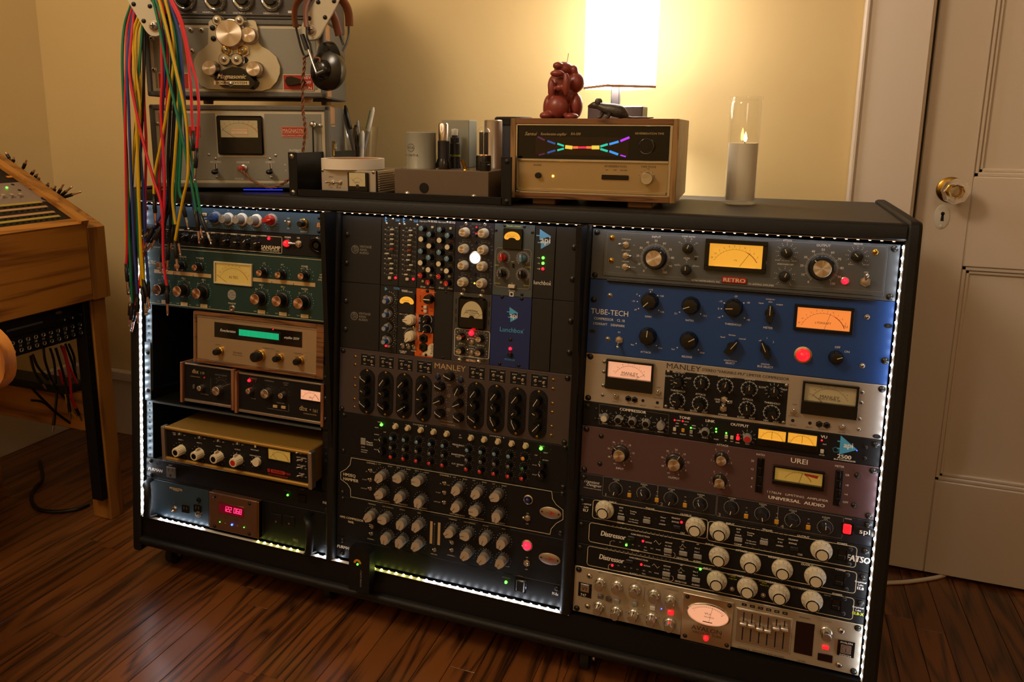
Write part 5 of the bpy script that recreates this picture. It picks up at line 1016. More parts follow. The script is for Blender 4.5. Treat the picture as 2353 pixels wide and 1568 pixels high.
def hamk(lst):
    for a, b, an in lst: u.k(a, b, 'ham', an); u.dots(a + 22, b - 22, 15.5, 13, -120, 130, .55, d=6)
def oval(a, b):
    x, z = u.L(a, b, 1); o = B().lathe([(21, 0), (21, .8), (20, 1.2), (0, 1.2)], 'alu', 40, (x, 0, z), rz=.52).obj('oval_badge', u.e)
    B().add([(x + 10, -1.4, z), (x - 4, -1.4, z + 5), (x + 2, -1.4, z + 1), (x - 2, -1.4, z), (x + 2, -1.4, z - 1), (x - 4, -1.4, z - 5)], [(0, 1, 2, 3, 4, 5)], 'red_print').text('A-Designs', x - 3, z, 1.7, 'dark_print', 1.5).disc(x - 16, z, 1.7, 'black_matt', 1.4, 14).disc(x + 16, z, 1.7, 'black_matt', 1.4, 14).obj('badge_print', o, smooth=False)
u = Unit('tube_equalizer_black', 'black equalizer with cream ticket shaped outline and silver half round knobs, blue jewel lamp', 'audio unit', 2, 11, 13, 'black_panel', ZF, screws='')
u.ln([(185, 48), (1990, 352), (1998, 420), (2030, 470), (2092, 520), (2092, 605), (2030, 640), (1985, 690), (1975, 738), (180, 400), (178, 330), (150, 285), (90, 240), (90, 178), (140, 150), (175, 110), (185, 48)], .9, 'cream_print')
hamk(((432, 232, -145), (600, 240, -100), (770, 270, -97), (1125, 345, -145), (1303, 378, -143), (1478, 408, -118), (435, 383, -118), (608, 413, -142), (783, 455, -168), (1122, 500, -140), (1290, 540, -97), (1487, 585, -165)))
for q in ((355, 170), (350, 253), (350, 333), (1022, 285), (1020, 370), (1018, 457)): u.tog(*q, 0, -28, .8)
u.led(1778, 428, 'jewel_blue', 6.4, 'chrome'); u.tog(1768, 597, -15, -20, 1.2); oval(1978, 547)
u.t(168, 205, 'HM2EQ', 6, 'cream_print', bold=.03); u.t(180, 247, 'HAMMER', 6, 'cream_print', bold=.03)
for a, b, t in ((370, 98, 'CHANNEL 1'), (1032, 208, 'CHANNEL 2'), (468, 437, 'LOW FREQUENCY'), (635, 466, 'MID FREQUENCY'), (812, 500, 'HI FREQUENCY'), (1140, 562, 'LOW FREQUENCY'), (1318, 595, 'MID FREQUENCY'), (1510, 634, 'HI FREQUENCY')): u.t(a, b, t, 2.6 if 'CH' not in t else 3, 'cream_print')
for i, (a, b) in enumerate(((440, 108), (605, 135), (770, 165), (1115, 225), (1290, 253), (1468, 285))): u.t(a, b, 'CUT', 2, 'cream_print'); u.t(a + 95, b + 18, 'BOOST', 2, 'cream_print')
for a, b, t in ((322, 172, 'IN'), (388, 180, 'OUT'), (305, 245, 'HI CUT'), (300, 325, 'LOW CUT'), (990, 282, 'IN'), (1060, 296, 'OUT'), (968, 362, 'HI CUT'), (958, 446, 'LOW CUT'), (1773, 550, 'ON'), (1770, 645, 'OFF')): u.t(a, b, t, 2.1, 'cream_print')
for q in ((105, 360), (108, 415), (2090, 315), (2085, 375)): u.scr(*q, 4.3, 'dark_steel')
u.done()
u = Unit('tube_compressor_black', 'black compressor with silver half round knobs, red jewel lamp and twin bar meters', 'audio unit', 2, 13, 15, 'black_panel', ZF, screws='')
hamk(((335, 590, -132), (465, 615, -97), (622, 655, -165), (765, 675, -152), (1062, 733, -125), (1208, 760, -98), (1372, 792, -165), (1530, 830, -160), (480, 785, -172), (612, 818, -165), (763, 850, -143), (1207, 933, -142), (1360, 970, -142), (1522, 1003, -148)))
for q in ((365, 678), (360, 740), (1088, 820), (1085, 887), (930, 885)): u.tog(*q, 0, -28, .8)
for a, b0, b1 in ((905, 620, 825), (975, 632, 838)): u.plate('bar_meter', a - 9, b0, a + 7, b1, 'gold_print', .6, .2)
x, z = u.L(935, 640)
for i in range(14): u.p('cream_print').disc(x, z - i * 3.3, .5, 'cream_print')
u.led(1768, 840, 'jewel_red', 7.6, 'chrome'); u.tog(1762, 1003, 20, -20, 1.3); oval(1970, 962); u.t(188, 597, 'HM2 COMPRESSOR', 4.4, 'cream_print', bold=.03); u.t(183, 628, 'NAIL', 4.4, 'cream_print', bold=.03)
for a, b, t in ((372, 467, 'THRESHOLD'), (515, 494, 'VARI THRESHOLD'), (645, 518, 'ATTACK'), (795, 546, 'GAIN'), (1100, 605, 'THRESHOLD'), (1250, 635, 'VARI THRESHOLD'), (1395, 662, 'ATTACK'), (1557, 690, 'GAIN'), (362, 652, 'METER'), (362, 782, 'CHANNEL 1'), (1085, 800, 'METER'), (1085, 930, 'CHANNEL 2'), (930, 918, 'VARI LINK'), (1768, 948, 'ON'), (1762, 1055, 'OFF'), (935, 645, 'dB'), (1590, 1030, 'COMP')): u.t(a, b, t, 2.1, 'cream_print')
for q in ((102, 795), (2070, 728)): u.scr(*q, 4.3, 'dark_steel')
u.done()
u = Unit('power_conditioner', 'slim black power conditioner with green light at the bottom of the middle bay', 'power unit', 2, 15, 16, 'black', ZF, screws='r')
u.t(122, 856, 'FURMAN', 6, 'white_print', bold=.05, it=.25); u.led(1577, 1172, 'led_green', 2.8); u.t(1580, 1130, 'PROTECTION', 1.8, 'grey_print'); u.plate('rocker_frame', 1655, 1140, 1755, 1275, 'black_gloss', 1.4); x, z = u.L(1705, 1208, 3); link('power_rocker', btn_me(17, 24, 4, 'knob_black'), u.e, (x, 0, z)); u.t(2022, 1275, 'M-8x', 5.6, sx=.7, bold=.03); u.t(1708, 1115, 'POWER', 2, 'grey_print'); u.scr(100, 915, 4.3, 'dark_steel')
x, z = u.L(1400, 1120); u.done()
# plug-in power adapter hanging from it
ZW = view(760, 1220, 8.714); x0, s0 = ZW(365, 320, 40); x1, s1 = ZW(768, 1285, 40)
w = x1 - x0; h = s1 - s0; ad = thing('power_adapter', 'chunky black plug in power adapter below the middle bay', 'power adapter', tuple(rackpt(x0, s1, 20.)), (-PH, 0, 0))
B().prism([(1, 0), (w - 1, 0), (w, 3), (w, h - 6), (w - 8, h - 1), (w * .5, h), (2, h), (0, h - 4), (0, 3)], -2, 20, 'black', ins=.02).obj('housing', ad)
pts = [(w * .42 + 8.6 * cos(radians(t)), h * .66 + 8.6 * sin(radians(t))) for t in range(0, 181, 15)] + [(w * .42 + 4.4 * cos(radians(t)), h * .66 + 4.4 * sin(radians(t))) for t in range(180, -1, -15)]
B().prism(pts[::-1], 19.8, 20.5, 'orange_print').obj('arc_mark', ad); link('indicator_light', led_me(2., 'led_green'), ad, (w * .43, -20, h * .64))
p = B().text('POWER SUPPLY', 0, 0, 3.4, 'grey_print', 0); B().add([(w * .6 - c, -20.4, h * .33 + a) for a, _, c in p.v], p.f, 'grey_print').obj('lettering', ad, smooth=False)
# ------------------------------------------------------------------ left bay
ZA, ZB, ZC = view(300, 440, 4.706), view(300, 690, 4.706), view(300, 960, 4.356)
mat('slate_blue', '#2f4656', .42, bump=.05, bsc=900); mat('altec_green', '#14332f', .42, bump=.05, bsc=900); mat('pioneer_gold', '#b39a78', .38, .6, var=.05, vsc=30); mat('shure_gold', '#a8813a', .4, .55, var=.1, vsc=12); mat('monster_blue', '#31424d', .35, .3); mat('copper_plate', '#8a6650', .35, .8)
glow('display_red', '#ff2a5c', 3.2, '#ff2a5c'); mat('display_dark', '#3a0410', .1, emit='#a0062a', es=.25)
u = Unit('preamplifier', 'slate blue preamplifier with blue, grey and red knobs at the top of the left bay', 'audio unit', 1, 0, 1, 'slate_blue', ZA)
u.k(842, 288, 'marc:blue_plastic', -95); u.k(985, 300, 'bae', 20); u.k(1133, 306, 'bae', 0); u.k(1290, 318, 'bae', 10); u.k(1452, 312, 'marc:red_plastic', 80); u.k(1822, 350, 'pioS', 0)
u.ticks(1500, 330, 16, 18, 17, -150, 150, .5, d=6)
for a, b in ((905, 310), (1050, 320), (1200, 328), (1355, 338)): u.dots(a, b, 16, 9, 100, 260, .6)
u.dots(1865, 355, 11.5, 9, -140, 140, .8); u.tog(1700, 342, 0, -15, 1.)
for b, t in ((250, 'EQ'), (328, 'EQL')): u.btn(797, b, 12, 6, 'cream', 2); x, z = u.L(797, b, 2); u.p('dark_print').text(t, x, z, 3.4, 'dark_print', 2.3, bold=.04)
u.t(2062, 365, 'BAE', 8.6, 'orange_print', bold=.05, it=.2); u.t(2060, 405, '1073', 2.4); u.t(1705, 290, '1200', 2.4); u.t(1705, 400, '300', 2.4); u.t(1873, 437, 'OUTPUT', 2.8)
for a, t in ((907, '~'), (1055, '>'), (1210, '<>'), (1365, '<')): u.t(a, 205, t, 4)
for q in ((2035, 285), (2035, 437), (240, 185)): u.scr(*q, 3., 'dark_steel')
u.done()
u = Unit('bass_preamplifier', 'slim black preamplifier with cream outline, black knobs and red power lens', 'audio unit', 1, 1, 2, 'black_panel', ZA)
u.rr(300, 405, 1636, 672, 3, .9, 'cream_print')
for i, (a, b, t, an) in enumerate(((430, 485, '', 0), (545, 500, 'DRIVE', 60), (655, 512, 'PRES', 30), (770, 520, 'BLEND', -60), (885, 533, 'BASS', -60), (990, 540, 'MID', 70), (1105, 548, 'TREBLE', 90), (1210, 556, 'XLR', 45), (1325, 568, 'LEVEL', 70))):
    u.k(a, b, 'sans', an); u.dots(a + 8, b - 10, 14.5, 11, -140, 140, .55, d=2)
    if t: u.t(a + 8, b - 86, t, 2.9, bold=.04, sx=1.15)
u.t(1438, 480, 'ACTIVE', 2.9, bold=.04); u.led(1493, 510, 'led_red', 3.); u.t(1515, 608, 'SANSAMP', 7.6, 'cream_print', bold=.04); u.t(1512, 641, 'TECH 21-NYC', 4., 'cream_print', bold=.02, sx=1.25)
u.led(1690, 563, 'lens_red', 7., 'dark_steel'); u.t(1700, 497, 'POWER', 3, bold=.04); u.t(1815, 503, 'ON', 3, bold=.04); u.tog(1810, 567, -60, 0, 1.5)
for a, b in ((2010, 585), (190, 480)): x, z = u.L(a, b, 18); o = link('handle', B().tube([(14 * sin(radians(t)), -6 - 10 * abs(cos(radians(t / 2))) * 1.2, 14 * cos(radians(t))) for t in range(0, 361, 20)], 5, 'black_gloss', 10).lathe([(9, 0), (9, 16), (6, 20), (0, 20)], 'black_gloss', 24).mesh('handle'), u.e, (x, 0, z))
u.done()
u = Unit('green_mixer', 'dark green mixer amplifier with copper capped knobs and wide cream meter', 'audio unit', 1, 2, 5, 'altec_green', ZA, screws='')
u.rrl(3, 4, PWD - 9, u.h - 4, 6, 1., 'cream_dark'); u.pr[('cream_dark', 0.)].f and None
for a, b, an in ((298, 800, 0), (500, 812, 0), (688, 825, 40), (1388, 884, 0), (1590, 905, 0), (1838, 920, -30)): u.k(a, b, 'altS', an + 60); u.dots(a + 70, b - 12, 15, 9, -120, 120, .6)
for i, (a, b) in enumerate(((283, 1065), (500, 1080), (708, 1105), (1340, 1168), (1575, 1188), (1810, 1213))): u.k(a, b, 'altL', 50); u.dots(a + 78, b - 18, 20, 19, -140, 140, .6); u.nums(a + 78, b - 18, 22.5, ['30', '20', '10'], -40, 40, 2.4, 'cream_print')
x0, z1 = u.L(874, 752); x1, z0 = u.L(1322, 1036)
u.meter(925, 772, 1305, 1010, 'meter_gold', 3.6, 5, bm='cream_dark', needle=.02, title='ALTEC', th=5.5)
for q in ((258, 862, 872, 942), (1326, 952, 2000, 1040)):
    x0, z0 = u.L(q[0], (q[1] + q[3]) / 2 - (40 if q[0] < 500 else 43)); x1, _ = u.L(q[2], 900); B().box((x0, -.6, z0 - 3.8 if q[0] > 500 else z0 - 3.8), (x1, 0, z0 + 4.2), 'gold_print').obj('label_strip', u.e)
for a, b in ((368, 1195), (577, 1220), (790, 1240), (1413, 1305), (1645, 1328), (1880, 1352)): u.btn(a, b, 19, 8, 'cream_dark', 1.6); u.t(a - 65, b - 8, 'MUTE', 1.8, 'cream_print'); u.t(a + 68, b + 10, 'MIC', 1.8, 'cream_print')
for a, b, t, h in ((225, 765, 'ALTEC', 7), (568, 708, 'MON VOL', 3.4), (750, 722, 'VU RANGE', 3.4), (1445, 777, 'L F', 3.4), (1640, 793, 'H F', 3.4), (1883, 813, 'POWER', 3.6), (1850, 836, 'OFF', 2.4), (1912, 842, 'ON', 2.4), (575, 940, 'MIX 2', 3.4), (790, 957, 'MIX 3', 3.4), (1412, 1012, 'MIX 4', 3.4), (1648, 1033, 'MIX 5', 3.4), (1883, 1057, 'MASTER', 3.6), (2068, 904, '1592A', 3.4), (2068, 932, 'MIXER', 3.4), (2068, 960, 'AMPLIFIER', 3.2), (1097, 1212, 'MONITOR', 3.4), (362, 920, 'MIX 1', 3.4)): u.t(a, b, t, h, 'cream_print', sx=.85)
x, z = u.L(1095, 1120); u.p('grey_print').disc(x, z, 11, 'grey_print', .12, 30)
for i, t in enumerate(('Skilled', 'ALTEC  LANSING', 'Sound')): u.p('altec_green').text(t, x, z + 5 - 5 * i, 2.8, 'altec_green', .2)
u.jack(1095, 1268, 6., 'steel')
for q in ((2128, 848), (2122, 1320)): u.scr(*q, 4.2, 'steel', 'hex')
for a, b in ((467, 892), (680, 912), (1529, 988), (1763, 1008)): x, z = u.L(a, b); B().box((x - .5, -.9, z - 3), (x + .5, -.5, z + 3), 'black').obj('strip_mark', u.e)
u.done()
# box units on the shelf: the front faces stand in the plane of the rack front, but plumb
def boxunit(nm, lbl, cat, zz, a, b, c, d, depth, front=0.):
    """front rectangle from two measured corners; returns a Unit-like helper with a plumb front"""
    x0, s0 = zz(a, b, front); x1, s1 = zz(c, d, front); u = Unit.__new__(Unit); u.x0, u.x1, u.s0, u.s1 = x0, x1, s0, s1; u.z = zz; u.pr = {}; u.front = front; u.off = 0.
    u.e = thing(nm, lbl, cat, tuple(rackpt(x0, s1 - .3, front)), (-PH * .999, 0, 0)); u.w = x1 - x0; u.h = s1 - s0; return u
shx0, shs = ZB(258, 1075); 
sh = thing('rack_shelf', 'thin black metal shelf under the wooden cased units in the left bay', 'shelf', tuple(rackpt(BX[1], 441, 0)), (-PH, 0, 0))
B().box((18, -2, -1.5), (PWD - 18, 230, .5), 'dark_steel').box((18, -2, -5), (PWD - 18, -.8, .5), 'rail_zinc').obj('tray', sh); 
for x0 in (0, PWD - 17): B().box((x0, -1.6, -2), (x0 + 17, .2, 132), 'rail_zinc' if x0 < 10 else 'black', .4).box((x0, 0, -2), (x0 + (1.5 if x0 > 10 else 17), 150, 20), 'black').obj('bracket', sh)
for z in (20, 64, 108): link('screw', screw_me(4.2, 'dark_steel'), sh, (8.5, -1.6, z)); link('screw', screw_me(4.2, 'dark_steel'), sh, (PWD - 8.5, -1.6, z))
u = boxunit('reverb_amplifier', 'beige reverberation amplifier in a wood case with green glowing window', 'audio unit', ZB, 690, 115, 2092, 862, 200)
W_, H_ = u.w, u.h
cs = B()
for q in (((0, -3, 0), (7, 200, H_)), ((W_ - 18, -3, 0), (W_, 200, H_)), ((7, -3, H_ - 8), (W_ - 18, 200, H_)), ((7, -3, 0), (W_ - 18, 200, 8))): cs.box(*q, 'walnut', .8)
cs.obj('wood_case', u.e); B().box((1, -4, 1), (3, -2.5, H_ - 1), 'alu_bright').obj('edge_trim', u.e)
B().box((7, 0, 8), (W_ - 18, 3, H_ - 8), 'pioneer_gold', .5).obj('faceplate', u.e); B().box((7, -1, H_ - 13), (W_ - 18, 0, H_ - 8.5), 'alu', .4).box((7, -1, 8), (W_ - 18, 0, 10), 'alu', .4).obj('edge_moulding', u.e)
u.ln([(730, 425), (2005, 575)], .5, 'grey_print')
x0, z1 = u.L(908, 235); x1, z0 = u.L(1855, 515); B().box((x0, -.4, z0), (x1, .2, z1), 'black_gloss').obj('display_window', u.e); u.off = .4
x0, z1 = u.L(1178, 310); x1, z0 = u.L(1610, 435); d = B().box((x0 - 4, -1.6, z0 - 3), (x1 + 4, -.4, z1 + 3), 'dark_steel', .4).obj('glow_frame', u.e)
B().rect(x0, z0, x1, z1, 'black_matt', 1.8).obj('glow_back', d, smooth=False); g = B()
for i in range(30): x = x0 + (x1 - x0) * i / 30; g.rect(x, z0 + .5, x + (x1 - x0) / 30 * .72, z1 - .5, 'meter_green', 2.)
g = g.obj('glow_bars', d, smooth=False); g['kind'] = 'stuff'
u.t(1050, 332, 'Reverberation', 6, it=.4, sx=.8); u.t(1740, 410, 'amplifier 202W', 5, it=.4, sx=.8); u.led(1537, 318, 'led_red', 1.); u.off = 0.
for a, b, k in ((905, 568, 'pioS'), (1328, 622, 'pioL'), (1552, 643, 'pioS'), (1775, 675, 'pioS')): u.k(a, b, k)
for a, b, t, h in ((945, 482, 'POWER', 2.6), (1158, 572, 'PIONEER', 4), (1158, 598, 'MODEL SR-202W', 2.4), (1495, 525, 'REVERBERATION', 2.6), (1590, 553, 'MODE', 2.4), (1810, 578, 'TAPE MODE', 2.6), (1600, 578, 'OFF  RECORD', 2.)): u.t(a, b, t, h, 'dark_print')
u.dots(1835, 650, 14, 6, -60, 80, .8, 'dark_print'); u.done()
# two wooden-sided units side by side
def dbxbox(nm, lbl, a, b, c, d, ch):
    u = boxunit(nm, lbl, 'audio unit', ZB, a, b, c, d, 180); W_, H_ = u.w, u.h
    for x0, x1 in ((0, ch), (W_ - ch, W_)): B().box((x0, -6, 0), (x1, 180, H_), 'walnut_red', 1).obj('wood_side', u.e)
    B().box((ch, -1, H_ - 5), (W_ - ch, 170, H_ - 1.5), 'alu', .6).obj('top_cover', u.e); B().box((ch, -2, 3), (W_ - ch, 170, 9), 'alu', .8).obj('bottom_rail', u.e); B().box((ch, 1, 9), (W_ - ch, 4, H_ - 5), 'black_panel').obj('faceplate', u.e); u.off = -1; return u
u = dbxbox('expander_compressor', 'small black faced unit with wood sides, left of the pair on the shelf', 553, 665, 1135, 1192, 8)
u.k(738, 957, 'dbx', 60); u.k(918, 985, 'dbxL', 60); u.t(700, 770, 'dbx', 9, 'gold_print', sx=.9); u.t(775, 790, '119', 5.6, 'gold_print'); u.led(797, 840, 'red_plastic', 2.4); u.t(978, 812, 'D E C I L I N E A R', 2.6, 'grey_print'); u.t(700, 828, 'COMPRESSOR EXPANDER', 1.6, 'gold_print'); u.t(800, 1018, 'THRESHOLD', 2.6, 'grey_print'); u.ticks(985, 940, 15, 18, 9, -60, 60, .4, 'grey_print'); u.nums(985, 940, 22, ['1.5', '2.0', '3', '5'], -40, 30, 2.4, 'grey_print'); u.btn(680, 937, 5, 9, 'grey_dark', 4)
x, z = u.L(880, 920)
for i in range(9): u.p('grey_print').disc(x - 3, z + 14 - 4 * i, .7, 'grey_print')
u.ln([(935, 955), (1080, 905)], .5, 'grey_print'); u.done()
u = dbxbox('meter_compressor', 'small black faced compressor with wood sides and lit white meter on the shelf', 1142, 768, 2098, 1372, 7)
u.k(1268, 988, 'dbx', 60); u.k(1447, 1015, 'dbxL', 40); u.k(1620, 1037, 'dbx', 60); u.led(1280, 870, 'led_red', 3.4); u.led(1355, 880, 'led_off', 2); u.meter(1842, 965, 2055, 1100, 'meter_peach', 2.4, 3, needle=.72, title='dbx', th=4, tcol='blue_plastic', nums='40 30 20 10 0')
u.t(1868, 1170, 'dbx', 10, 'gold_print', sx=.9); u.t(1997, 1198, '161', 7, 'gold_print', sx=.9); x, z = u.L(1945, 1185); u.p('gold_print').disc(x, z, 1.5, 'gold_print'); u.t(1940, 1235, 'COMPRESSOR/LIMITER', 2.2, 'gold_print')
for a, b in ((1560, 1152), (1650, 1162)): u.btn(a, b, 11, 6, 'gold_print', 3)
for a, b, t in ((1325, 848, 'THRESHOLD'), (1500, 875, 'COMPRESSION'), (1678, 897, 'OUTPUT'), (1678, 918, 'GAIN'), (1330, 1065, 'POWER'), (1625, 1115, 'METER ZERO')): u.t(a, b, t, 2.4, 'grey_print')
u.ln([(1480, 1170), (1710, 1205), (1712, 1130)], .4, 'grey_print')
for a, b in ((1300, 970), (1490, 985), (1660, 1010)): u.dots(a, b, 13, 7, -100, 100, .5, 'grey_print')
u.done()
# gold mixer box standing proud below
u = boxunit('gold_mixer', 'gold metal box mixer with cream pointer knobs low in the left bay', 'audio unit', ZC, 342, 68, 1838, 712, 200, 28.); W_, H_ = u.w, u.h
u.e.rotation_euler = (-PH * .4, 0, 0)
B().box((9, 0, 3), (W_ - 9, 210, H_ - 1), 'shure_gold', 2).obj('case', u.e)
for x0, x1 in ((0, 9), (W_ - 9, W_)): B().box((x0, -9, 0), (x1, 8, H_), 'alu', 1.5).obj('end_cheek', u.e)
B().tube([(8, -2, H_ - 4), (W_ - 8, -2, H_ - 4)], 4, 'shure_gold', 12).obj('top_rail', u.e); B().tube([(8, -2, 5), (W_ - 8, -2, 5)], 4.5, 'shure_gold', 12).obj('bottom_rail', u.e); B().box((9, -1.6, 9), (W_ - 9, 2, H_ - 7), 'black_panel').obj('faceplate', u.e); u.off = 1.6
for a, b, c, an in ((452, 345, 'black_gloss', -150), (637, 382, 'black_gloss', 10), (832, 412, 'black_gloss', 0), (1027, 448, 'red_plastic', -5)): u.k(a, b, 'shure:' + c, an); u.dots(a + 45, b - 18, 18, 11, -140, 140, .6)
u.k(1255, 447, 'shureS', -90); u.dots(1255, 450, 12.5, 9, -140, 140, .6)
for a, b, t in ((512, 218, 'INPUT 1'), (698, 250, 'INPUT 2'), (890, 283, 'INPUT 3'), (1080, 316, 'OUTPUT'), (1255, 380, 'RESPONSE RATE'), (1255, 255, 'GATED MEMORY'), (1715, 330, 'METER'), (1722, 398, 'BATT. CHECK'), (1718, 475, 'AUX. LIGHT'), (1718, 560, 'POWER'), (1253, 320, 'MAX POINT')): u.t(a, b, t, 2.6)
for a, b in ((500, 155), (700, 190), (887, 222), (1080, 250)): x, z = u.L(a, b); u.p('grey_print').stroke([(x - 5, z + 3), (x - 5, z - 3), (x + 5, z - 3), (x + 5, z + 3)], .5, 'grey_print'); link('slide_switch', btn_me(2.4, 4.4, 3, 'ivory'), u.e, (x + 1.6, -1.6, z)); u.t(a - 42, b + 10, 'IN', 1.8); u.t(a + 52, b + 18, 'OUT', 1.8); u.t(a, b - 28, 'LO CUT', 1.8)
u.btn(1257, 282, 4, 6, 'ivory', 3); u.t(448, 148, 'TONE', 2.2); u.t(448, 165, 'OSC', 2.2)
for a, b in ((1705, 350), (1715, 425), (1710, 500), (1710, 585)): u.tog(a, b, -60, 0, .7); u.t(a - 40, b + 2, 'ON', 1.8); u.t(a + 48, b + 10, 'OFF', 1.8)
u.meter(1390, 300, 1610, 445, 'meter_gold', 2, 3, needle=.2, nums='20 10 5 0 3', bm='black_gloss')
x, z = u.L(1485, 550); u.p('red_print').rect(x - 19, z - 2.6, x + 15, z + 5, 'red_print').rect(x - 27, z - 2.6, x - 21.5, z + 5, 'red_print').text('M64', x + 22, z + 1, 5.4, 'red_print').text('GATED COMPRESSOR/MIXER', x - 2, z - 7, 2.6, 'red_print'); u.p('black_panel').text('SHURE', x - 2, z + 1.2, 5, 'black_panel', .3, bold=.03, sx=1.2).text('S', x - 24.2, z + 1.2, 5.5, 'black_panel', .3); u.done()
u = Unit('power_conditioner', 'slim black power conditioner with a three pin outlet below the gold mixer', 'power unit', 1, 13, 14, 'black', ZC, screws='')
u.t(246, 522, 'FURMAN', 7, bold=.05, it=.25); u.plate('outlet', 355, 490, 448, 612, 'grey_dark', 4, 1); x, z = u.L(400, 555, 4)
B().box((x - 6, -4.3, z + 3), (x - 4.4, -4, z + 10), 'black_matt').box((x + 4.4, -4.3, z + 4), (x + 6, -4, z + 10), 'black_matt').disc(x, z - 6, 3, 'black_matt', 4.2, 12).obj('outlet_slots', u.e); u.t(400, 478, 'OUTLET', 1.8)
for q in ((198, 438), (205, 575)): u.scr(*q, 4.2, 'dark_steel')
for q in ((275, 460), (275, 582)): u.slot(*q, 7, 4)
u.led(1570, 778, 'led_green', 2.2); u.t(1568, 733, 'PROTECTION', 1.9, 'grey_print'); u.plate('power_rocker', 1670, 765, 1752, 858, 'black_gloss', 3, 1); u.t(1718, 720, 'POWER', 2, 'grey_print'); u.t(1948, 853, 'M-8x', 5.4, sx=.7, bold=.03); u.done()
u = Unit('power_center', 'black power center with bow handles and a copper panel showing red digits', 'power unit', 1, 14, 16, 'black', ZC, screws='')
x0, z1 = u.L(275, 705); x1, z0 = u.L(785, 1100); B().box((20, -.8, 4), (x1, 0, u.h - 4), 'monster_blue', .5).obj('socket_panel', u.e); u.off = .8
u.t(455, 715, 'MONSTER', 5, 'gold_print', bold=.05, sx=1.1); u.t(455, 730, 'POWER', 3, 'gold_print', bold=.04); u.jack(432, 920, 6, 'chrome'); u.jack(675, 968, 6.5, 'steel'); u.jack(677, 828, 5, 'knob_black'); u.led(438, 855, 'knob_black', 2)
for a, b in ((548, 920), (668, 915)): x, z = u.L(a, b, 2); link('outlet', B().box((-11, -2, -9), (11, 0, 9), 'black_gloss', 1.5).box((-4.5, -2.2, 0), (-3, -2, 6), 'chrome').box((3, -2.2, 0), (4.5, -2, 6), 'chrome').mesh('outlet'), u.e, (x, -.8, z))
for a, b in ((1455, 1020), (1585, 1040)): x, z = u.L(a, b, 2); link('outlet', B().box((-13, -2, -12), (13, 0, 12), 'black', 1.5).disc(0, -5, 2.4, 'steel', 2.2, 12).mesh('outlet'), u.e, (x, -.8, z))
u.off = 0.; u.t(1652, 1230, 'PRO', 6.4, 'grey_print', sx=.7)
x0, z1 = u.L(785, 742, 16); x1, z0 = u.L(1282, 1218, 16); o = B().box((x0, -16, z0), (x1, 0, z1), 'copper_plate', 1.5).obj('display_panel', u.e); B().box((x0 - 1, -14, z0), (x0 + .2, -1, z1), 'alu_bright').box((x1 - 6, -16.5, z0), (x1, -2, z1), 'brass', 1).obj('edge_strip', o)
u.off = 16.
for q in ((838, 790), (1187, 865), (838, 1088), (1185, 1165)): u.scr(*q, 3.4, 'knob_black', 'hex')
x0, z1 = u.L(890, 852); x1, z0 = u.L(1132, 1000); B().box((x0 - 1.5, -17, z0 - 1.5), (x1 + 1.5, -15.8, z1 + 1.5), 'brass', .5).obj('display_bezel', u.e); B().rect(x0, z0, x1, z1, 'display_dark', 17.3).obj('display_glass', u.e, smooth=False)
SEG = {'0': 'abcdef', '1': 'bc', '2': 'abged', '6': 'acdefg', '8': 'abcdefg', ' ': ''}
def digits(b, t, x, z, w, h, m, d, gap=1.5):
    for c in t:
        if c == '.': b.disc(x - gap * .4, z, .8, m, d); continue
        for sgm in SEG[c]:
            p0, p1 = {'a': ((0, h), (w, h)), 'b': ((w, h / 2), (w, h)), 'c': ((w, 0), (w, h / 2)), 'd': ((0, 0), (w, 0)), 'e': ((0, 0), (0, h / 2)), 'f': ((0, h / 2), (0, h)), 'g': ((0, h / 2), (w, h / 2))}[sgm]
            b.stroke([(x + p0[0] + p0[1] * .1, z + p0[1]), (x + p1[0] + p1[1] * .1, z + p1[1])], 1.3, m, d)
        x += w + gap + 1.3 if c != ' ' else w * .9
wd2 = x1 - x0; d = B(); digits(d, '122 06.8', x0 + wd2 * .2, z0 + (z1 - z0) * .28, 4.6, 10.5, 'display_red', 17.5); d.obj('digits', u.e, smooth=False)
for a, b, m, r in ((890, 1048, 'led_green', 1.2), (945, 1062, 'steel', 1.), (1012, 1075, 'led_blue', 2.2), (1065, 1088, 'steel', 1.), (1132, 1102, 'led_green', 1.2)): u.led(a, b, m, r)
for a, b, t in ((955, 1000, 'VOLTAGE'), (1060, 1025, 'AMPERAGE')): u.t(a, b, t, 1.8, 'dark_print')
u.off = 0.
for x in (14, PWD - 42):
    L_ = u.h - 6; b = B().tube(smoothpath([(0, 0, L_), (4, -18, L_ - 2), (18, -30, L_ - 10), (22, -34, L_ * .5), (16, -30, 10), (6, -18, 2), (12, 0, 1)], 6), [(4, 8)] * 37, 'black', 10); b.obj('handle', u.e, (x, 0, 0))
for q in ((1960, 925), (1953, 1265)): u.scr(*q, 4.2, 'dark_steel')
u.done()
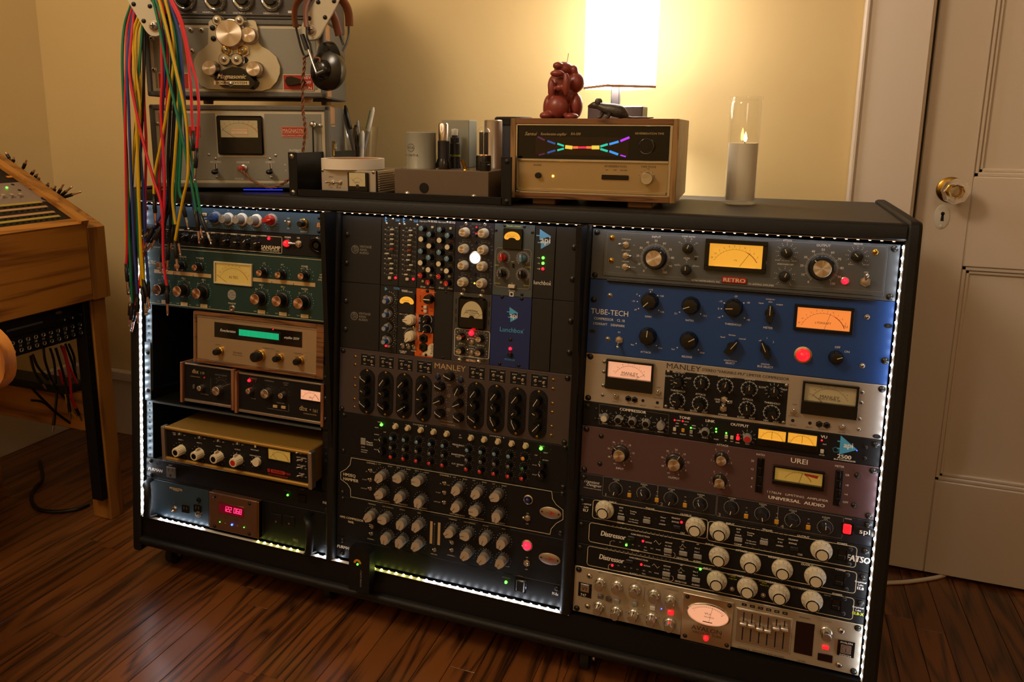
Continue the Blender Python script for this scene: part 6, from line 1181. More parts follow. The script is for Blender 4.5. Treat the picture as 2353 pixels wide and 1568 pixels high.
# ------------------------------------------------------------------ things on top of the rack
RT = FZ + 31.
mat('grey_tolex', '#5f5c55', .65, bump=.5, bsc=260, stretch=(1, 1, .3)); mat('rec_grey', '#88857a', .45, .1); mat('rec_cream', '#c2b59a', .45); mat('rec_plate', '#c9bfa6', .32, .5); mat('leather', '#7d4522', .5, bump=.2, bsc=400); mat('leather_tan', '#a87b52', .6, bump=.2, bsc=400)
mat('grey_wood', '#4a443d', .6, bump=.2, bsc=120, var=.2, vsc=30, stretch=(.2, 1, 2)); mat('bakelite', '#0d0b0b', .22); mat('cord_brown', '#7a4e33', .8); mat('stitch', '#d0a878', .7)
class Plane:
    """upright plane through (x, y), turned by th about the vertical; d = distance in front of it"""
    def __init__(s, px0, py0, k, x, y, th): s.v = (px0, py0, k); s.c = Vector((x, y, 0)); s.u = Vector((cos(th), sin(th), 0)); s.n = Vector((sin(th), -cos(th), 0)); s.th = th
    def at(s, a, b, d=0.):
        r = ray(s.v[0] + a / s.v[2], s.v[1] + b / s.v[2]); t = (d - (CV - s.c).dot(s.n)) / r.dot(s.n); return CV + r * t
    def loc(s, a, b, d=0.): p = s.at(a, b, d); return (p - s.c).dot(s.u), p.z
PR = Plane(260, 0, 3.408, -956., -18., radians(22))
def PP(u, d, z): return PR.c + PR.u * u + PR.n * d + Vector((0, 0, z))
class Face:
    """a plumb front: measured points land on the plane y = Y; parts hang on an Empty at the thing's base"""
    def __init__(s, nm, lbl, cat, pl, x0, x1, z0):
        s.pl = pl; s.ox = (x0 + x1) / 2; s.oz = z0; s.pr = {}; w = pl.c + pl.u * s.ox
        s.e = thing(nm, lbl, cat, (w.x, w.y, z0), (0, 0, pl.th)); s.o = Vector((s.ox, 0, z0))
    def L(s, a, b, d=0.): x, z = s.pl.loc(a, b, d); return x - s.ox, z - s.oz
    def box(s, nm, a0, b0, a1, b1, m, d0=0., d1=2., ch=.5, par=None):
        x0, z1 = s.L(a0, b0, d1); x1, z0 = s.L(a1, b1, d1); return B().box((x0, -d1, z0), (x1, -d0, z1), m, ch).obj(nm, par or s.e)
    def t(s, a, b, tx, h, m='white_print', d=.2, **k):
        x, z = s.L(a, b, d); s.p(m).text(tx, x, z, h, m, d, **k)
    def p(s, m):
        if m not in s.pr: s.pr[m] = B()
        return s.pr[m]
    def done(s):
        for m, b in s.pr.items(): o = b.obj('printed_marking', s.e, smooth=False); o['kind'] = 'stuff'
    def lathe(s, nm, a, b, pr, m, n=28, fl=0): x, z = s.L(a, b, pr[-1][1]); return B().lathe(pr, m, n, (x, 0, z), flute=fl).obj(nm, s.e)
    def scr(s, a, b, r=3., m='steel', sl='-', d=0.): x, z = s.L(a, b, d); return link('screw', screw_me(r, m, sl), s.e, (x, -d, z), .6)
rx0, rz1 = PR.loc(275, 818, 4); rx1, _ = PR.loc(1690, 830, 4); rz0 = RT + 9
F = Face('recording_amplifier', 'grey vintage recording amplifier case with black window meter, bottom of the stack', 'audio case', PR, rx0, rx1, RT)
def case(F, x0, x1, z0, z1, dep):
    x0 -= F.o.x; x1 -= F.o.x; z0 -= F.o.z; z1 -= F.o.z; b = B()
    b.box((x0, 8, z0), (x1, dep, z1), 'grey_tolex', 3)
    for q in (((x0, -4, z0), (x0 + 11, 10, z1)), ((x1 - 11, -4, z0), (x1, 10, z1)), ((x0, -4, z1 - 11), (x1, 10, z1)), ((x0, -4, z0), (x1, 10, z0 + 11))): b.box(*q, 'grey_tolex', 2.5)
    b.obj('case', F.e); B().box((x0 + 10, 0, z0 + 10), (x1 - 10, 8, z1 - 10), 'rec_cream').obj('front_panel', F.e); B().box((x0 + 18, -.8, z0 + 17), (x1 - 18, .2, z1 - 17), 'rec_grey', .4).obj('grey_field', F.e)
    for zc in (z0 + 14, z1 - 26): B().box((x1 - 30, 6, zc - 14), (x1 + 1.2, 60, zc + 26), 'leather_tan', 4).obj('corner_leather', F.e)
    st = B()
    for zc in (z0 + 42, z1 - 42):
        for i in range(10): st.box((x1 + .8, 12 + i * 4.5, zc - 1), (x1 + 1.8, 14 + i * 4.5, zc + 2), 'stitch')
    st = st.obj('stitching', F.e); st['kind'] = 'stuff'
    B().box((x1 - 1, 18, (z0 + z1) / 2 - 18), (x1 + 4, 34, (z0 + z1) / 2 + 14), 'brass', 1).box((x1 + 2, 21, (z0 + z1) / 2 - 4), (x1 + 9, 31, (z0 + z1) / 2 + 8), 'steel', 1.5).obj('latch', F.e)
    for k in (.28, .75): B().box((x0 - 9, 20, z0 + (z1 - z0) * k), (x0 + 1, 34, z0 + (z1 - z0) * k + 14), 'steel', 1.5).obj('side_latch', F.e)
    for xx in (x0 + 45, x1 - 45):
        for yy in (24, dep - 22): B().lathe([(11, -8.6), (12, -1), (12, 1)], 'leather_tan', 16, (xx, yy, z0), 'z').obj('foot', F.e)
F.oy = 0; case(F, rx0, rx1, rz0, rz1, 262)
F.box('meter_plate', 797, 888, 1200, 1235, 'rec_cream', .5, 1.8, .8); F.box('meter_body', 802, 905, 1180, 1215, 'bakelite', 1.8, 9, 3)
x0, z1 = F.L(838, 942, 9); x1, z0 = F.L(1135, 1078, 9); w, h = x1 - x0, z1 - z0
m_ = B().box((x0, -9.4, z0), (x1, -8.8, z1), 'meter_dim', .1).obj('meter_face', F.e); p = B(); cx = (x0 + x1) / 2
A = [(cx + 44 * sin(radians(t)), z0 - 8 + 38 * cos(radians(t))) for t in range(-62, 63, 4)]
p.stroke(A[:22], .4, 'dark_print', 9.6).stroke(A[21:], 1.3, 'orange_print', 9.6).rect(cx - 18, z0 + 6, cx + 18, z0 + 19, 'orange_print', 9.55).rect(cx - 17.2, z0 + 6.8, cx + 17.2, z0 + 18.2, 'cream', 9.6).text('MAGNASYNC', cx, z0 + 14.2, 4, 'orange_print', 9.7).text('MOVIOLA CORP', cx, z0 + 9, 2, 'orange_print', 9.7)
for i, t in enumerate(range(-60, 61, 12)): p.stroke([(cx + 44 * sin(radians(t)), z0 - 8 + 38 * cos(radians(t))), (cx + 48 * sin(radians(t)), z0 - 8 + 41.5 * cos(radians(t)))], .4, 'dark_print', 9.6); p.text(('20', '10', '7', '5', '3', '2', '1', '0', '1', '2', '3')[i], cx + 51 * sin(radians(t)), z0 - 8 + 44.5 * cos(radians(t)), 2.6, 'dark_print', 9.6)
p.obj('scale_print', m_, smooth=False); B().stroke([(cx - 36, z0 + 17), (cx - 10, z0)], .6, 'black_print', 9.9).obj('needle', m_, smooth=False)
for a0, b0, a1, b1, T in ((1315, 992, 1524, 1080, 1), (585, 985, 685, 1076, 0)):
    F.box('red_plate', a0, b0, a1, b1, 'red_badge', .5, 1.6, .4); x0, z1 = F.L(a0, b0, 1.6); x1, z0 = F.L(a1, b1, 1.6); q = F.p('cream_print'); q.stroke([(x0 + 1, z0 + 1), (x1 - 1, z0 + 1), (x1 - 1, z1 - 1), (x0 + 1, z1 - 1)], .6, 'cream_print', 1.8, True)
    if T: q.text('MAGNASYNC', (x0 + x1) / 2, z1 - 8, 7.6, 'cream_print', 1.9, sx=.74).text('SYNCHRONOUS FILM RECORDING', (x0 + x1) / 2, z0 + 10, 2.2, 'cream_print', 1.9).text('RECORDING AMPLIFIER', (x0 + x1) / 2, z0 + 4.6, 3.4, 'cream_print', 1.9)
for a, b in ((803, 1305), (1230, 1305)):
    F.box('switch_slot', a - 11, b - 22, a + 11, b + 22, 'rec_cream', .5, 1.2, .4); x, z = F.L(a, b); B().box((x - 1, -1.5, z - 6), (x + 1, -1, z + 6), 'black_matt').obj('slot', F.e)
    x, z = F.L(a - 7, b + 43, 14); B().tube([(x + 1, 0, z + 6), (x, -10, z + 2), (x, -12, z)], 1.6, 'knob_black', 8).ball((x, -14, z), (7.5, 6, 5.5), 'knob_black').obj('switch_lever', F.e)
for a, b in ((803, 1243), (812, 1388), (1228, 1245), (1238, 1390), (348, 968), (1622, 985), (750, 1212), (1272, 1218)): F.scr(a, b, 3.6 if b < 1000 else 2.4, 'steel', '-', .8)
x, z = F.L(1003, 1322, 10); B().lathe([(8, 0), (8, 3), (6, 4)], 'steel', 20, (x + 3, 0, z)).lathe([(5.6, 3), (6.4, 10), (6, 18), (3, 20), (0, 20)], 'red_print', 16, (x, 0, z)).obj('monitor_jack', F.e, label='red jack plug')
x, z = F.L(1563, 975, 12); B().lathe([(6, 0), (6, 5), (4, 7)], 'steel', 16, (x, 0, z)).ball((x, -12, z), 7.5, 'chrome').obj('ball_knob', F.e); x2, z2 = F.L(1560, 1205, 8); B().tube([(x, -12, z), (x - 1, -10, z2)], 1.7, 'dark_steel', 8).obj('rod', F.e)
for a, b, t, h in ((803, 1268, 'RECORD', 4), (1017, 1272, 'MONITOR', 4), (1230, 1270, 'DIRECT', 4), (990, 1402, 'MODEL', 4), (1432, 1178, 'PLAYBACK', 4), (1440, 1196, 'TO', 4), (1345, 1290, '32', 3), (1352, 1335, '0', 3)): F.t(a, b, t, h, 'white_print', 1.)
glow('blue_glow', '#1a30ff', 1.6)
x, z = F.L(1170, 1475, 0); B().box((x - 42, 2, 4.5), (x + 42, 6, 6), 'blue_glow').obj('blue_light', F.e, label='thin blue light glowing under the case')
F.done()
ux0, uz1 = PR.loc(222, 142, 4); ux1, uz0 = PR.loc(1668, 776, 4)
F = Face('tape_transport', 'grey vintage tape transport with cream head plate and round metal rollers, middle of the stack', 'audio case', PR, ux0, ux1, rz1); uz0 = rz1 + 17
case(F, ux0, ux1, uz0, uz1, 262)
HP = [(745, 168), (760, 155), (1100, 155), (1118, 168), (1132, 220), (1140, 335), (1165, 362), (1225, 395), (1280, 445), (1310, 520), (1308, 580), (1285, 640), (1235, 695), (1170, 715), (740, 700), (680, 670), (640, 615), (622, 550), (628, 470), (660, 410), (705, 378), (740, 345)]
pts = [F.L(a, b, 8) for a, b in HP]; B().prism(pts[::-1], .5, 8, 'rec_plate', ins=.012).obj('head_plate', F.e)
def disk(nm, a, b, r, h, m='brushed', d0=8., r2=None): x, z = F.L(a, b, d0 + h); return B().lathe([(r * 1.12, d0), (r * 1.12, d0 + h * .25), (r, d0 + h * .3), (r, d0 + h - 1.2), (r - 1.2, d0 + h), (0, d0 + h)], m, 40, (x, 0, z)).obj(nm, F.e)
disk('capstan', 905, 260, 27, 24); disk('side_roller', 1055, 272, 16, 18)
for a, b in ((812, 158), (988, 160)): disk('guide_post', a, b, 10, 20, 'steel'); F.scr(a, b, 5, 'steel', '-', 28)
for a, b in ((885, 392), (1012, 394)): x, z = F.L(a, b, 14); B().lathe([(14, 8), (14, 12)], 'steel', 6, (x, 0, z)).lathe([(9, 12), (9, 16), (6, 17)], 'brass', 20, (x, 0, z)).obj('bearing', F.e); F.scr(a, b, 4, 'steel', '-', 17)
for a, b in ((868, 465), (966, 466)): x, z = F.L(a + 50, b + 5, 8); B().prism([(x - 8, z - 6), (x + 8, z - 6), (x + 12, z), (x + 8, z + 6), (x - 8, z + 6)], 8, 8.4, 'black_matt').obj('slot', F.e); disk('roller', a, b, 12, 16, 'steel'); F.scr(a, b, 5, 'steel', '-', 24)
for a, b in ((748, 533), (1095, 540)): disk('tension_knob', a, b, 15, 34)
for a, b in ((778, 218), (785, 302), (1010, 222), (1022, 305)): F.scr(a, b, 4.4, 'dark_steel', 'hex', 9)
HC = [(775, 612), (845, 545), (930, 514), (1035, 540), (1122, 640), (1112, 672), (1080, 700), (850, 690), (800, 655)]
pts = [F.L(a, b, 34) for a, b in HC]; B().prism(pts[::-1], 8, 34, 'bakelite', ins=.07).obj('head_cover', F.e, label='black head cover')
x, z = F.L(925, 598, 34); B().text('Magnasonic', x, z, 9, 'chrome', 34.6, it=.35, bold=.04, sx=.95).rect(x - 36, z - 17, x + 36, z - 9, 'chrome', 34.5).text('SOUND SYSTEM', x, z - 13, 4.6, 'black_print', 34.8, bold=.03, sx=1.3).obj('cover_lettering', F.e, smooth=False); F.scr(922, 658, 4, 'steel', '-', 34)
for a0, b0, a1, b1, k in ((1330, 585, 1572, 708, 1), (350, 572, 597, 698, 0)):
    F.box('red_plate', a0, b0, a1, b1, 'red_badge', .5, 1.6, .4); x0, z1 = F.L(a0, b0, 1.6); x1, z0 = F.L(a1, b1, 1.6); F.p('cream_print').stroke([(x0, z0), (x1, z0), (x1, z1), (x0, z1)], 1.2, 'cream_print', 1.75, True)
    if k:
        for b, t in ((607, 'REV.'), (646, 'OFF'), (690, 'RUN')): F.t(1523, b, t, 6, 'white_print', 1.8)
        x, z = F.L(1415, 640, 12); B().prism([(x - 20, z + 2), (x - 16, z + 10), (x - 6, z + 12), (x + 22, z + 3), (x + 22, z - 3), (x - 6, z - 8), (x - 17, z - 7)][::-1], 2, 14, 'bakelite', ins=.1).obj('selector_lever', F.e)
for a, b in ((300, 300), (320, 545), (610, 235), (693, 235), (620, 400), (1580, 120)): F.scr(a, b, 4.6, 'steel', 'hex', .8)
F.done()
# reel arms
def arm(nm, lbl, a0, b0, a1, b1, w, D):
    p0 = Vector((*PR.loc(a0, b0, D + 8), 0)); p1 = Vector((*PR.loc(a1, b1, D + 8), 0)); d = (p1 - p0).normalized(); n = Vector((-d.y, d.x, 0)); P = []
    for c, t0 in ((p1, -90), (p0, 90)):
        for i in range(9): t = radians(t0 + 22.5 * i); q = c + d * (w * cos(t)) + n * (w * sin(t)) - p0; P.append((q.x, q.y))
    o = thing(nm, lbl, 'reel arm', tuple(PP(p0.x, D, p0.y)), (0, 0, PR.th))
    B().prism(P, 0, 8, 'rec_cream', ins=.015).obj('arm_plate', o); B().prism(P, -10, 0, 'alu').obj('arm_body', o); L_ = (p1 - p0).length
    for k, sgn in ((.25, .72), (.5, -.72), (.75, .72), (1., -.72)): q = (d * L_ * k + n * w * sgn * .9); link('screw', screw_me(3.6, 'dark_steel', 'hex'), o, (q.x, -8, q.y))
    link('pivot_screw', screw_me(9, 'alu', 'x'), o, (0, -8, 0)); B().tube([(0, 9, 0), (0, D + 4, 0)], 9, 'steel', 14).obj('pivot', o)
    return o
arm('reel_arm', 'cream reel arm plate holding the bundle of coloured cables', 322, 205, 165, -60, 20, 62)
arm('reel_arm', 'cream reel arm plate holding the headphones', 1545, 235, 1685, -20, 20, 42)
# case on top
tx0, tz0 = PR.loc(222, 132); tx1, _ = PR.loc(1655, 140)
F = Face('mixer_case', 'grey grained mixer case with chrome ringed knobs on top of the recorder stack', 'audio case', PR, tx0, tx1, uz1)
B().box((tx0 - F.o.x, 0, 0), (tx1 - F.o.x, 262, 190), 'grey_wood', 3).obj('case', F.e); B().box((tx0 - F.o.x + 6, -3, 8), (tx1 - F.o.x - 6, 1, 184), 'grey_wood', 1).obj('front_panel', F.e)
for a, b in ((552, -8), (790, 0), (1010, -6), (1232, -4)):
    x, z = F.L(a, b, 12); o = B().lathe([(22, 3), (22, 8), (18, 14), (15, 13)], 'chrome', 36, (x, 0, z)).obj('knob_bezel', F.e); B().lathe([(14.5, 6), (13, 20), (11, 22), (0, 22)], 'knob_black', 32, (x, 0, z), flute=10).obj('knob', o)
for a, b, t in ((640, 95, 'MIC'), (790, 97, 'MONITOR AMPLIFIER'), (1015, 102, 'LINE INPUT LEVEL'), (1237, 104, 'HEADPHONES')): F.t(a, b, t, 3.4, 'white_print', 3.2)
F.box('switch_tag', 1368, 84, 1402, 104, 'white_plastic', 3, 3.8, .2); F.done()
# headphones on the right arm
def hp(a, b, dy=0.): return PR.at(a, b, 58 - dy * .8)
ho = hp(1620, 560); head = thing('headphones', 'old black headphones with brown leather bands hanging from the reel arm', 'headphones', tuple(ho))
def hob(b, nm): return b.obj(nm, head, tuple(-ho))
for nm, P, w in (('leather_band', [(1432, 215, 0), (1420, 130, 0), (1432, 40, 5), (1500, -40, 12), (1620, -90, 25), (1720, -60, 45), (1800, 10, 60), (1840, 90, 66), (1850, 205, 70)], 9), ('leather_band', [(1515, 212, -4), (1508, 120, -4), (1515, 40, 0), (1560, -30, 8), (1620, -30, 20), (1690, 60, 40), (1735, 150, 55), (1770, 280, 62)], 8)):
    hob(B().tube(smoothpath([hp(*q) for q in P], 6), [(w, 3.)] * (6 * (len(P) - 1) + 1), 'leather', 10), nm)
for P in ([(1430, 205, 0), (1450, 290, 0), (1470, 370, 0), (1500, 440, 0), (1530, 430, 0)], [(1515, 205, -4), (1520, 290, -6), (1545, 350, -6), (1560, 430, -6)], [(1845, 200, 70), (1840, 300, 60), (1800, 400, 50)], [(1775, 275, 62), (1800, 350, 55)]): hob(B().tube(smoothpath([hp(*q) for q in P], 5), 2.2, 'dark_steel', 8), 'wire_fork')
hob(B().tube([hp(1530, 390, -12), hp(1560, 480, -20), hp(1597, 582, -34)], 2.6, 'chrome', 10), 'yoke_rod'); hob(B().tube([hp(1480, 270, -6), hp(1520, 390, -8)], [(6, 4), (7, 4)], 'dark_steel', 8), 'yoke_clamp'); hob(B().tube([hp(1590, 585, -36), hp(1680, 548, -36)], [(5, 2), (5, 2)], 'dark_steel', 8), 'yoke_bar')
def cup(c, ax, r):
    ax = ax.normalized(); b = B().lathe([(r * .5, -r * .62), (r * .93, -r * .45), (r, -r * .2), (r * .98, 0), (r * .8, r * .12), (r * .5, r * .2), (r * .42, r * .42), (r * .3, r * .5), (0, r * .52)], 'bakelite', 40, ax='z')
    R_ = ax.to_track_quat('Z', 'Y').to_matrix(); b.v = [tuple(c + R_ @ Vector(v)) for v in b.v]; return b
hob(cup(hp(1665, 552, -10), Vector((-.1, -1, .06)), 40), 'ear_cup'); hob(cup(hp(1720, 480, 40), Vector((.5, .8, .1)), 40), 'ear_cup')
hob(B().tube(smoothpath([hp(1555, 420, -8), hp(1570, 450, -14), hp(1615, 455, -22), hp(1620, 490, -30)], 5), 1.8, 'cord_brown', 6), 'cup_wire')
def twist(P, r, nm, R_=1.9):
    P = smoothpath(P, 10); L_ = len(P)
    for ph in (0, pi):
        pts = []
        for i, q in enumerate(P):
            t = (P[min(i + 1, L_ - 1)] - P[max(i - 1, 0)]).normalized(); u_ = t.cross(Vector((0, 1, 0)))
            u_ = u_.normalized() if u_.length > .1 else Vector((1, 0, 0)); w_ = t.cross(u_); a = i * .75 + ph; pts.append(q + u_ * R_ * cos(a) + w_ * R_ * sin(a))
        hob(B().tube(pts, r, 'cord_brown', 6), nm)
twist([hp(1495, 440, -4), hp(1497, 520, -4), hp(1482, 640, 0), hp(1485, 760, 4), hp(1488, 880, 8), hp(1502, 980, 10), hp(1498, 1100, 20), hp(1480, 1215, 30), hp(1450, 1330, 32), hp(1370, 1410, 28), hp(1280, 1462, 22), hp(1200, 1465, 22), hp(1100, 1420, 24), hp(1020, 1350, 28), hp(985, 1325, 36)], 1.7, 'cord')
# ------------------------------------------------------------------ shelf chassis with small gear
def ZT(a, b, Y): p = atY(640 + a / 3.9217, 200 + b / 3.9217, Y); return p.x, p.z
sx0, sx1 = -640., -158.; SY = 20.
so = thing('shelf_chassis', 'low black rack chassis with ears standing on top of the rack', 'rack shelf', ((sx0 + sx1) / 2, SY, RT)); c0 = (-(sx0 + sx1) / 2, -SY, -RT)
def sb(nm, a, b, m='black', ch=.8): return B().box(a, b, m, ch).obj(nm, so, c0)
sb('tray', (sx0 + 18, SY - 2, RT + .5), (sx1 - 18, SY + 235, RT + 7)); sb('side_wall', (sx0 + 16, SY, RT + 1), (sx0 + 20, SY + 235, RT + 88)); sb('side_wall', (sx1 - 20, SY, RT + 1), (sx1 - 16, SY + 235, RT + 40)); sb('ear', (sx0, SY - 3, RT + 1), (sx0 + 21, SY, RT + 89)); sb('ear', (sx1 - 21, SY - 3, RT + 1), (sx1, SY, RT + 89)); sb('front_lip', (sx0 + 18, SY - 3, RT + .5), (sx1 - 18, SY, RT + 15)); sb('rear_wall', (sx0 + 18, SY + 230, RT + 1), (sx1 - 18, SY + 235, RT + 30))
for xx in (sx0 + 9, sx1 - 9):
    for zz in (8, 81): link('screw', screw_me(4, 'dark_steel' if xx > -400 else 'steel'), so, (xx + c0[0], -3, zz))
TY = SY + 12
PT = Plane(640, 200, 3.9217, 0, TY, 0.)
x0, z1 = PT.loc(383, 742); x1, z0 = PT.loc(880, 985); z0 = RT + 8.5
F = Face('phase_box', 'small silver box with two toggle switches and a square meter', 'audio box', PT, x0, x1, z0); W_ = x1 - x0; H_ = z1 - z0
B().box((-W_ / 2, 0, 0), (W_ / 2, 2.5, H_), 'alu_panel', 1).obj('faceplate', F.e); bd = B().box((-W_ / 2, 2.5, 0), (W_ / 2 + 1, 5, H_), 'black', .5).box((-W_ / 2 + 1, 5, 0), (W_ / 2 + 2, 150, H_ - 1), 'alu', .8)
for i in range(9): bd.box((W_ / 2 + 1, 6, 3 + i * (H_ - 5) / 9), (W_ / 2 + 5, 149, 3 + (i + .55) * (H_ - 5) / 9), 'alu', .3)
bd.obj('finned_case', F.e)
for a, b in ((397, 752), (855, 770), (402, 947), (855, 970)): F.scr(a, b, 2.8, 'steel', 'x')
for a, b in ((478, 858), (548, 862)): x, z = F.L(a, b, 3); bm, lm = toggle_me(.95); o = link('toggle_switch', bm, F.e, (x, 0, z)); l = link('lever', lm, o); l.rotation_euler = (0, 0, radians(-55))
for a, b, t in ((475, 808, 'phase'), (475, 903, 'rev'), (540, 907, '-25 dB'), (590, 912, '+')): F.t(a, b, t, 3, 'dark_print')
F.box('meter_body', 618, 768, 808, 970, 'bakelite', 0, 5, 1.2); F.box('meter_face', 634, 772, 782, 898, 'meter_dim', 5, 5.3, .05)
x, z = F.L(712, 896, 5.6); p = F.p('dark_print'); p.stroke([(x + 13 * sin(radians(t)), z + 17 * cos(radians(t))) for t in range(-55, 56, 5)], .3, 'dark_print', 5.6).text('VOLTS', x, z + 8, 2.4, 'dark_print', 5.6).stroke([(x, z), (x - 13, z + 15)], .4, 'dark_print', 5.7).disc(x, z, 4, 'dark_print', 5.5, 16)
x, z = F.L(352, 880, -8); B().lathe([(9, 0), (9, 3), (7, 4), (6.5, 1)], 'dark_steel', 20, (0, 0, 0), 'x').lathe([(6.2, 1.2), (0, 1.3)], 'black_matt', 16, (0, 0, 0), 'x').obj('connector', F.e, (-W_ / 2 - 4, 20, H_ * .4)); F.done()
x0t, _ = ZT(425, 690, TY + 50); x1t, _ = ZT(917, 690, TY + 50); rr_ = (x1t - x0t) / 2
tp_ = thing('tape_roll', 'roll of white tape lying on the silver box', 'tape roll', ((x0t + x1t) / 2, TY + 52, z1 + .5), data=None)
mat('tape_white', '#d9ccba', .6, bump=.05, bsc=900); B().lathe([(rr_ - 10, 0), (rr_, 0), (rr_, 21), (rr_ - 10, 21), (rr_ - 10, 0)], 'tape_white', 48, ax='z', cap=False).obj('tape', tp_); B().lathe([(rr_ - 12, 0), (rr_ - 10, 0), (rr_ - 10, 20.6), (rr_ - 12, 20.6), (rr_ - 12, 0)], 'leather_tan', 48, ax='z', cap=False).obj('core', tp_)
# valve amplifier
mat('amp_brown', '#665546', .5, .3, var=.12, vsc=18); mat('can_grey', '#8d8b7d', .45, .2); mat('tube_black', '#17151a', .4); mat('valve_glass', '#ffffff', .02, trans=1., ior=1.2); glow('valve_heat', '#ff9a4a', .9)
x0, z1 = ZT(1042, 738, TY); x1, z0 = ZT(1893, 1030, TY); z0 = RT + 8.5; W_ = x1 - x0; H_ = z1 - z0
F = Face('valve_amplifier', 'brown metal valve amplifier chassis with cans and glass tubes on top', 'amplifier', PT, x0, x1, z0)
B().box((-W_ / 2, 0, 0), (W_ / 2, 150, H_), 'amp_brown', 1.2).obj('chassis', F.e); x, z = F.L(1312, 910); B().lathe([(10, 0), (10, .8), (0, 1)], 'black', 24, (x, 0, z)).obj('hole_plug', F.e); F.scr(1160, 968, 5, 'steel', '-'); F.scr(1760, 997, 5, 'steel', '-')
def topat(a, b, dy): x, _ = ZT(a, b, TY + dy); return x - F.o.x
def can(nm, a0, a1, b0, dy, m, top=None, pr=None):
    x0 = topat(a0, 700, dy); x1 = topat(a1, 700, dy); r = (x1 - x0) / 2; _, zt = ZT((a0 + a1) / 2, b0, TY + dy); h = zt - F.o.z - H_
    return B().lathe([(r * 1.02, 0), (r * 1.02, 3), (r, 4), (r, h - 2), (r - 2, h), (0, h)], m, 32, ((x0 + x1) / 2, dy, H_), 'z').obj(nm, F.e), (x0 + x1) / 2, r, h
o, cx, r, h = can('filter_can', 1167, 1408, 404, 32, 'can_grey'); p = F.p('dark_print'); p.disc(cx - 8, H_ + h * .58, 7.5, 'dark_print', -32 + r + .3, 24, 6.8).text('RCA', cx - 8, H_ + h * .58, 4, 'dark_print', -32 + r + .4).text('X-94173-A', cx - 6, H_ + h * .38, 4, 'dark_print', -32 + r + .1)
for a, h0 in ((1143, 0), (1432, 0)): x = topat(a, 715, 30); B().lathe([(5, 0), (5, 2), (0, 3.5)], 'steel', 12, (x, 30, H_), 'z').obj('can_screw', F.e)
o, cx, r, h = can('metal_valve', 1440, 1537, 480, 45, 'tube_black'); B().lathe([(r * 1.35, 0), (r * 1.35, 10), (r * 1.1, 18), (r * 1.05, 20)], 'bakelite', 28, (cx, 45, H_), 'z').obj('valve_base', F.e); B().lathe([(r * .86, h - 2), (r * .86, h + 30), (r * .7, h + 33), (0, h + 33)], 'brushed', 24, (cx, 45, H_), 'z').obj('valve_cap', F.e)
o, cx, r, h = can('metal_valve', 1547, 1630, 500, 80, 'tube_black'); F.p('yellow_print').text('SYLVANIA', cx + 4, H_ + h * .5, 4, 'yellow_print', -80 + r + .2); B().lathe([(r * .9, h), (r * .9, h + 9), (r * .6, h + 11), (r * .6, h + 24), (0, h + 26)], 'tube_black', 24, (cx, 80, H_), 'z').obj('valve_neck', F.e); B().lathe([(r * .62, h + 14), (r * .66, h + 26), (0, h + 27)], 'white_plastic', 20, (cx, 80, H_), 'z').obj('valve_tip', F.e)
x0 = topat(1470, 690, 105); x1 = topat(1700, 690, 105); _, zt = ZT(1600, 297, TY + 105); B().box((x0, 105, H_), (x1 + 4, 148, zt - F.o.z), 'can_grey', 1.2).obj('transformer_can', F.e); xm = (x0 + x1) / 2; zc = (zt - F.o.z) * .8; F.p('dark_print').disc(xm - 5, zc, 5.5, 'dark_print', -104.5, 20, 5).disc(xm + 5, zc, 5.5, 'dark_print', -104.5, 20, 5).text('RCA', xm, zc, 3.6, 'dark_print', -104.4)
o, cx, r, h = can('electrolytic_can', 1857, 2010, 296, 105, 'alu')
cx = topat(1848, 720, 40); r = (topat(1914, 720, 40) - topat(1784, 720, 40)) / 2
B().lathe([(r, 0), (r, 26), (r * .95, 28)], 'bakelite', 28, (cx, 40, H_), 'z').obj('valve_base', F.e); g = B().lathe([(r * .9, 27), (r * .93, 40), (r * .93, 68), (r * .8, 77), (r * .4, 82), (0, 83)], 'clear_pane', 32, (cx, 40, H_), 'z').obj('glass_valve', F.e)
B().box((cx - r * .55, 37, H_ + 30), (cx - r * .1, 43, H_ + 72), 'black').box((cx + r * .1, 37, H_ + 30), (cx + r * .55, 43, H_ + 72), 'black').tube([(cx - r * .3, 40, H_ + 28), (cx - r * .3, 40, H_ + 33)], 2, 'valve_heat', 8).tube([(cx + r * .3, 40, H_ + 28), (cx + r * .3, 40, H_ + 33)], 2, 'valve_heat', 8).obj('electrodes', g)
x = topat(1856, 720, 10); B().lathe([(10.5, 0), (10.5, 12), (9.5, 13), (9.5, 17), (0, 18)], 'knob_black', 28, (x, 12, H_), 'z').obj('knob', F.e)
x = topat(1690, 735, 22); B().lathe([(8, 0), (7, 2), (0, 2.4)], 'brass', 20, (x, 22, H_), 'z').tube([(x, 22, H_ + 2), (x - 6, 18, H_ + 20)], [2.4, 3.4], 'brass', 10).obj('toggle_lever', F.e); x = topat(1655, 735, 60); B().tube([(x, 60, H_), (x - 3, 58, H_ + 14)], 2, 'steel', 8).obj('toggle_lever', F.e)
F.done()
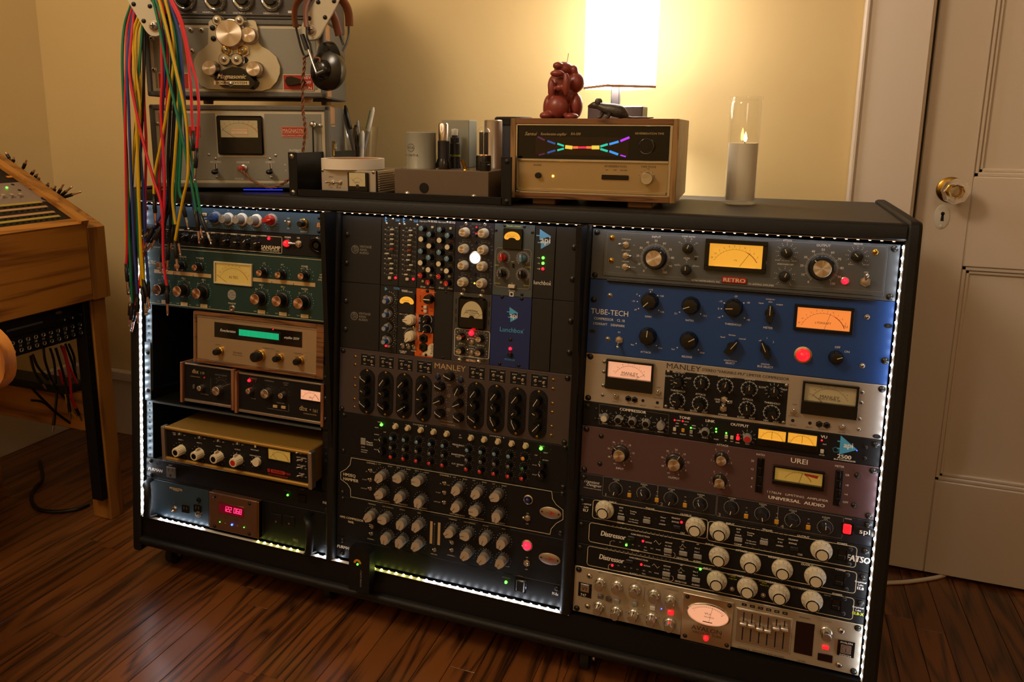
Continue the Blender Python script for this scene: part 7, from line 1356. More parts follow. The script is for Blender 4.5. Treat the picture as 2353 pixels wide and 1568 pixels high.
# pen cup with pens
CY_ = 285.; px0 = atY(640 + 553 / 3.9217, 330, CY_).x; px1 = atY(640 + 880 / 3.9217, 330, CY_).x; cxp = (px0 + px1) / 2; cr = (px1 - px0) / 2; ctz = atY(820, 200 + 358 / 3.9217, CY_).z
cupo = thing('pen_cup', 'clear plastic cup holding pens behind the tape roll', 'cup', (cxp, CY_, RT)); H_ = ctz - RT
B().lathe([(0, 1), (cr * .72, 1), (cr * .72, 2), (cr, H_), (cr - 1.2, H_), (cr * .72 - 1.2, 3), (0, 3)], 'clear_pane', 36, ax='z').obj('cup_wall', cupo)
mat('pen_grey', '#8d8a86', .35); mat('pen_green', '#2f9a3c', .4); mat('pen_white', '#d8d2c8', .35)
def pen(lbl, a, b, dx, dy, body, cap, r, L_, tipm='black_gloss', ring=None):
    top = atY(640 + a / 3.9217, 200 + b / 3.9217, CY_ + dy); bot = Vector((cxp + dx, CY_ + dy * .5, RT + 5)); d = top - bot; d = d.normalized() * max(d.length, 60); top = bot + d
    o = thing('pen', lbl, 'pen', tuple(bot), group='pens in the clear cup'); q = lambda t: d * t
    B().tube([q(0), q(.12)], [r * .4, r], tipm, 12).tube([q(.12), q(.7)], r, body, 12).obj('barrel', o); B().tube([q(.7), q(.72), q(.96), q(1)], [r, r * 1.15, r * 1.05, r * .5], cap, 12).obj('cap', o)
    n = d.cross(Vector((0, 1, 0))).normalized() * r * 1.35; B().tube([q(.95) + n, q(.72) + n], r * .28, cap if cap != 'pen_white' else 'pen_green', 6).obj('clip', o)
pen('dark grey pen with black top leaning left in the cup', 600, 165, 12, -8, 'pen_grey', 'black_gloss', 4.2, 150)
pen('thin grey pen at the left edge of the cup', 590, 232, 6, 10, 'pen_grey', 'pen_grey', 3.4, 130)
pen('short grey pen standing behind the black one', 715, 300, -4, 18, 'pen_grey', 'pen_grey', 3.4, 130)
pen('black marker standing in the middle of the cup', 698, 342, 4, -6, 'black_gloss', 'black_gloss', 5.4, 130)
pen('white pen with green clip in the cup', 755, 395, 10, -18, 'pen_white', 'pen_white', 5.2, 120)
pen('white capped marker leaning right in the cup', 855, 182, -8, 0, 'pen_grey', 'pen_white', 4.6, 150)
# dark canister
mat('canister_blue', '#3b3b42', .5, .4, var=.2, vsc=20); CYc = 250; x0 = atY(1139, 300, CYc).x; x1 = atY(1222, 300, CYc).x; zc = atY(1180, 269, CYc).z; cn = thing('canister', 'dark round canister half hidden behind the wooden cabinet', 'canister', ((x0 + x1) / 2, CYc, RT)); r = (x1 - x0) / 2; h = zc - RT
B().lathe([(r * .9, 0), (r * .9, h - 14), (0, h - 14)], 'canister_blue', 36, ax='z').obj('body', cn); B().lathe([(r, h - 16), (r, h - 3), (r - 3, h), (0, h)], 'black', 36, ax='z').obj('lid', cn)
# ------------------------------------------------------------------ wooden reverberation cabinet, candles, figures, lamp
def ZS(a, b, Y): p = atY(1140 + a / 3.1357, b / 3.1357, Y); return p.x, p.z
SYf = 52.; PSn = Plane(1140, 0, 3.1357, -25., SYf, radians(2.2))
x0, z1 = PSn.loc(105, 852); x1, _ = PSn.loc(1322, 850); _, z0 = PSn.loc(1290, 1468); W_ = x1 - x0; H_ = z1 - z0
mat('sansui_gold', '#b79f74', .32, .65, var=.04, vsc=20); mat('sansui_black', '#0a0908', .08); mat('sansui_mirror', '#3a3026', .06, .6)
F = Face('reverberation_cabinet', 'walnut cased reverberation amplifier with rainbow light bars on its black window', 'audio cabinet', PSn, x0, x1, RT); z0r = z0 - RT; h1 = z1 - RT
for nm, a, b in (('case_side', (-W_ / 2, 0, z0r), (-W_ / 2 + 10, 250, h1)), ('case_side', (W_ / 2 - 10, 0, z0r), (W_ / 2, 250, h1))): B().box(a, b, 'walnut_side', .8).obj(nm, F.e)
B().box((-W_ / 2 + 10, 0, h1 - 10), (W_ / 2 - 10, 250, h1), 'walnut', .5).obj('case_top', F.e); B().box((-W_ / 2 + 10, 0, z0r), (W_ / 2 - 10, 250, z0r + 10), 'walnut', .5).obj('case_bottom', F.e); B().box((-W_ / 2 + 10, 236, z0r + 10), (W_ / 2 - 10, 240, h1 - 10), 'black').obj('case_back', F.e)
for xx in (-W_ / 2 + 40, W_ / 2 - 85): B().box((xx, 14, .3), (xx + 45, 234, z0r), 'walnut', 2).obj('foot', F.e)
X0, X1 = -W_ / 2 + 10, W_ / 2 - 10; Zb, Zt = z0r + 10, h1 - 10; fr = B()
for q in (((X0, 1, Zb), (X0 + 3, 8, Zt)), ((X1 - 5, 1, Zb), (X1, 8, Zt)), ((X0, 1, Zt - 3), (X1, 8, Zt)), ((X0, 1, Zb), (X1, 8, Zb + 3))): fr.box(*q, 'alu_bright', .5)
fr.obj('bright_frame', F.e); _, zd = F.L(600, 1158); B().box((X0 + 3, 2, zd - 2.2), (X1 - 5, 7, zd + 2), 'alu_bright', .5).obj('divider_bar', F.e)
B().box((X0 + 3, 6, zd + 2), (X1 - 5, 12, Zt - 3), 'sansui_black').obj('black_window', F.e); B().box((X0 + 3, 6, Zb + 3), (X1 - 5, 12, zd - 2.2), 'sansui_gold').obj('gold_panel', F.e); B().box((X0 + 4, 2, Zb + 3), (X1 - 6, 7, Zb + 9), 'sansui_gold', 1).obj('lower_moulding', F.e)
xa, za = F.L(285, 985, -5); xb, zb_ = F.L(950, 1128, -5); wn = B().rect(xa, zb_, xb, za, 'sansui_mirror', -5.7).obj('light_window', F.e, smooth=False)
cols = {'p': '#c83cff', 'b': '#3aa2ff', 't': '#1fd6b0', 'y': '#ffd84a', 'o': '#ff7a3a', 'r': '#ff2a4a'}
for k, c in cols.items(): glow('bar_' + k, c, .8)
glow('bar_pd', '#7a2a60', .35); glow('bar_bd', '#2a6ac0', .5)
for a0, b0, a1, b1, w, k in ((305, 988, 345, 1008, 3.2, 'pd'), (375, 1018, 420, 1034, 3.4, 'bd'), (447, 1038, 482, 1050, 3.4, 't'), (447, 1082, 482, 1073, 3.4, 't'), (375, 1100, 420, 1086, 3.4, 'bd'), (310, 1118, 345, 1108, 2.5, 'pd'), (510, 1060, 537, 1063, 6.5, 'y'), (560, 1063, 582, 1063, 4.4, 'o'), (596, 1063, 645, 1063, 3.6, 'r'), (658, 1063, 680, 1063, 4.4, 'o'), (702, 1063, 731, 1063, 6.8, 'y'), (758, 1054, 797, 1042, 3.8, 't'), (758, 1076, 797, 1088, 3.8, 't'), (823, 1038, 875, 1023, 4, 'b'), (823, 1093, 872, 1111, 4, 'b'), (903, 1014, 953, 993, 4, 'p'), (900, 1120, 930, 1128, 2.4, 'p')):
    q0, q1 = F.L(a0, b0, -5), F.L(a1, b1, -5); B().stroke([q0, q1], w, 'bar_' + k, -5.3).obj('light_bar', wn, smooth=False)
x, z = F.L(1082, 1055, 8); B().lathe([(14, -5), (13.6, 7), (12.6, 8.4), (12.2, 7)], 'alu_bright', 36, (x, 0, z)).lathe([(12.4, 7.2), (0, 7.3)], 'sansui_black', 36, (x, 0, z)).obj('dial_knob', F.e)
x, z = F.L(1083, 1287, 10); B().lathe([(11.4, -5), (11, 9), (10, 10.4), (0, 10.2)], 'alu_bright', 40, (x, 0, z), flute=30, fd=.03).obj('mode_knob', F.e)
x, z = F.L(298, 1265, 3); B().lathe([(5.6, -6), (5.4, 2), (4.6, 3), (0, 3)], 'knob_black', 24, (x, 0, z)).obj('power_button', F.e); x, z = F.L(408, 1270, -4); glow('pilot_amber', '#ffa030', 12); B().lathe([(2.2, -6), (1.8, -4.5), (0, -4)], 'pilot_amber', 16, (x, 0, z)).obj('pilot_lamp', F.e)
F.box('slide_switch', 760, 1260, 952, 1300, 'sansui_black', -6, -3, .8)
for a, b, t, h, m, kw in ((248, 963, 'Sansui', 6.2, 'gold_print', dict(it=.3)), (412, 966, 'Reverberation amplifier', 4.8, 'gold_print', dict(it=.4, sx=.72)), (572, 965, 'RA-500', 4.4, 'gold_print', dict(it=.3, sx=.9)), (1105, 963, 'REVERBERATION TIME', 3.4, 'gold_print', {})): F.t(a, b, t, h, m, -5.6, **kw)
for a, b, t, h in ((298, 1190, 'POWER', 3), (860, 1200, 'REVERBERATION', 3.6), (798, 1225, 'ON', 2.2), (857, 1226, 'OFF', 2.2), (920, 1228, 'RECORD', 2.2), (1098, 1203, 'TAPE MODE', 3.4), (1096, 1218, 'OFF', 2.)): F.t(a, b, t, h, 'dark_print', -5.6)
x, z = F.L(1083, 1287, 0)
for i in range(6): t = radians(-70 + 28 * i); F.p('dark_print').disc(x + 14.5 * sin(t), z + 14.5 * cos(t), .6, 'dark_print', -5.6)
F.done(); ST = z1
# red wax figure
mat('red_wax', '#83372f', .34, bump=.05, bsc=60); WY_ = SYf + 60
def zx(a, b): p = atY(1140 + a / 3.1357, b / 3.1357, WY_); return p.x, p.z
wx, _ = zx(478, 840); k_ = (zx(605, 840)[0] - zx(350, 840)[0]) / 255
wf = thing('wax_figure', 'dark red wax figure candle crouching on the walnut cabinet', 'candle', (wx, WY_, ST + .3)); b = B()
def wb(a, bb, rx, rz, y=0., ry=None): b.ball(((a - 478) * k_, y, (845 - bb) * k_), (rx * k_, (ry or rx) * k_, rz * k_), 'red_wax', 20, 14)
wb(475, 800, 110, 75, 10, 95); wb(465, 770, 78, 80, -22, 60); wb(385, 770, 42, 90, -4, 60); wb(580, 760, 40, 85, -2, 60); wb(395, 825, 50, 28, -30, 50); wb(570, 832, 50, 26, -30, 50); wb(478, 690, 95, 70, 6, 75); wb(420, 620, 52, 80, 0, 60); wb(565, 600, 58, 70, 4, 60); wb(478, 600, 75, 70, 0, 70); wb(478, 510, 68, 50, 0, 60); wb(525, 620, 26, 80, -26, 26); wb(420, 650, 26, 70, -24, 24); wb(460, 545, 50, 24, -28, 26); wb(450, 490, 36, 26, -14, 30); wb(555, 520, 24, 36, 0, 30); wb(480, 640, 34, 24, -26, 20)
o = b.obj('body', wf); md = o.modifiers.new('fuse', 'REMESH'); md.mode = 'VOXEL'; md.voxel_size = .0018; md.use_smooth_shade = True; m2 = o.modifiers.new('soft', 'SMOOTH'); m2.iterations = 4; m2.factor = .5
B().tube([((500 - 478) * k_, 0, (475 - 455) * 0 + (845 - 470) * k_), ((505 - 478) * k_, 0, (845 - 435) * k_), ((510 - 478) * k_, 0, (845 - 405) * k_)], .8, 'cream', 6).obj('wick', wf)
# rat figure
mat('pewter', '#4a443d', .42, .5, bump=.3, bsc=250); RYf = SYf + 75
def rp(a, bb, dy=0.): p = atY(1140 + a / 3.1357, bb / 3.1357, RYf + dy); return Vector((p.x, RYf + dy, p.z))
r0 = rp(820, 846); r0.z = ST + .3; rf = thing('rat_figurine', 'small dark metal rat figurine with long tail on the walnut cabinet', 'figurine', tuple(r0)); b = B()
q = lambda a, bb, dy=0.: rp(a, bb, dy) - Vector((r0.x, r0.y, rp(820, 846).z))
b.tube(smoothpath([q(662, 757), q(690, 752), q(722, 748), q(752, 758), q(795, 774), q(845, 784), q(895, 796), q(928, 816), q(950, 834)], 5), [1.5, 2.4, 3.2, 4, 4.8, 5.6, 6.4, 7, 7.4, 7.6, 7.6, 7.4, 7.2, 7, 7.2, 7.6, 8.2, 8.8, 9.4, 10, 10.6, 11, 11.4, 11.8, 12, 12.2, 12.4, 12.4, 12.4, 12.2, 11.8, 11.2, 10.4, 9.4, 8.4, 7.4, 6.4, 5.4, 4.4, 3.4, 2.6], 'pewter', 16)
o = b.obj('body', rf); B().tube(smoothpath([q(935, 828), q(980, 838), q(1040, 836), q(1100, 838), q(1135, 836)], 6), [3, 2.9, 2.8, 2.7, 2.6, 2.5, 2.4, 2.3, 2.2, 2.1, 2, 1.9, 1.8, 1.8, 1.7, 1.6, 1.6, 1.5, 1.5, 1.4, 1.3, 1.3, 1.2, 1.2, 1], 'pewter', 10).obj('tail', rf)
for dy in (-6, 7): c = q(738 + dy, 722, dy); B().ball(tuple(c), (5.5, 2, 6.5), 'pewter', 14, 10).obj('ear', rf)
for a, dy in ((745, -8), (800, -10), (745, 8), (900, 10)): B().tube([q(a + 20, 800, dy), q(a + 10, 832, dy), q(a - 15, 840, dy * 1.2)], [5, 3.5, 2.6], 'pewter', 10).obj('leg', rf)
# table lamp behind the cabinet
LYm = 345.
def lp(a, bb, Y=LYm): p = atY(1140 + a / 3.1357, bb / 3.1357, Y); return p
mat('lamp_black', '#17141a', .4); mat('lamp_metal', '#2a2830', .4, .5)
bx0, bx1 = lp(660, 800, 318).x, lp(1055, 800, 318).x; bzt = lp(850, 765, 318).z; lx = lp(862, 700).x
lampo = thing('table_lamp', 'table lamp with glowing white square fabric shade behind the walnut cabinet', 'lamp', (lx, LYm, RT))
B().box((bx0 - lx, -27, .3), (bx1 - lx, 40, bzt - RT), 'lamp_black', 1.5).obj('base', lampo)
zs0 = lp(840, 640).z; zs1 = zs0 + 265
B().box((-9, -8, bzt - RT), (9, 8, zs0 - RT + 130), 'lamp_metal', 1.5).obj('column', lampo)
c = lp(885, 640); shr = (lp(1137, 640).x - lp(610, 645).x) / 2
sh_ = bpy.data.materials.new('shade_fabric'); sh_.use_nodes = True; MT['shade_fabric'] = sh_; N, L = sh_.node_tree.nodes, sh_.node_tree.links; bs = N['Principled BSDF']; bs.inputs['Base Color'].default_value = lin('#efe2c8'); bs.inputs['Roughness'].default_value = .8
tc = N.new('ShaderNodeTexCoord'); mp = N.new('ShaderNodeMapping'); mp.inputs['Scale'].default_value = (300, 300, 18); L.new(tc.outputs['Object'], mp.inputs[0]); nz = N.new('ShaderNodeTexNoise'); nz.inputs['Scale'].default_value = 1; L.new(mp.outputs[0], nz.inputs['Vector']); mr = N.new('ShaderNodeMapRange'); mr.inputs[1].default_value = .35; mr.inputs[2].default_value = .6; mr.inputs[3].default_value = SHADE_E * .75; mr.inputs[4].default_value = SHADE_E; L.new(nz.outputs['Fac'], mr.inputs[0]); L.new(mr.outputs[0], bs.inputs['Emission Strength']); bs.inputs['Emission Color'].default_value = (1, .93, .82, 1)
ang = radians(38); ro = lambda x, y: (x * cos(ang) - y * sin(ang), x * sin(ang) + y * cos(ang)); hs = shr / (sin(ang) + cos(ang)); z0_, z1_ = zs0 - RT, zs1 - RT; dx = c.x - lx
def ringz(h, z): return [(ro(a, b_)[0] + dx, ro(a, b_)[1], z) for a, b_ in ((-h, -h), (h, -h), (h, h), (-h, h))]
sb_ = B(); vs = ringz(hs, z0_) + ringz(hs * 1.02, z1_) + ringz(hs - 1.5, z0_) + ringz(hs * 1.02 - 1.5, z1_); sb_.add(vs, [(i, (i + 1) % 4, 4 + (i + 1) % 4, 4 + i) for i in range(4)] + [(8 + i, 12 + i, 12 + (i + 1) % 4, 8 + (i + 1) % 4) for i in range(4)] + [(i, 8 + i, 8 + (i + 1) % 4, (i + 1) % 4) for i in range(4)] + [(4 + i, 4 + (i + 1) % 4, 12 + (i + 1) % 4, 12 + i) for i in range(4)], 'shade_fabric'); shade = sb_.obj('lamp_shade', lampo, smooth=False)
mat('shade_trim', '#b09070', .8); t_ = B(); v = ringz(hs + .6, z0_ - .3) + ringz(hs + .6, z0_ + 5); t_.add(v, [(i, (i + 1) % 4, 4 + (i + 1) % 4, 4 + i) for i in range(4)], 'shade_trim').obj('shade_hem', lampo, smooth=False)
glow('bulb', '#ffe8c8', 40); B().ball((dx, 0, z0_ + 110), 28, 'bulb', 16, 10).obj('bulb', lampo)
pl = lamp('lamp_bulb', 'POINT', (0, 0, 0), LAMP_W, (1.0, .93, .82), .03); pl.parent = lampo; pl.location = (dx * .001, 0, (z0_ + 70) * .001)
# jar candle
CYj = 190.; jb = atZ(1698, 470, RT); jx = jb.x; jr = 29.; JY = jb.y + 6; jh = atY(1712, 222, JY).z - RT
jar = thing('jar_candle', 'tall glass jar candle with lit flame at the right of the rack top', 'candle', (jx, JY, RT))
mat('candle_wax', '#e6dcc6', .5); glow('flame', '#ffd070', 30, '#ffd070')
mat('jar_glass', '#ffffff', .02, trans=1., ior=1.45)
g = B().lathe([(0, .4), (jr - 3, .4), (jr, 3), (jr, jh - 14), (jr - 2, jh - 9), (jr + 1.6, jh - 5), (jr + 1.6, jh - 1), (jr, jh), (jr - 3, jh - 1), (jr - 2, jh - 8), (jr - 1.6, jh - 14), (jr - 1.4, 9), (0, 8)], 'clear_pane', 48, ax='z').obj('glass_jar', jar)
wz = jh * .565; B().lathe([(0, 9), (jr - 1.8, 9), (jr - 1.8, wz + 2), (jr - 5, wz), (0, wz - 1.5)], 'candle_wax', 48, ax='z').obj('wax', jar)
B().tube([(2, 0, wz - 2), (3, 0, wz + 8)], .9, 'black_matt', 6).obj('wick', jar); B().lathe([(0, 4), (2.2, 6), (3.4, 10), (2.6, 15), (1, 20), (0, 23)], 'flame', 14, (3, 0, wz), 'z').obj('flame', jar)
# ------------------------------------------------------------------ patch cables over the left reel arm
for n, c in (('cable_red', '#c8202e'), ('cable_green', '#0f6a4a'), ('cable_blue', '#2b3d80'), ('cable_yellow', '#c9a014'), ('cable_black', '#0d0c0c')): mat(n, c, .38)
CN = {'r': ('cable_red', 'red'), 'g': ('cable_green', 'green'), 'b': ('cable_blue', 'blue'), 'y': ('cable_yellow', 'yellow'), 'k': ('cable_black', 'black')}
CB = [  # colour, photo points top to bottom, distance towards the viewer, label
 ('g', [(300, 15), (286, 60), (281, 130), (284, 230), (292, 380), (296, 520), (304, 700)], 4, 'green patch cable, outermost on the left of the bundle'),
 ('r', [(304, 20), (292, 70), (290, 150), (288, 260), (290, 420), (292, 560), (290, 610)], 8, 'red patch cable just inside the outermost green one'),
 ('b', [(308, 24), (297, 80), (292, 160), (296, 260), (302, 420), (308, 560), (316, 680)], 12, 'blue patch cable on the left side of the bundle'),
 ('b', [(314, 30), (303, 90), (300, 170), (312, 240), (328, 420), (334, 560), (341, 650)], 2, 'blue patch cable bending right near its plug'),
 ('r', [(309, 30), (300, 110), (298, 170), (310, 240), (330, 330), (352, 410), (372, 480), (376, 600), (384, 660)], 26, 'red patch cable crossing the front of the green mixer'),
 ('y', [(318, 38), (306, 80), (308, 150), (312, 250), (318, 400), (322, 520), (330, 645)], 16, 'yellow patch cable hanging in front of the LED strip'),
 ('y', [(324, 44), (313, 80), (312, 160), (322, 250), (316, 380), (322, 540), (325, 660)], 10, 'yellow patch cable hanging behind the first yellow one'),
 ('k', [(330, 46), (320, 100), (318, 200), (306, 380), (300, 520), (294, 640)], -6, 'black patch cable at the left back of the bundle'),
 ('y', [(326, 60), (320, 120), (322, 220), (310, 330), (300, 440), (290, 520), (293, 590)], -2, 'short yellow patch cable at the far left end'),
 ('g', [(329, 50), (322, 130), (318, 240), (316, 400), (318, 560), (330, 660)], 0, 'dark green patch cable in the middle of the left strands'),
 ('r', [(331, 45), (330, 130), (331, 230), (336, 330), (334, 430), (332, 560), (312, 705)], -16, 'red patch cable at the back, ending low beside the LED strip'),
 ('k', [(333, 45), (332, 90), (330, 200), (322, 380), (314, 560), (300, 690)], -12, 'black patch cable ending low on the left'),
 ('r', [(362, 0), (370, 80), (373, 180), (370, 260), (378, 400), (376, 500), (372, 520)], 20, 'red patch cable hanging straight beside the arm'),
 ('b', [(358, 0), (376, 90), (378, 180), (372, 280), (376, 400), (380, 470), (352, 525)], 14, 'blue patch cable hanging behind the straight red one'),
 ('g', [(352, 0), (366, 60), (384, 160), (404, 250), (424, 340), (440, 420), (452, 490)], 28, 'green patch cable slanting right across the bundle'),
 ('g', [(358, 0), (376, 50), (398, 140), (416, 230), (436, 330), (446, 400), (462, 495)], 24, 'green patch cable slanting right below the yellow one'),
 ('y', [(366, 0), (384, 70), (402, 150), (420, 230), (430, 300), (432, 400), (420, 460), (402, 555)], 34, 'yellow patch cable in front, curving down the right strands'),
 ('y', [(380, 0), (394, 60), (400, 130), (388, 230), (372, 320), (356, 400), (354, 450)], 18, 'yellow patch cable swinging back to the left'),
 ('g', [(376, 0), (398, 60), (408, 140), (412, 230), (416, 340), (412, 430), (418, 460)], 12, 'green patch cable hanging straight in the right strands'),
 ('b', [(388, 0), (410, 70), (418, 150), (424, 240), (428, 330), (438, 400), (446, 480)], 8, 'blue patch cable inside the red pair'),
 ('r', [(392, 0), (414, 50), (428, 110), (438, 190), (441, 260), (444, 305)], 26, 'short red patch cable, inner of the pair on the right'),
 ('r', [(396, 0), (418, 50), (436, 130), (452, 190), (457, 260), (452, 345)], 32, 'red patch cable, outermost on the right of the bundle'),
 ('k', [(370, 0), (392, 100), (392, 230), (386, 380), (388, 480), (366, 530)], 4, 'black patch cable in the middle, ending by the black handle'),
 ('k', [(382, 0), (404, 120), (402, 240), (394, 380), (392, 500), (388, 560)], -4, 'black patch cable hanging behind the right strands'),
 ('r', [(374, 0), (384, 110), (384, 230), (376, 330), (366, 410), (374, 500), (366, 515)], 6, 'red patch cable behind the yellow strands'),
 ('y', [(384, 10), (404, 110), (410, 240), (402, 360), (396, 450), (404, 520)], 0, 'yellow patch cable behind the green strands'),
 ('g', [(386, 0), (410, 110), (416, 240), (408, 380), (402, 460), (398, 520)], -8, 'green patch cable at the back of the right strands'),
 ('k', [(388, 20), (400, 180), (396, 330), (384, 470), (372, 565)], -14, 'black patch cable at the very back of the bundle'),
]
for ci, (c, P, dy, lbl) in enumerate(CB):
    m = CN[c][0]; lf = P[0][0] < 345
    pts = []
    for i, (a, bb) in enumerate(P):
        f = min(1, bb / (180. if lf else 300.)); Y = (-40 if lf else -62 - dy * .5) * (1 - f) + (-58 - dy * .7) * f
        pts.append(atY(a, bb, Y))
    hook = pts[0] + Vector((12 if lf else -8, 4, 26)); pts = [hook + Vector((14 if lf else -10, 6, 10)), hook] + pts
    sp = smoothpath(pts, 7); e = sp[-1]; d = (sp[-1] - sp[-4]).normalized(); d = (d + Vector((random.uniform(-.25, .35), 0, -.25))).normalized()
    o = thing('patch_cable', lbl, 'cable', tuple(e), group='coloured patch cables over the reel arm'); q = [p - e for p in sp]
    B().tube(q, 3.0, m, 8).obj('jacket', o)
    B().tube([d * -4, d * 8, d * 9, d * 34, d * 36], [3.2, 3.6, 4.3, 4.3, 3.4], 'cable_black', 12).obj('boot', o)
    B().tube([d * 36, d * 47, d * 47.2, d * 48.6, d * 48.8, d * 56, d * 58, d * 60, d * 63], [2.6, 2.6, 2.2, 2.2, 2.5, 2.5, 1.6, 2.3, .8], 'copper_cap' if ci % 3 else 'alu_bright', 10).obj('plug', o)
# ------------------------------------------------------------------ oak console desk on the left
DX, DYe = -1258., 65.
desk = thing('console_desk', 'oak studio desk with sloping equipment top beside the rack', 'desk', (DX - 250, -300, 0)); dO = (-(DX - 250), 300, 0)
def dk(b, nm): return b.obj(nm, desk, dO)
zt, zb = FZ - 64, FZ - 252
dk(B().box((DX - 22, -1000, zb), (DX, DYe, zt), 'oak', 2), 'front_board')
be = math.atan2(162, 317); cb_, sb2 = cos(be), sin(be)
def endpoly(x0, off, z0): return [(x0, z0), (x0, zt - 2 + off), (x0 - 8, zt + off + 3), (-1850, zt + off + (x0 + 1850) * math.tan(be)), (-1850, z0)]
dk(B().prism([(a, b) for a, b in endpoly(DX + 1, -8, zb)][::-1], -(DYe + 50), -DYe, 'oak_z', 'xz'), 'end_board')
r_ = B(); P0 = Vector((DX - 4, 0, zt + 2)); U_ = Vector((-cb_, 0, sb2)); N_ = Vector((sb2, 0, cb_))
def slabslope(v0, v1, y0, y1, n0, n1, m, ch=0):
    vs = [tuple(P0 + U_ * v + N_ * n + Vector((0, y, 0))) for v in (v0, v1) for y in (y0, y1) for n in (n0, n1)]
    return B().add(vs, [(0, 1, 3, 2), (4, 6, 7, 5), (0, 4, 5, 1), (2, 3, 7, 6), (0, 2, 6, 4), (1, 5, 7, 3)], m)
dk(slabslope(-4, 640, DYe - 16, DYe + 4, -60, 10, 'oak_x'), 'slope_rail'); dk(slabslope(-4, 22, -1000, DYe - 16, -20, 3, 'oak'), 'front_rail'); dk(slabslope(0, 640, -1000, DYe - 14, -70, -40, 'black_matt'), 'rack_well')
fl_ = lambda x0, x1, y0, y1, z0, z1, nm, m='oak_z': dk(B().box((x0, y0, z0), (x1, y1, z1), m, 2), nm)
fl_(-1330, -1268, DYe, DYe + 44, 0, zb, 'leg'); fl_(-1800, -1720, DYe, DYe + 44, 0, zb, 'leg'); fl_(-1330, -1268, -1000, -950, 0, zb, 'leg')
fl_(-1720, -1330, DYe + 6, DYe + 36, 235, 335, 'stretcher', 'oak_x'); fl_(-1330, -1300, DYe, DYe + 44, 60, zb, 'leg_block'); fl_(-1760, -1725, -950, DYe, 235, 330, 'back_rail', 'oak')
rl = B().box((-1306, DYe - 20, 62), (-1272, DYe - 2, zb + 2), 'black', 1)
dk(rl, 'rack_rail'); 
for i in range(26): z = 80 + i * 19; dk(B().lathe([(2.6, 0), (2.6, .6), (1.4, .7)], 'dark_steel', 10, (-1272, DYe - 11, z), 'x'), 'rail_hole')
def slp(px, py):
    d = ray(px, py); t = (P0 - CV).dot(N_) / d.dot(N_); p = CV + d * t; return p.y, (p - P0).dot(U_)
def zq(a, b): return slp(a / 7.127, 340 + b / 7.127)
V = [zq(1200, 1180)[1], zq(830, 875)[1], zq(430, 555)[1], zq(140, 330)[1], zq(140, 330)[1] + 90]
yr = DYe - 18
mat('desk_grey', '#8f8078', .45, .4); mat('strip_yellow', '#a8913a', .6); mat('strip_tan', '#b0875a', .6)
def slope_unit(nm, lbl, v0, v1, m):
    o = thing(nm, lbl, 'audio unit', tuple(P0 + U_ * v0 + Vector((0, yr, 0)))); inv = -(P0 + U_ * v0 + Vector((0, yr, 0)))
    slabslope(v0 + .5, v1 - .5, yr - 482, yr, -2, 1, m).obj('faceplate', o, tuple(inv)); slabslope(v0 + 3, v1 - 3, yr - 460, yr - 22, -38, -2, 'black_matt').obj('chassis', o, tuple(inv)); return o, inv
o, inv = slope_unit('desk_patchbay', 'black patchbay with yellow and tan label strips lying on the desk slope', V[0], V[1], 'black_panel')
for (a, b), m in zip(((975, 1118), (890, 1050), (770, 962), (680, 890)), ('strip_yellow', 'strip_tan', 'strip_tan', 'strip_yellow')):
    y, v = zq(a, b); slabslope(v - 4, v + 4, yr - 470, y, 1, 1.4, m).obj('label_strip', o, tuple(inv))
    for i in range(10): p = P0 + U_ * (v - 9) + N_ * 1.2 + Vector((0, y - 12 - i * 15, 0)) + Vector(inv); B().box((p.x - 1.6, p.y - 2.5, p.z - .3), (p.x + 1.6, p.y + 2.5, p.z + .6), 'dark_steel').obj('patch_point', o)
o, inv = slope_unit('desk_grey_unit', 'grey metal unit with green light on the desk slope', V[1], V[2], 'desk_grey')
def spin(par, inv, a, b, r, m, h=1., nm='knob'):
    y, v = zq(a, b); p = P0 + U_ * v + N_ * 1 + Vector((0, y, 0)) + Vector(inv); q = p + N_ * h; B().tube([p, q], r, m, 14).obj(nm, par)
for a, b in ((40, 815), (180, 808), (320, 800)): spin(o, inv, a, b, 4.5, 'alu_bright', 7)
for a, b, r in ((208, 608, 4), (318, 700, 4), (410, 580, 5), (540, 678, 9), (735, 842, 9)): spin(o, inv, a, b, r, 'black_matt', .6, 'rack_slot')
spin(o, inv, 110, 660, 2.4, 'led_green', 2, 'indicator_light')
o, inv = slope_unit('desk_black_unit', 'black unit with orange lettering above the grey one on the desk slope', V[2], V[3], 'black_panel')
spin(o, inv, 350, 530, 8, 'black_matt', .6, 'rack_slot'); y, v = zq(170, 478); slabslope(v - 4, v + 4, y - 10, y + 10, 1, 1.3, 'orange_print').obj('maker_mark', o, tuple(inv))
o, inv = slope_unit('desk_top_unit', 'dark unit at the upper end of the desk slope', V[3], V[4], 'black'); spin(o, inv, 165, 375, 9, 'black_matt', .6, 'rack_slot')
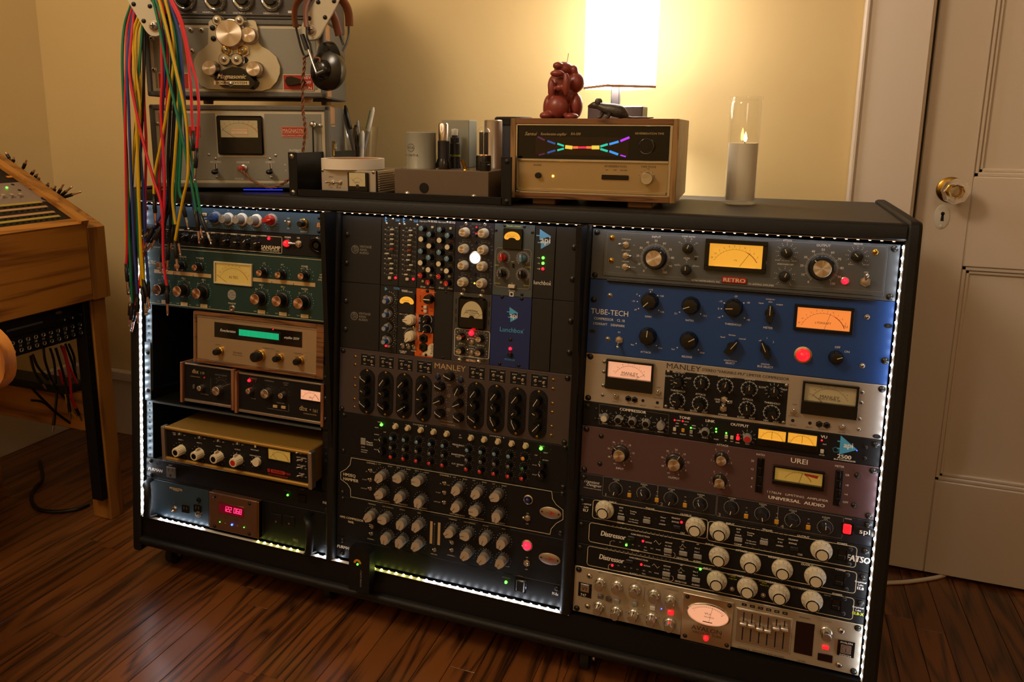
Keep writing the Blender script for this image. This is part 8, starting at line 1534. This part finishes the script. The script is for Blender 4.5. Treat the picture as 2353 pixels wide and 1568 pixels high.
# plugs standing up behind the end of the desk
PL = [(150, 165, 92, 70), (215, 235, 228, 150), (380, 330, 440, 195), (500, 450, 575, 355), (560, 500, 625, 420), (610, 540, 655, 480), (650, 585, 668, 535), (760, 660, 800, 565), (820, 700, 850, 650), (870, 745, 915, 615), (930, 790, 1045, 590), (960, 815, 1180, 635), (1000, 822, 1330, 720)]
OR = ('topmost', 'second from the top', 'third from the top', 'fourth from the top', 'fifth from the top', 'sixth from the top', 'seventh from the top', 'sixth from the bottom', 'fifth from the bottom', 'fourth from the bottom', 'third from the bottom', 'second from the bottom', 'lowest')
for i, (a0, b0, a1, b1) in enumerate(PL):
    p0 = atY(a0 / 7.127, 340 + b0 / 7.127, DYe + 60); p1 = atY(a1 / 7.127, 340 + b1 / 7.127, DYe + 62); d = p1 - p0
    o = thing('hanging_plug', 'black jack plug poking up behind the desk end, ' + OR[i], 'jack plug', tuple(p0), group='jack plugs behind the desk end')
    B().tube([-d.normalized() * 40 + Vector((0, 0, -20)), -d * .25, d * .05], 2.6, 'cable_black', 8).obj('lead', o); B().tube([d * 0, d * .55], 4.2, 'cable_black', 10).obj('boot', o); B().tube([d * .55, d * .97, d], [2.4, 2.4, 1.], 'copper_cap', 10).obj('tip', o)
hb = B().box((-1850, DYe + 52, FZ - 180), (-1400, DYe + 58, FZ - 150), 'black', 1); dk(hb, 'cable_bracket')
# under-desk patchbay
PXp = -1284.
def zu(a, b): p = atX(a / 6.534, 680 + b / 6.534, PXp); return p.y, p.z
y1, zt_ = zu(1350, 240); _, zb1 = zu(1370, 590); zm = zt_ - 44.
up = thing('effects_unit', 'black rack unit with small chrome controls under the desk front', 'audio unit', (PXp, y1, zb - 2 - 44)); 
B().box((-200, -460, 0), (-3, 0, 43), 'black_matt').obj('chassis', up); B().box((-3, -482, -1), (0, 0, 43.5), 'black_panel', .6).obj('faceplate', up)
for a, b in ((945, 360), (1065, 330), (1210, 280)): y, z = zu(a, b); B().lathe([(3.4, 0), (3.4, 4), (0, 5)], 'chrome', 14, (0, y - y1, z - (zb - 46)), 'x').obj('knob', up)
y, z = zu(880, 252); B().lathe([(9, 0), (9, .8), (0, 1)], 'alu', 24, (0, y - y1, z - (zb - 46)), 'x', rz=.4).obj('maker_plate', up); y0_, z0_ = zu(90, 490); y2_, z2_ = zu(640, 395); B().box((0, y0_ - y1, z2_ - zb + 44), (.8, y2_ - y1, z2_ - zb + 49), 'grey_dark').obj('display_strip', up)
zp = zb - 92; pb_ = thing('jack_patchbay', 'black jack patch panel with numbered sockets under the desk front', 'patch bay', (PXp, y1, zp)); B().box((-3, -482, 0), (0, 2, 44), 'black_panel', .6).obj('faceplate', pb_); B().box((-90, -470, 2), (-3, -8, 42), 'black_matt').obj('chassis', pb_)
jm = B().lathe([(5, 0), (5, 2.2), (3.6, 2.8), (3, 2.2), (3, .5)], 'steel', 18, ax='x').lathe([(3, .6), (0, .65)], 'black_matt', 14, ax='x').mesh('jack'); tx_ = B()
for i, (a, b, c, d) in enumerate(((178, 688, 190, 828), (295, 660, 305, 795), (413, 630, 425, 762), (530, 603, 540, 733), (643, 577, 655, 705), (755, 550, 765, 677), (865, 520, 877, 648), (972, 495, 980, 620), (1082, 468, 1087, 592), (1195, 442, 1190, 570))):
    y, z = zu(a, b); z = zp + 32.5; link('jack', jm, pb_, (0, y - y1, 32.5)); link('jack', jm, pb_, (0, y - y1 + .5, 12.)); g = B().text(str(15 + i), 0, 0, 5, 'white_print', 0); tx_.add([(.3, y - y1 + p[0], 22.3 + p[2]) for p in g.v], g.f, 'white_print')
tx_ = tx_.obj('printed_numbers', pb_, smooth=False); tx_['kind'] = 'stuff'
UC = [('k', [(75, 815), (85, 840), (100, 860)], 1), ('k', [(70, 818), (78, 850), (88, 868)], 1), ('k', [(100, 800), (104, 830), (118, 870), (135, 900), (160, 925)], 0), ('k', [(115, 800), (124, 830), (128, 870), (130, 910), (125, 960)], 0), ('k', [(68, 885), (85, 905), (110, 930), (140, 960)], 1), ('r', [(140, 795), (150, 820), (160, 870), (165, 915), (175, 940)], 0), ('r', [(146, 795), (158, 840), (176, 880), (178, 905)], 0), ('r', [(135, 850), (145, 880), (152, 910), (170, 960)], 0), ('k', [(150, 790), (165, 830), (176, 870), (178, 900)], 1), ('k', [(158, 790), (170, 820), (172, 850)], 1), ('k', [(128, 800), (140, 840), (150, 880), (158, 930)], 0), ('y', [(150, 900), (160, 940), (185, 970)], 0), ('k', [(72, 920), (100, 925), (130, 950), (165, 975)], 0)]
UL = ('short black lead under the desk patchbay, right one of the left pair', 'short black lead under the desk patchbay, leftmost', 'black lead curving right under the desk patchbay', 'black lead dropping straight under the middle of the desk patchbay', 'black lead rising low on the left under the desk', 'red lead under the desk, longest of the red three', 'red lead under the desk, rightmost of the red three', 'red lead under the desk, starting lowest of the red three', 'black lead under the desk beside the rightmost red lead', 'short black lead at the right under the desk patchbay', 'black lead under the desk left of the red leads', 'yellow lead low under the desk', 'black lead lying lowest under the desk')
for i, (c, P, pl_) in enumerate(UC):
    pts = smoothpath([atX(a, b, -1345 - (i % 5) * 22) for a, b in P], 6); e = pts[-1]; d = (pts[-1] - pts[-3]).normalized()
    o = thing('hanging_lead', UL[i], 'cable', tuple(e), group={'k': 'black', 'r': 'red', 'y': 'yellow'}[c] + ' leads under the desk')
    B().tube([p - e for p in pts], 3.2, CN[c][0], 8).obj('jacket', o)
    B().tube([d * -2, d * 20], 4., 'cable_black', 10).obj('boot', o); B().tube([d * 20, d * 38, d * 40], [2.3, 2.3, 1], 'steel', 8).obj('plug', o)
cr_ = thing('cable_tray', 'dark cable heap on the desk stretcher behind the hanging leads', 'cables', (-1520, DYe + 20, 336)); B().box((-170, -40, 0), (160, 30, 22), 'black_matt', 6).obj('heap', cr_)
# floor cables
def floor_lead(nm, lbl, P, r, m):
    pts = smoothpath([atZ(a, b, r) for a, b in P], 8); e = pts[0]; thing(nm, lbl, 'cable', tuple(e), data=B().tube([p - e for p in pts], r, m, 10).mesh(nm))
floor_lead('floor_cable', 'black power cord looping on the floor under the desk', [(205, 1160), (170, 1172), (120, 1176), (85, 1168), (72, 1145), (82, 1120), (98, 1100), (92, 1060)], 5, 'cable_black')
mat('cord_white', '#c8b8a4', .5); floor_lead('white_cord', 'white cord on the floor running under the door', [(1985, 1344), (2040, 1340), (2080, 1338), (2120, 1333), (2150, 1328), (2170, 1322)], 4.6, 'cord_white')
# wooden chair at the left edge
chy = -480.; cp = atY(26, 830, chy); ch = thing('wooden_chair', 'glossy wooden chair back at the left edge of the picture', 'chair', (cp.x - 190, chy, 0)); zc = cp.z
hh = (atY(10, 745, chy).z - atY(5, 915, chy).z) / 2 * 1.12; pts = []
for i in range(40): t = 2 * pi * i / 40; pts.append((190 * math.copysign(abs(cos(t)) ** .7, cos(t)), zc + hh * math.copysign(abs(sin(t)) ** .8, sin(t))))
B().prism(pts, -9, 9, 'chair_wood', ins=.02).obj('backrest', ch)
for sx in (-120, 20): B().tube([(sx, 4, zc - 10), (sx, -14, 470), (sx * .95, -20, 430)], 13, 'chair_wood', 12).obj('back_post', ch)
B().prism([(-210, -380), (60, -380), (60, 0), (-200, 0)], 430, 455, 'chair_wood', 'xy').obj('seat', ch)
for sx in (-170, 30):
    for sy in (-350, -30): B().tube([(sx, sy, 435), (sx, sy, 2)], [18, 13], 'chair_wood', 12).obj('leg', ch)
bpy.data.objects.remove(_fo)
for o in bpy.data.objects:
    if o.type == 'MESH' and o.data.users > 0 and len(o.data.polygons) == 0: print('EMPTY', o.name)
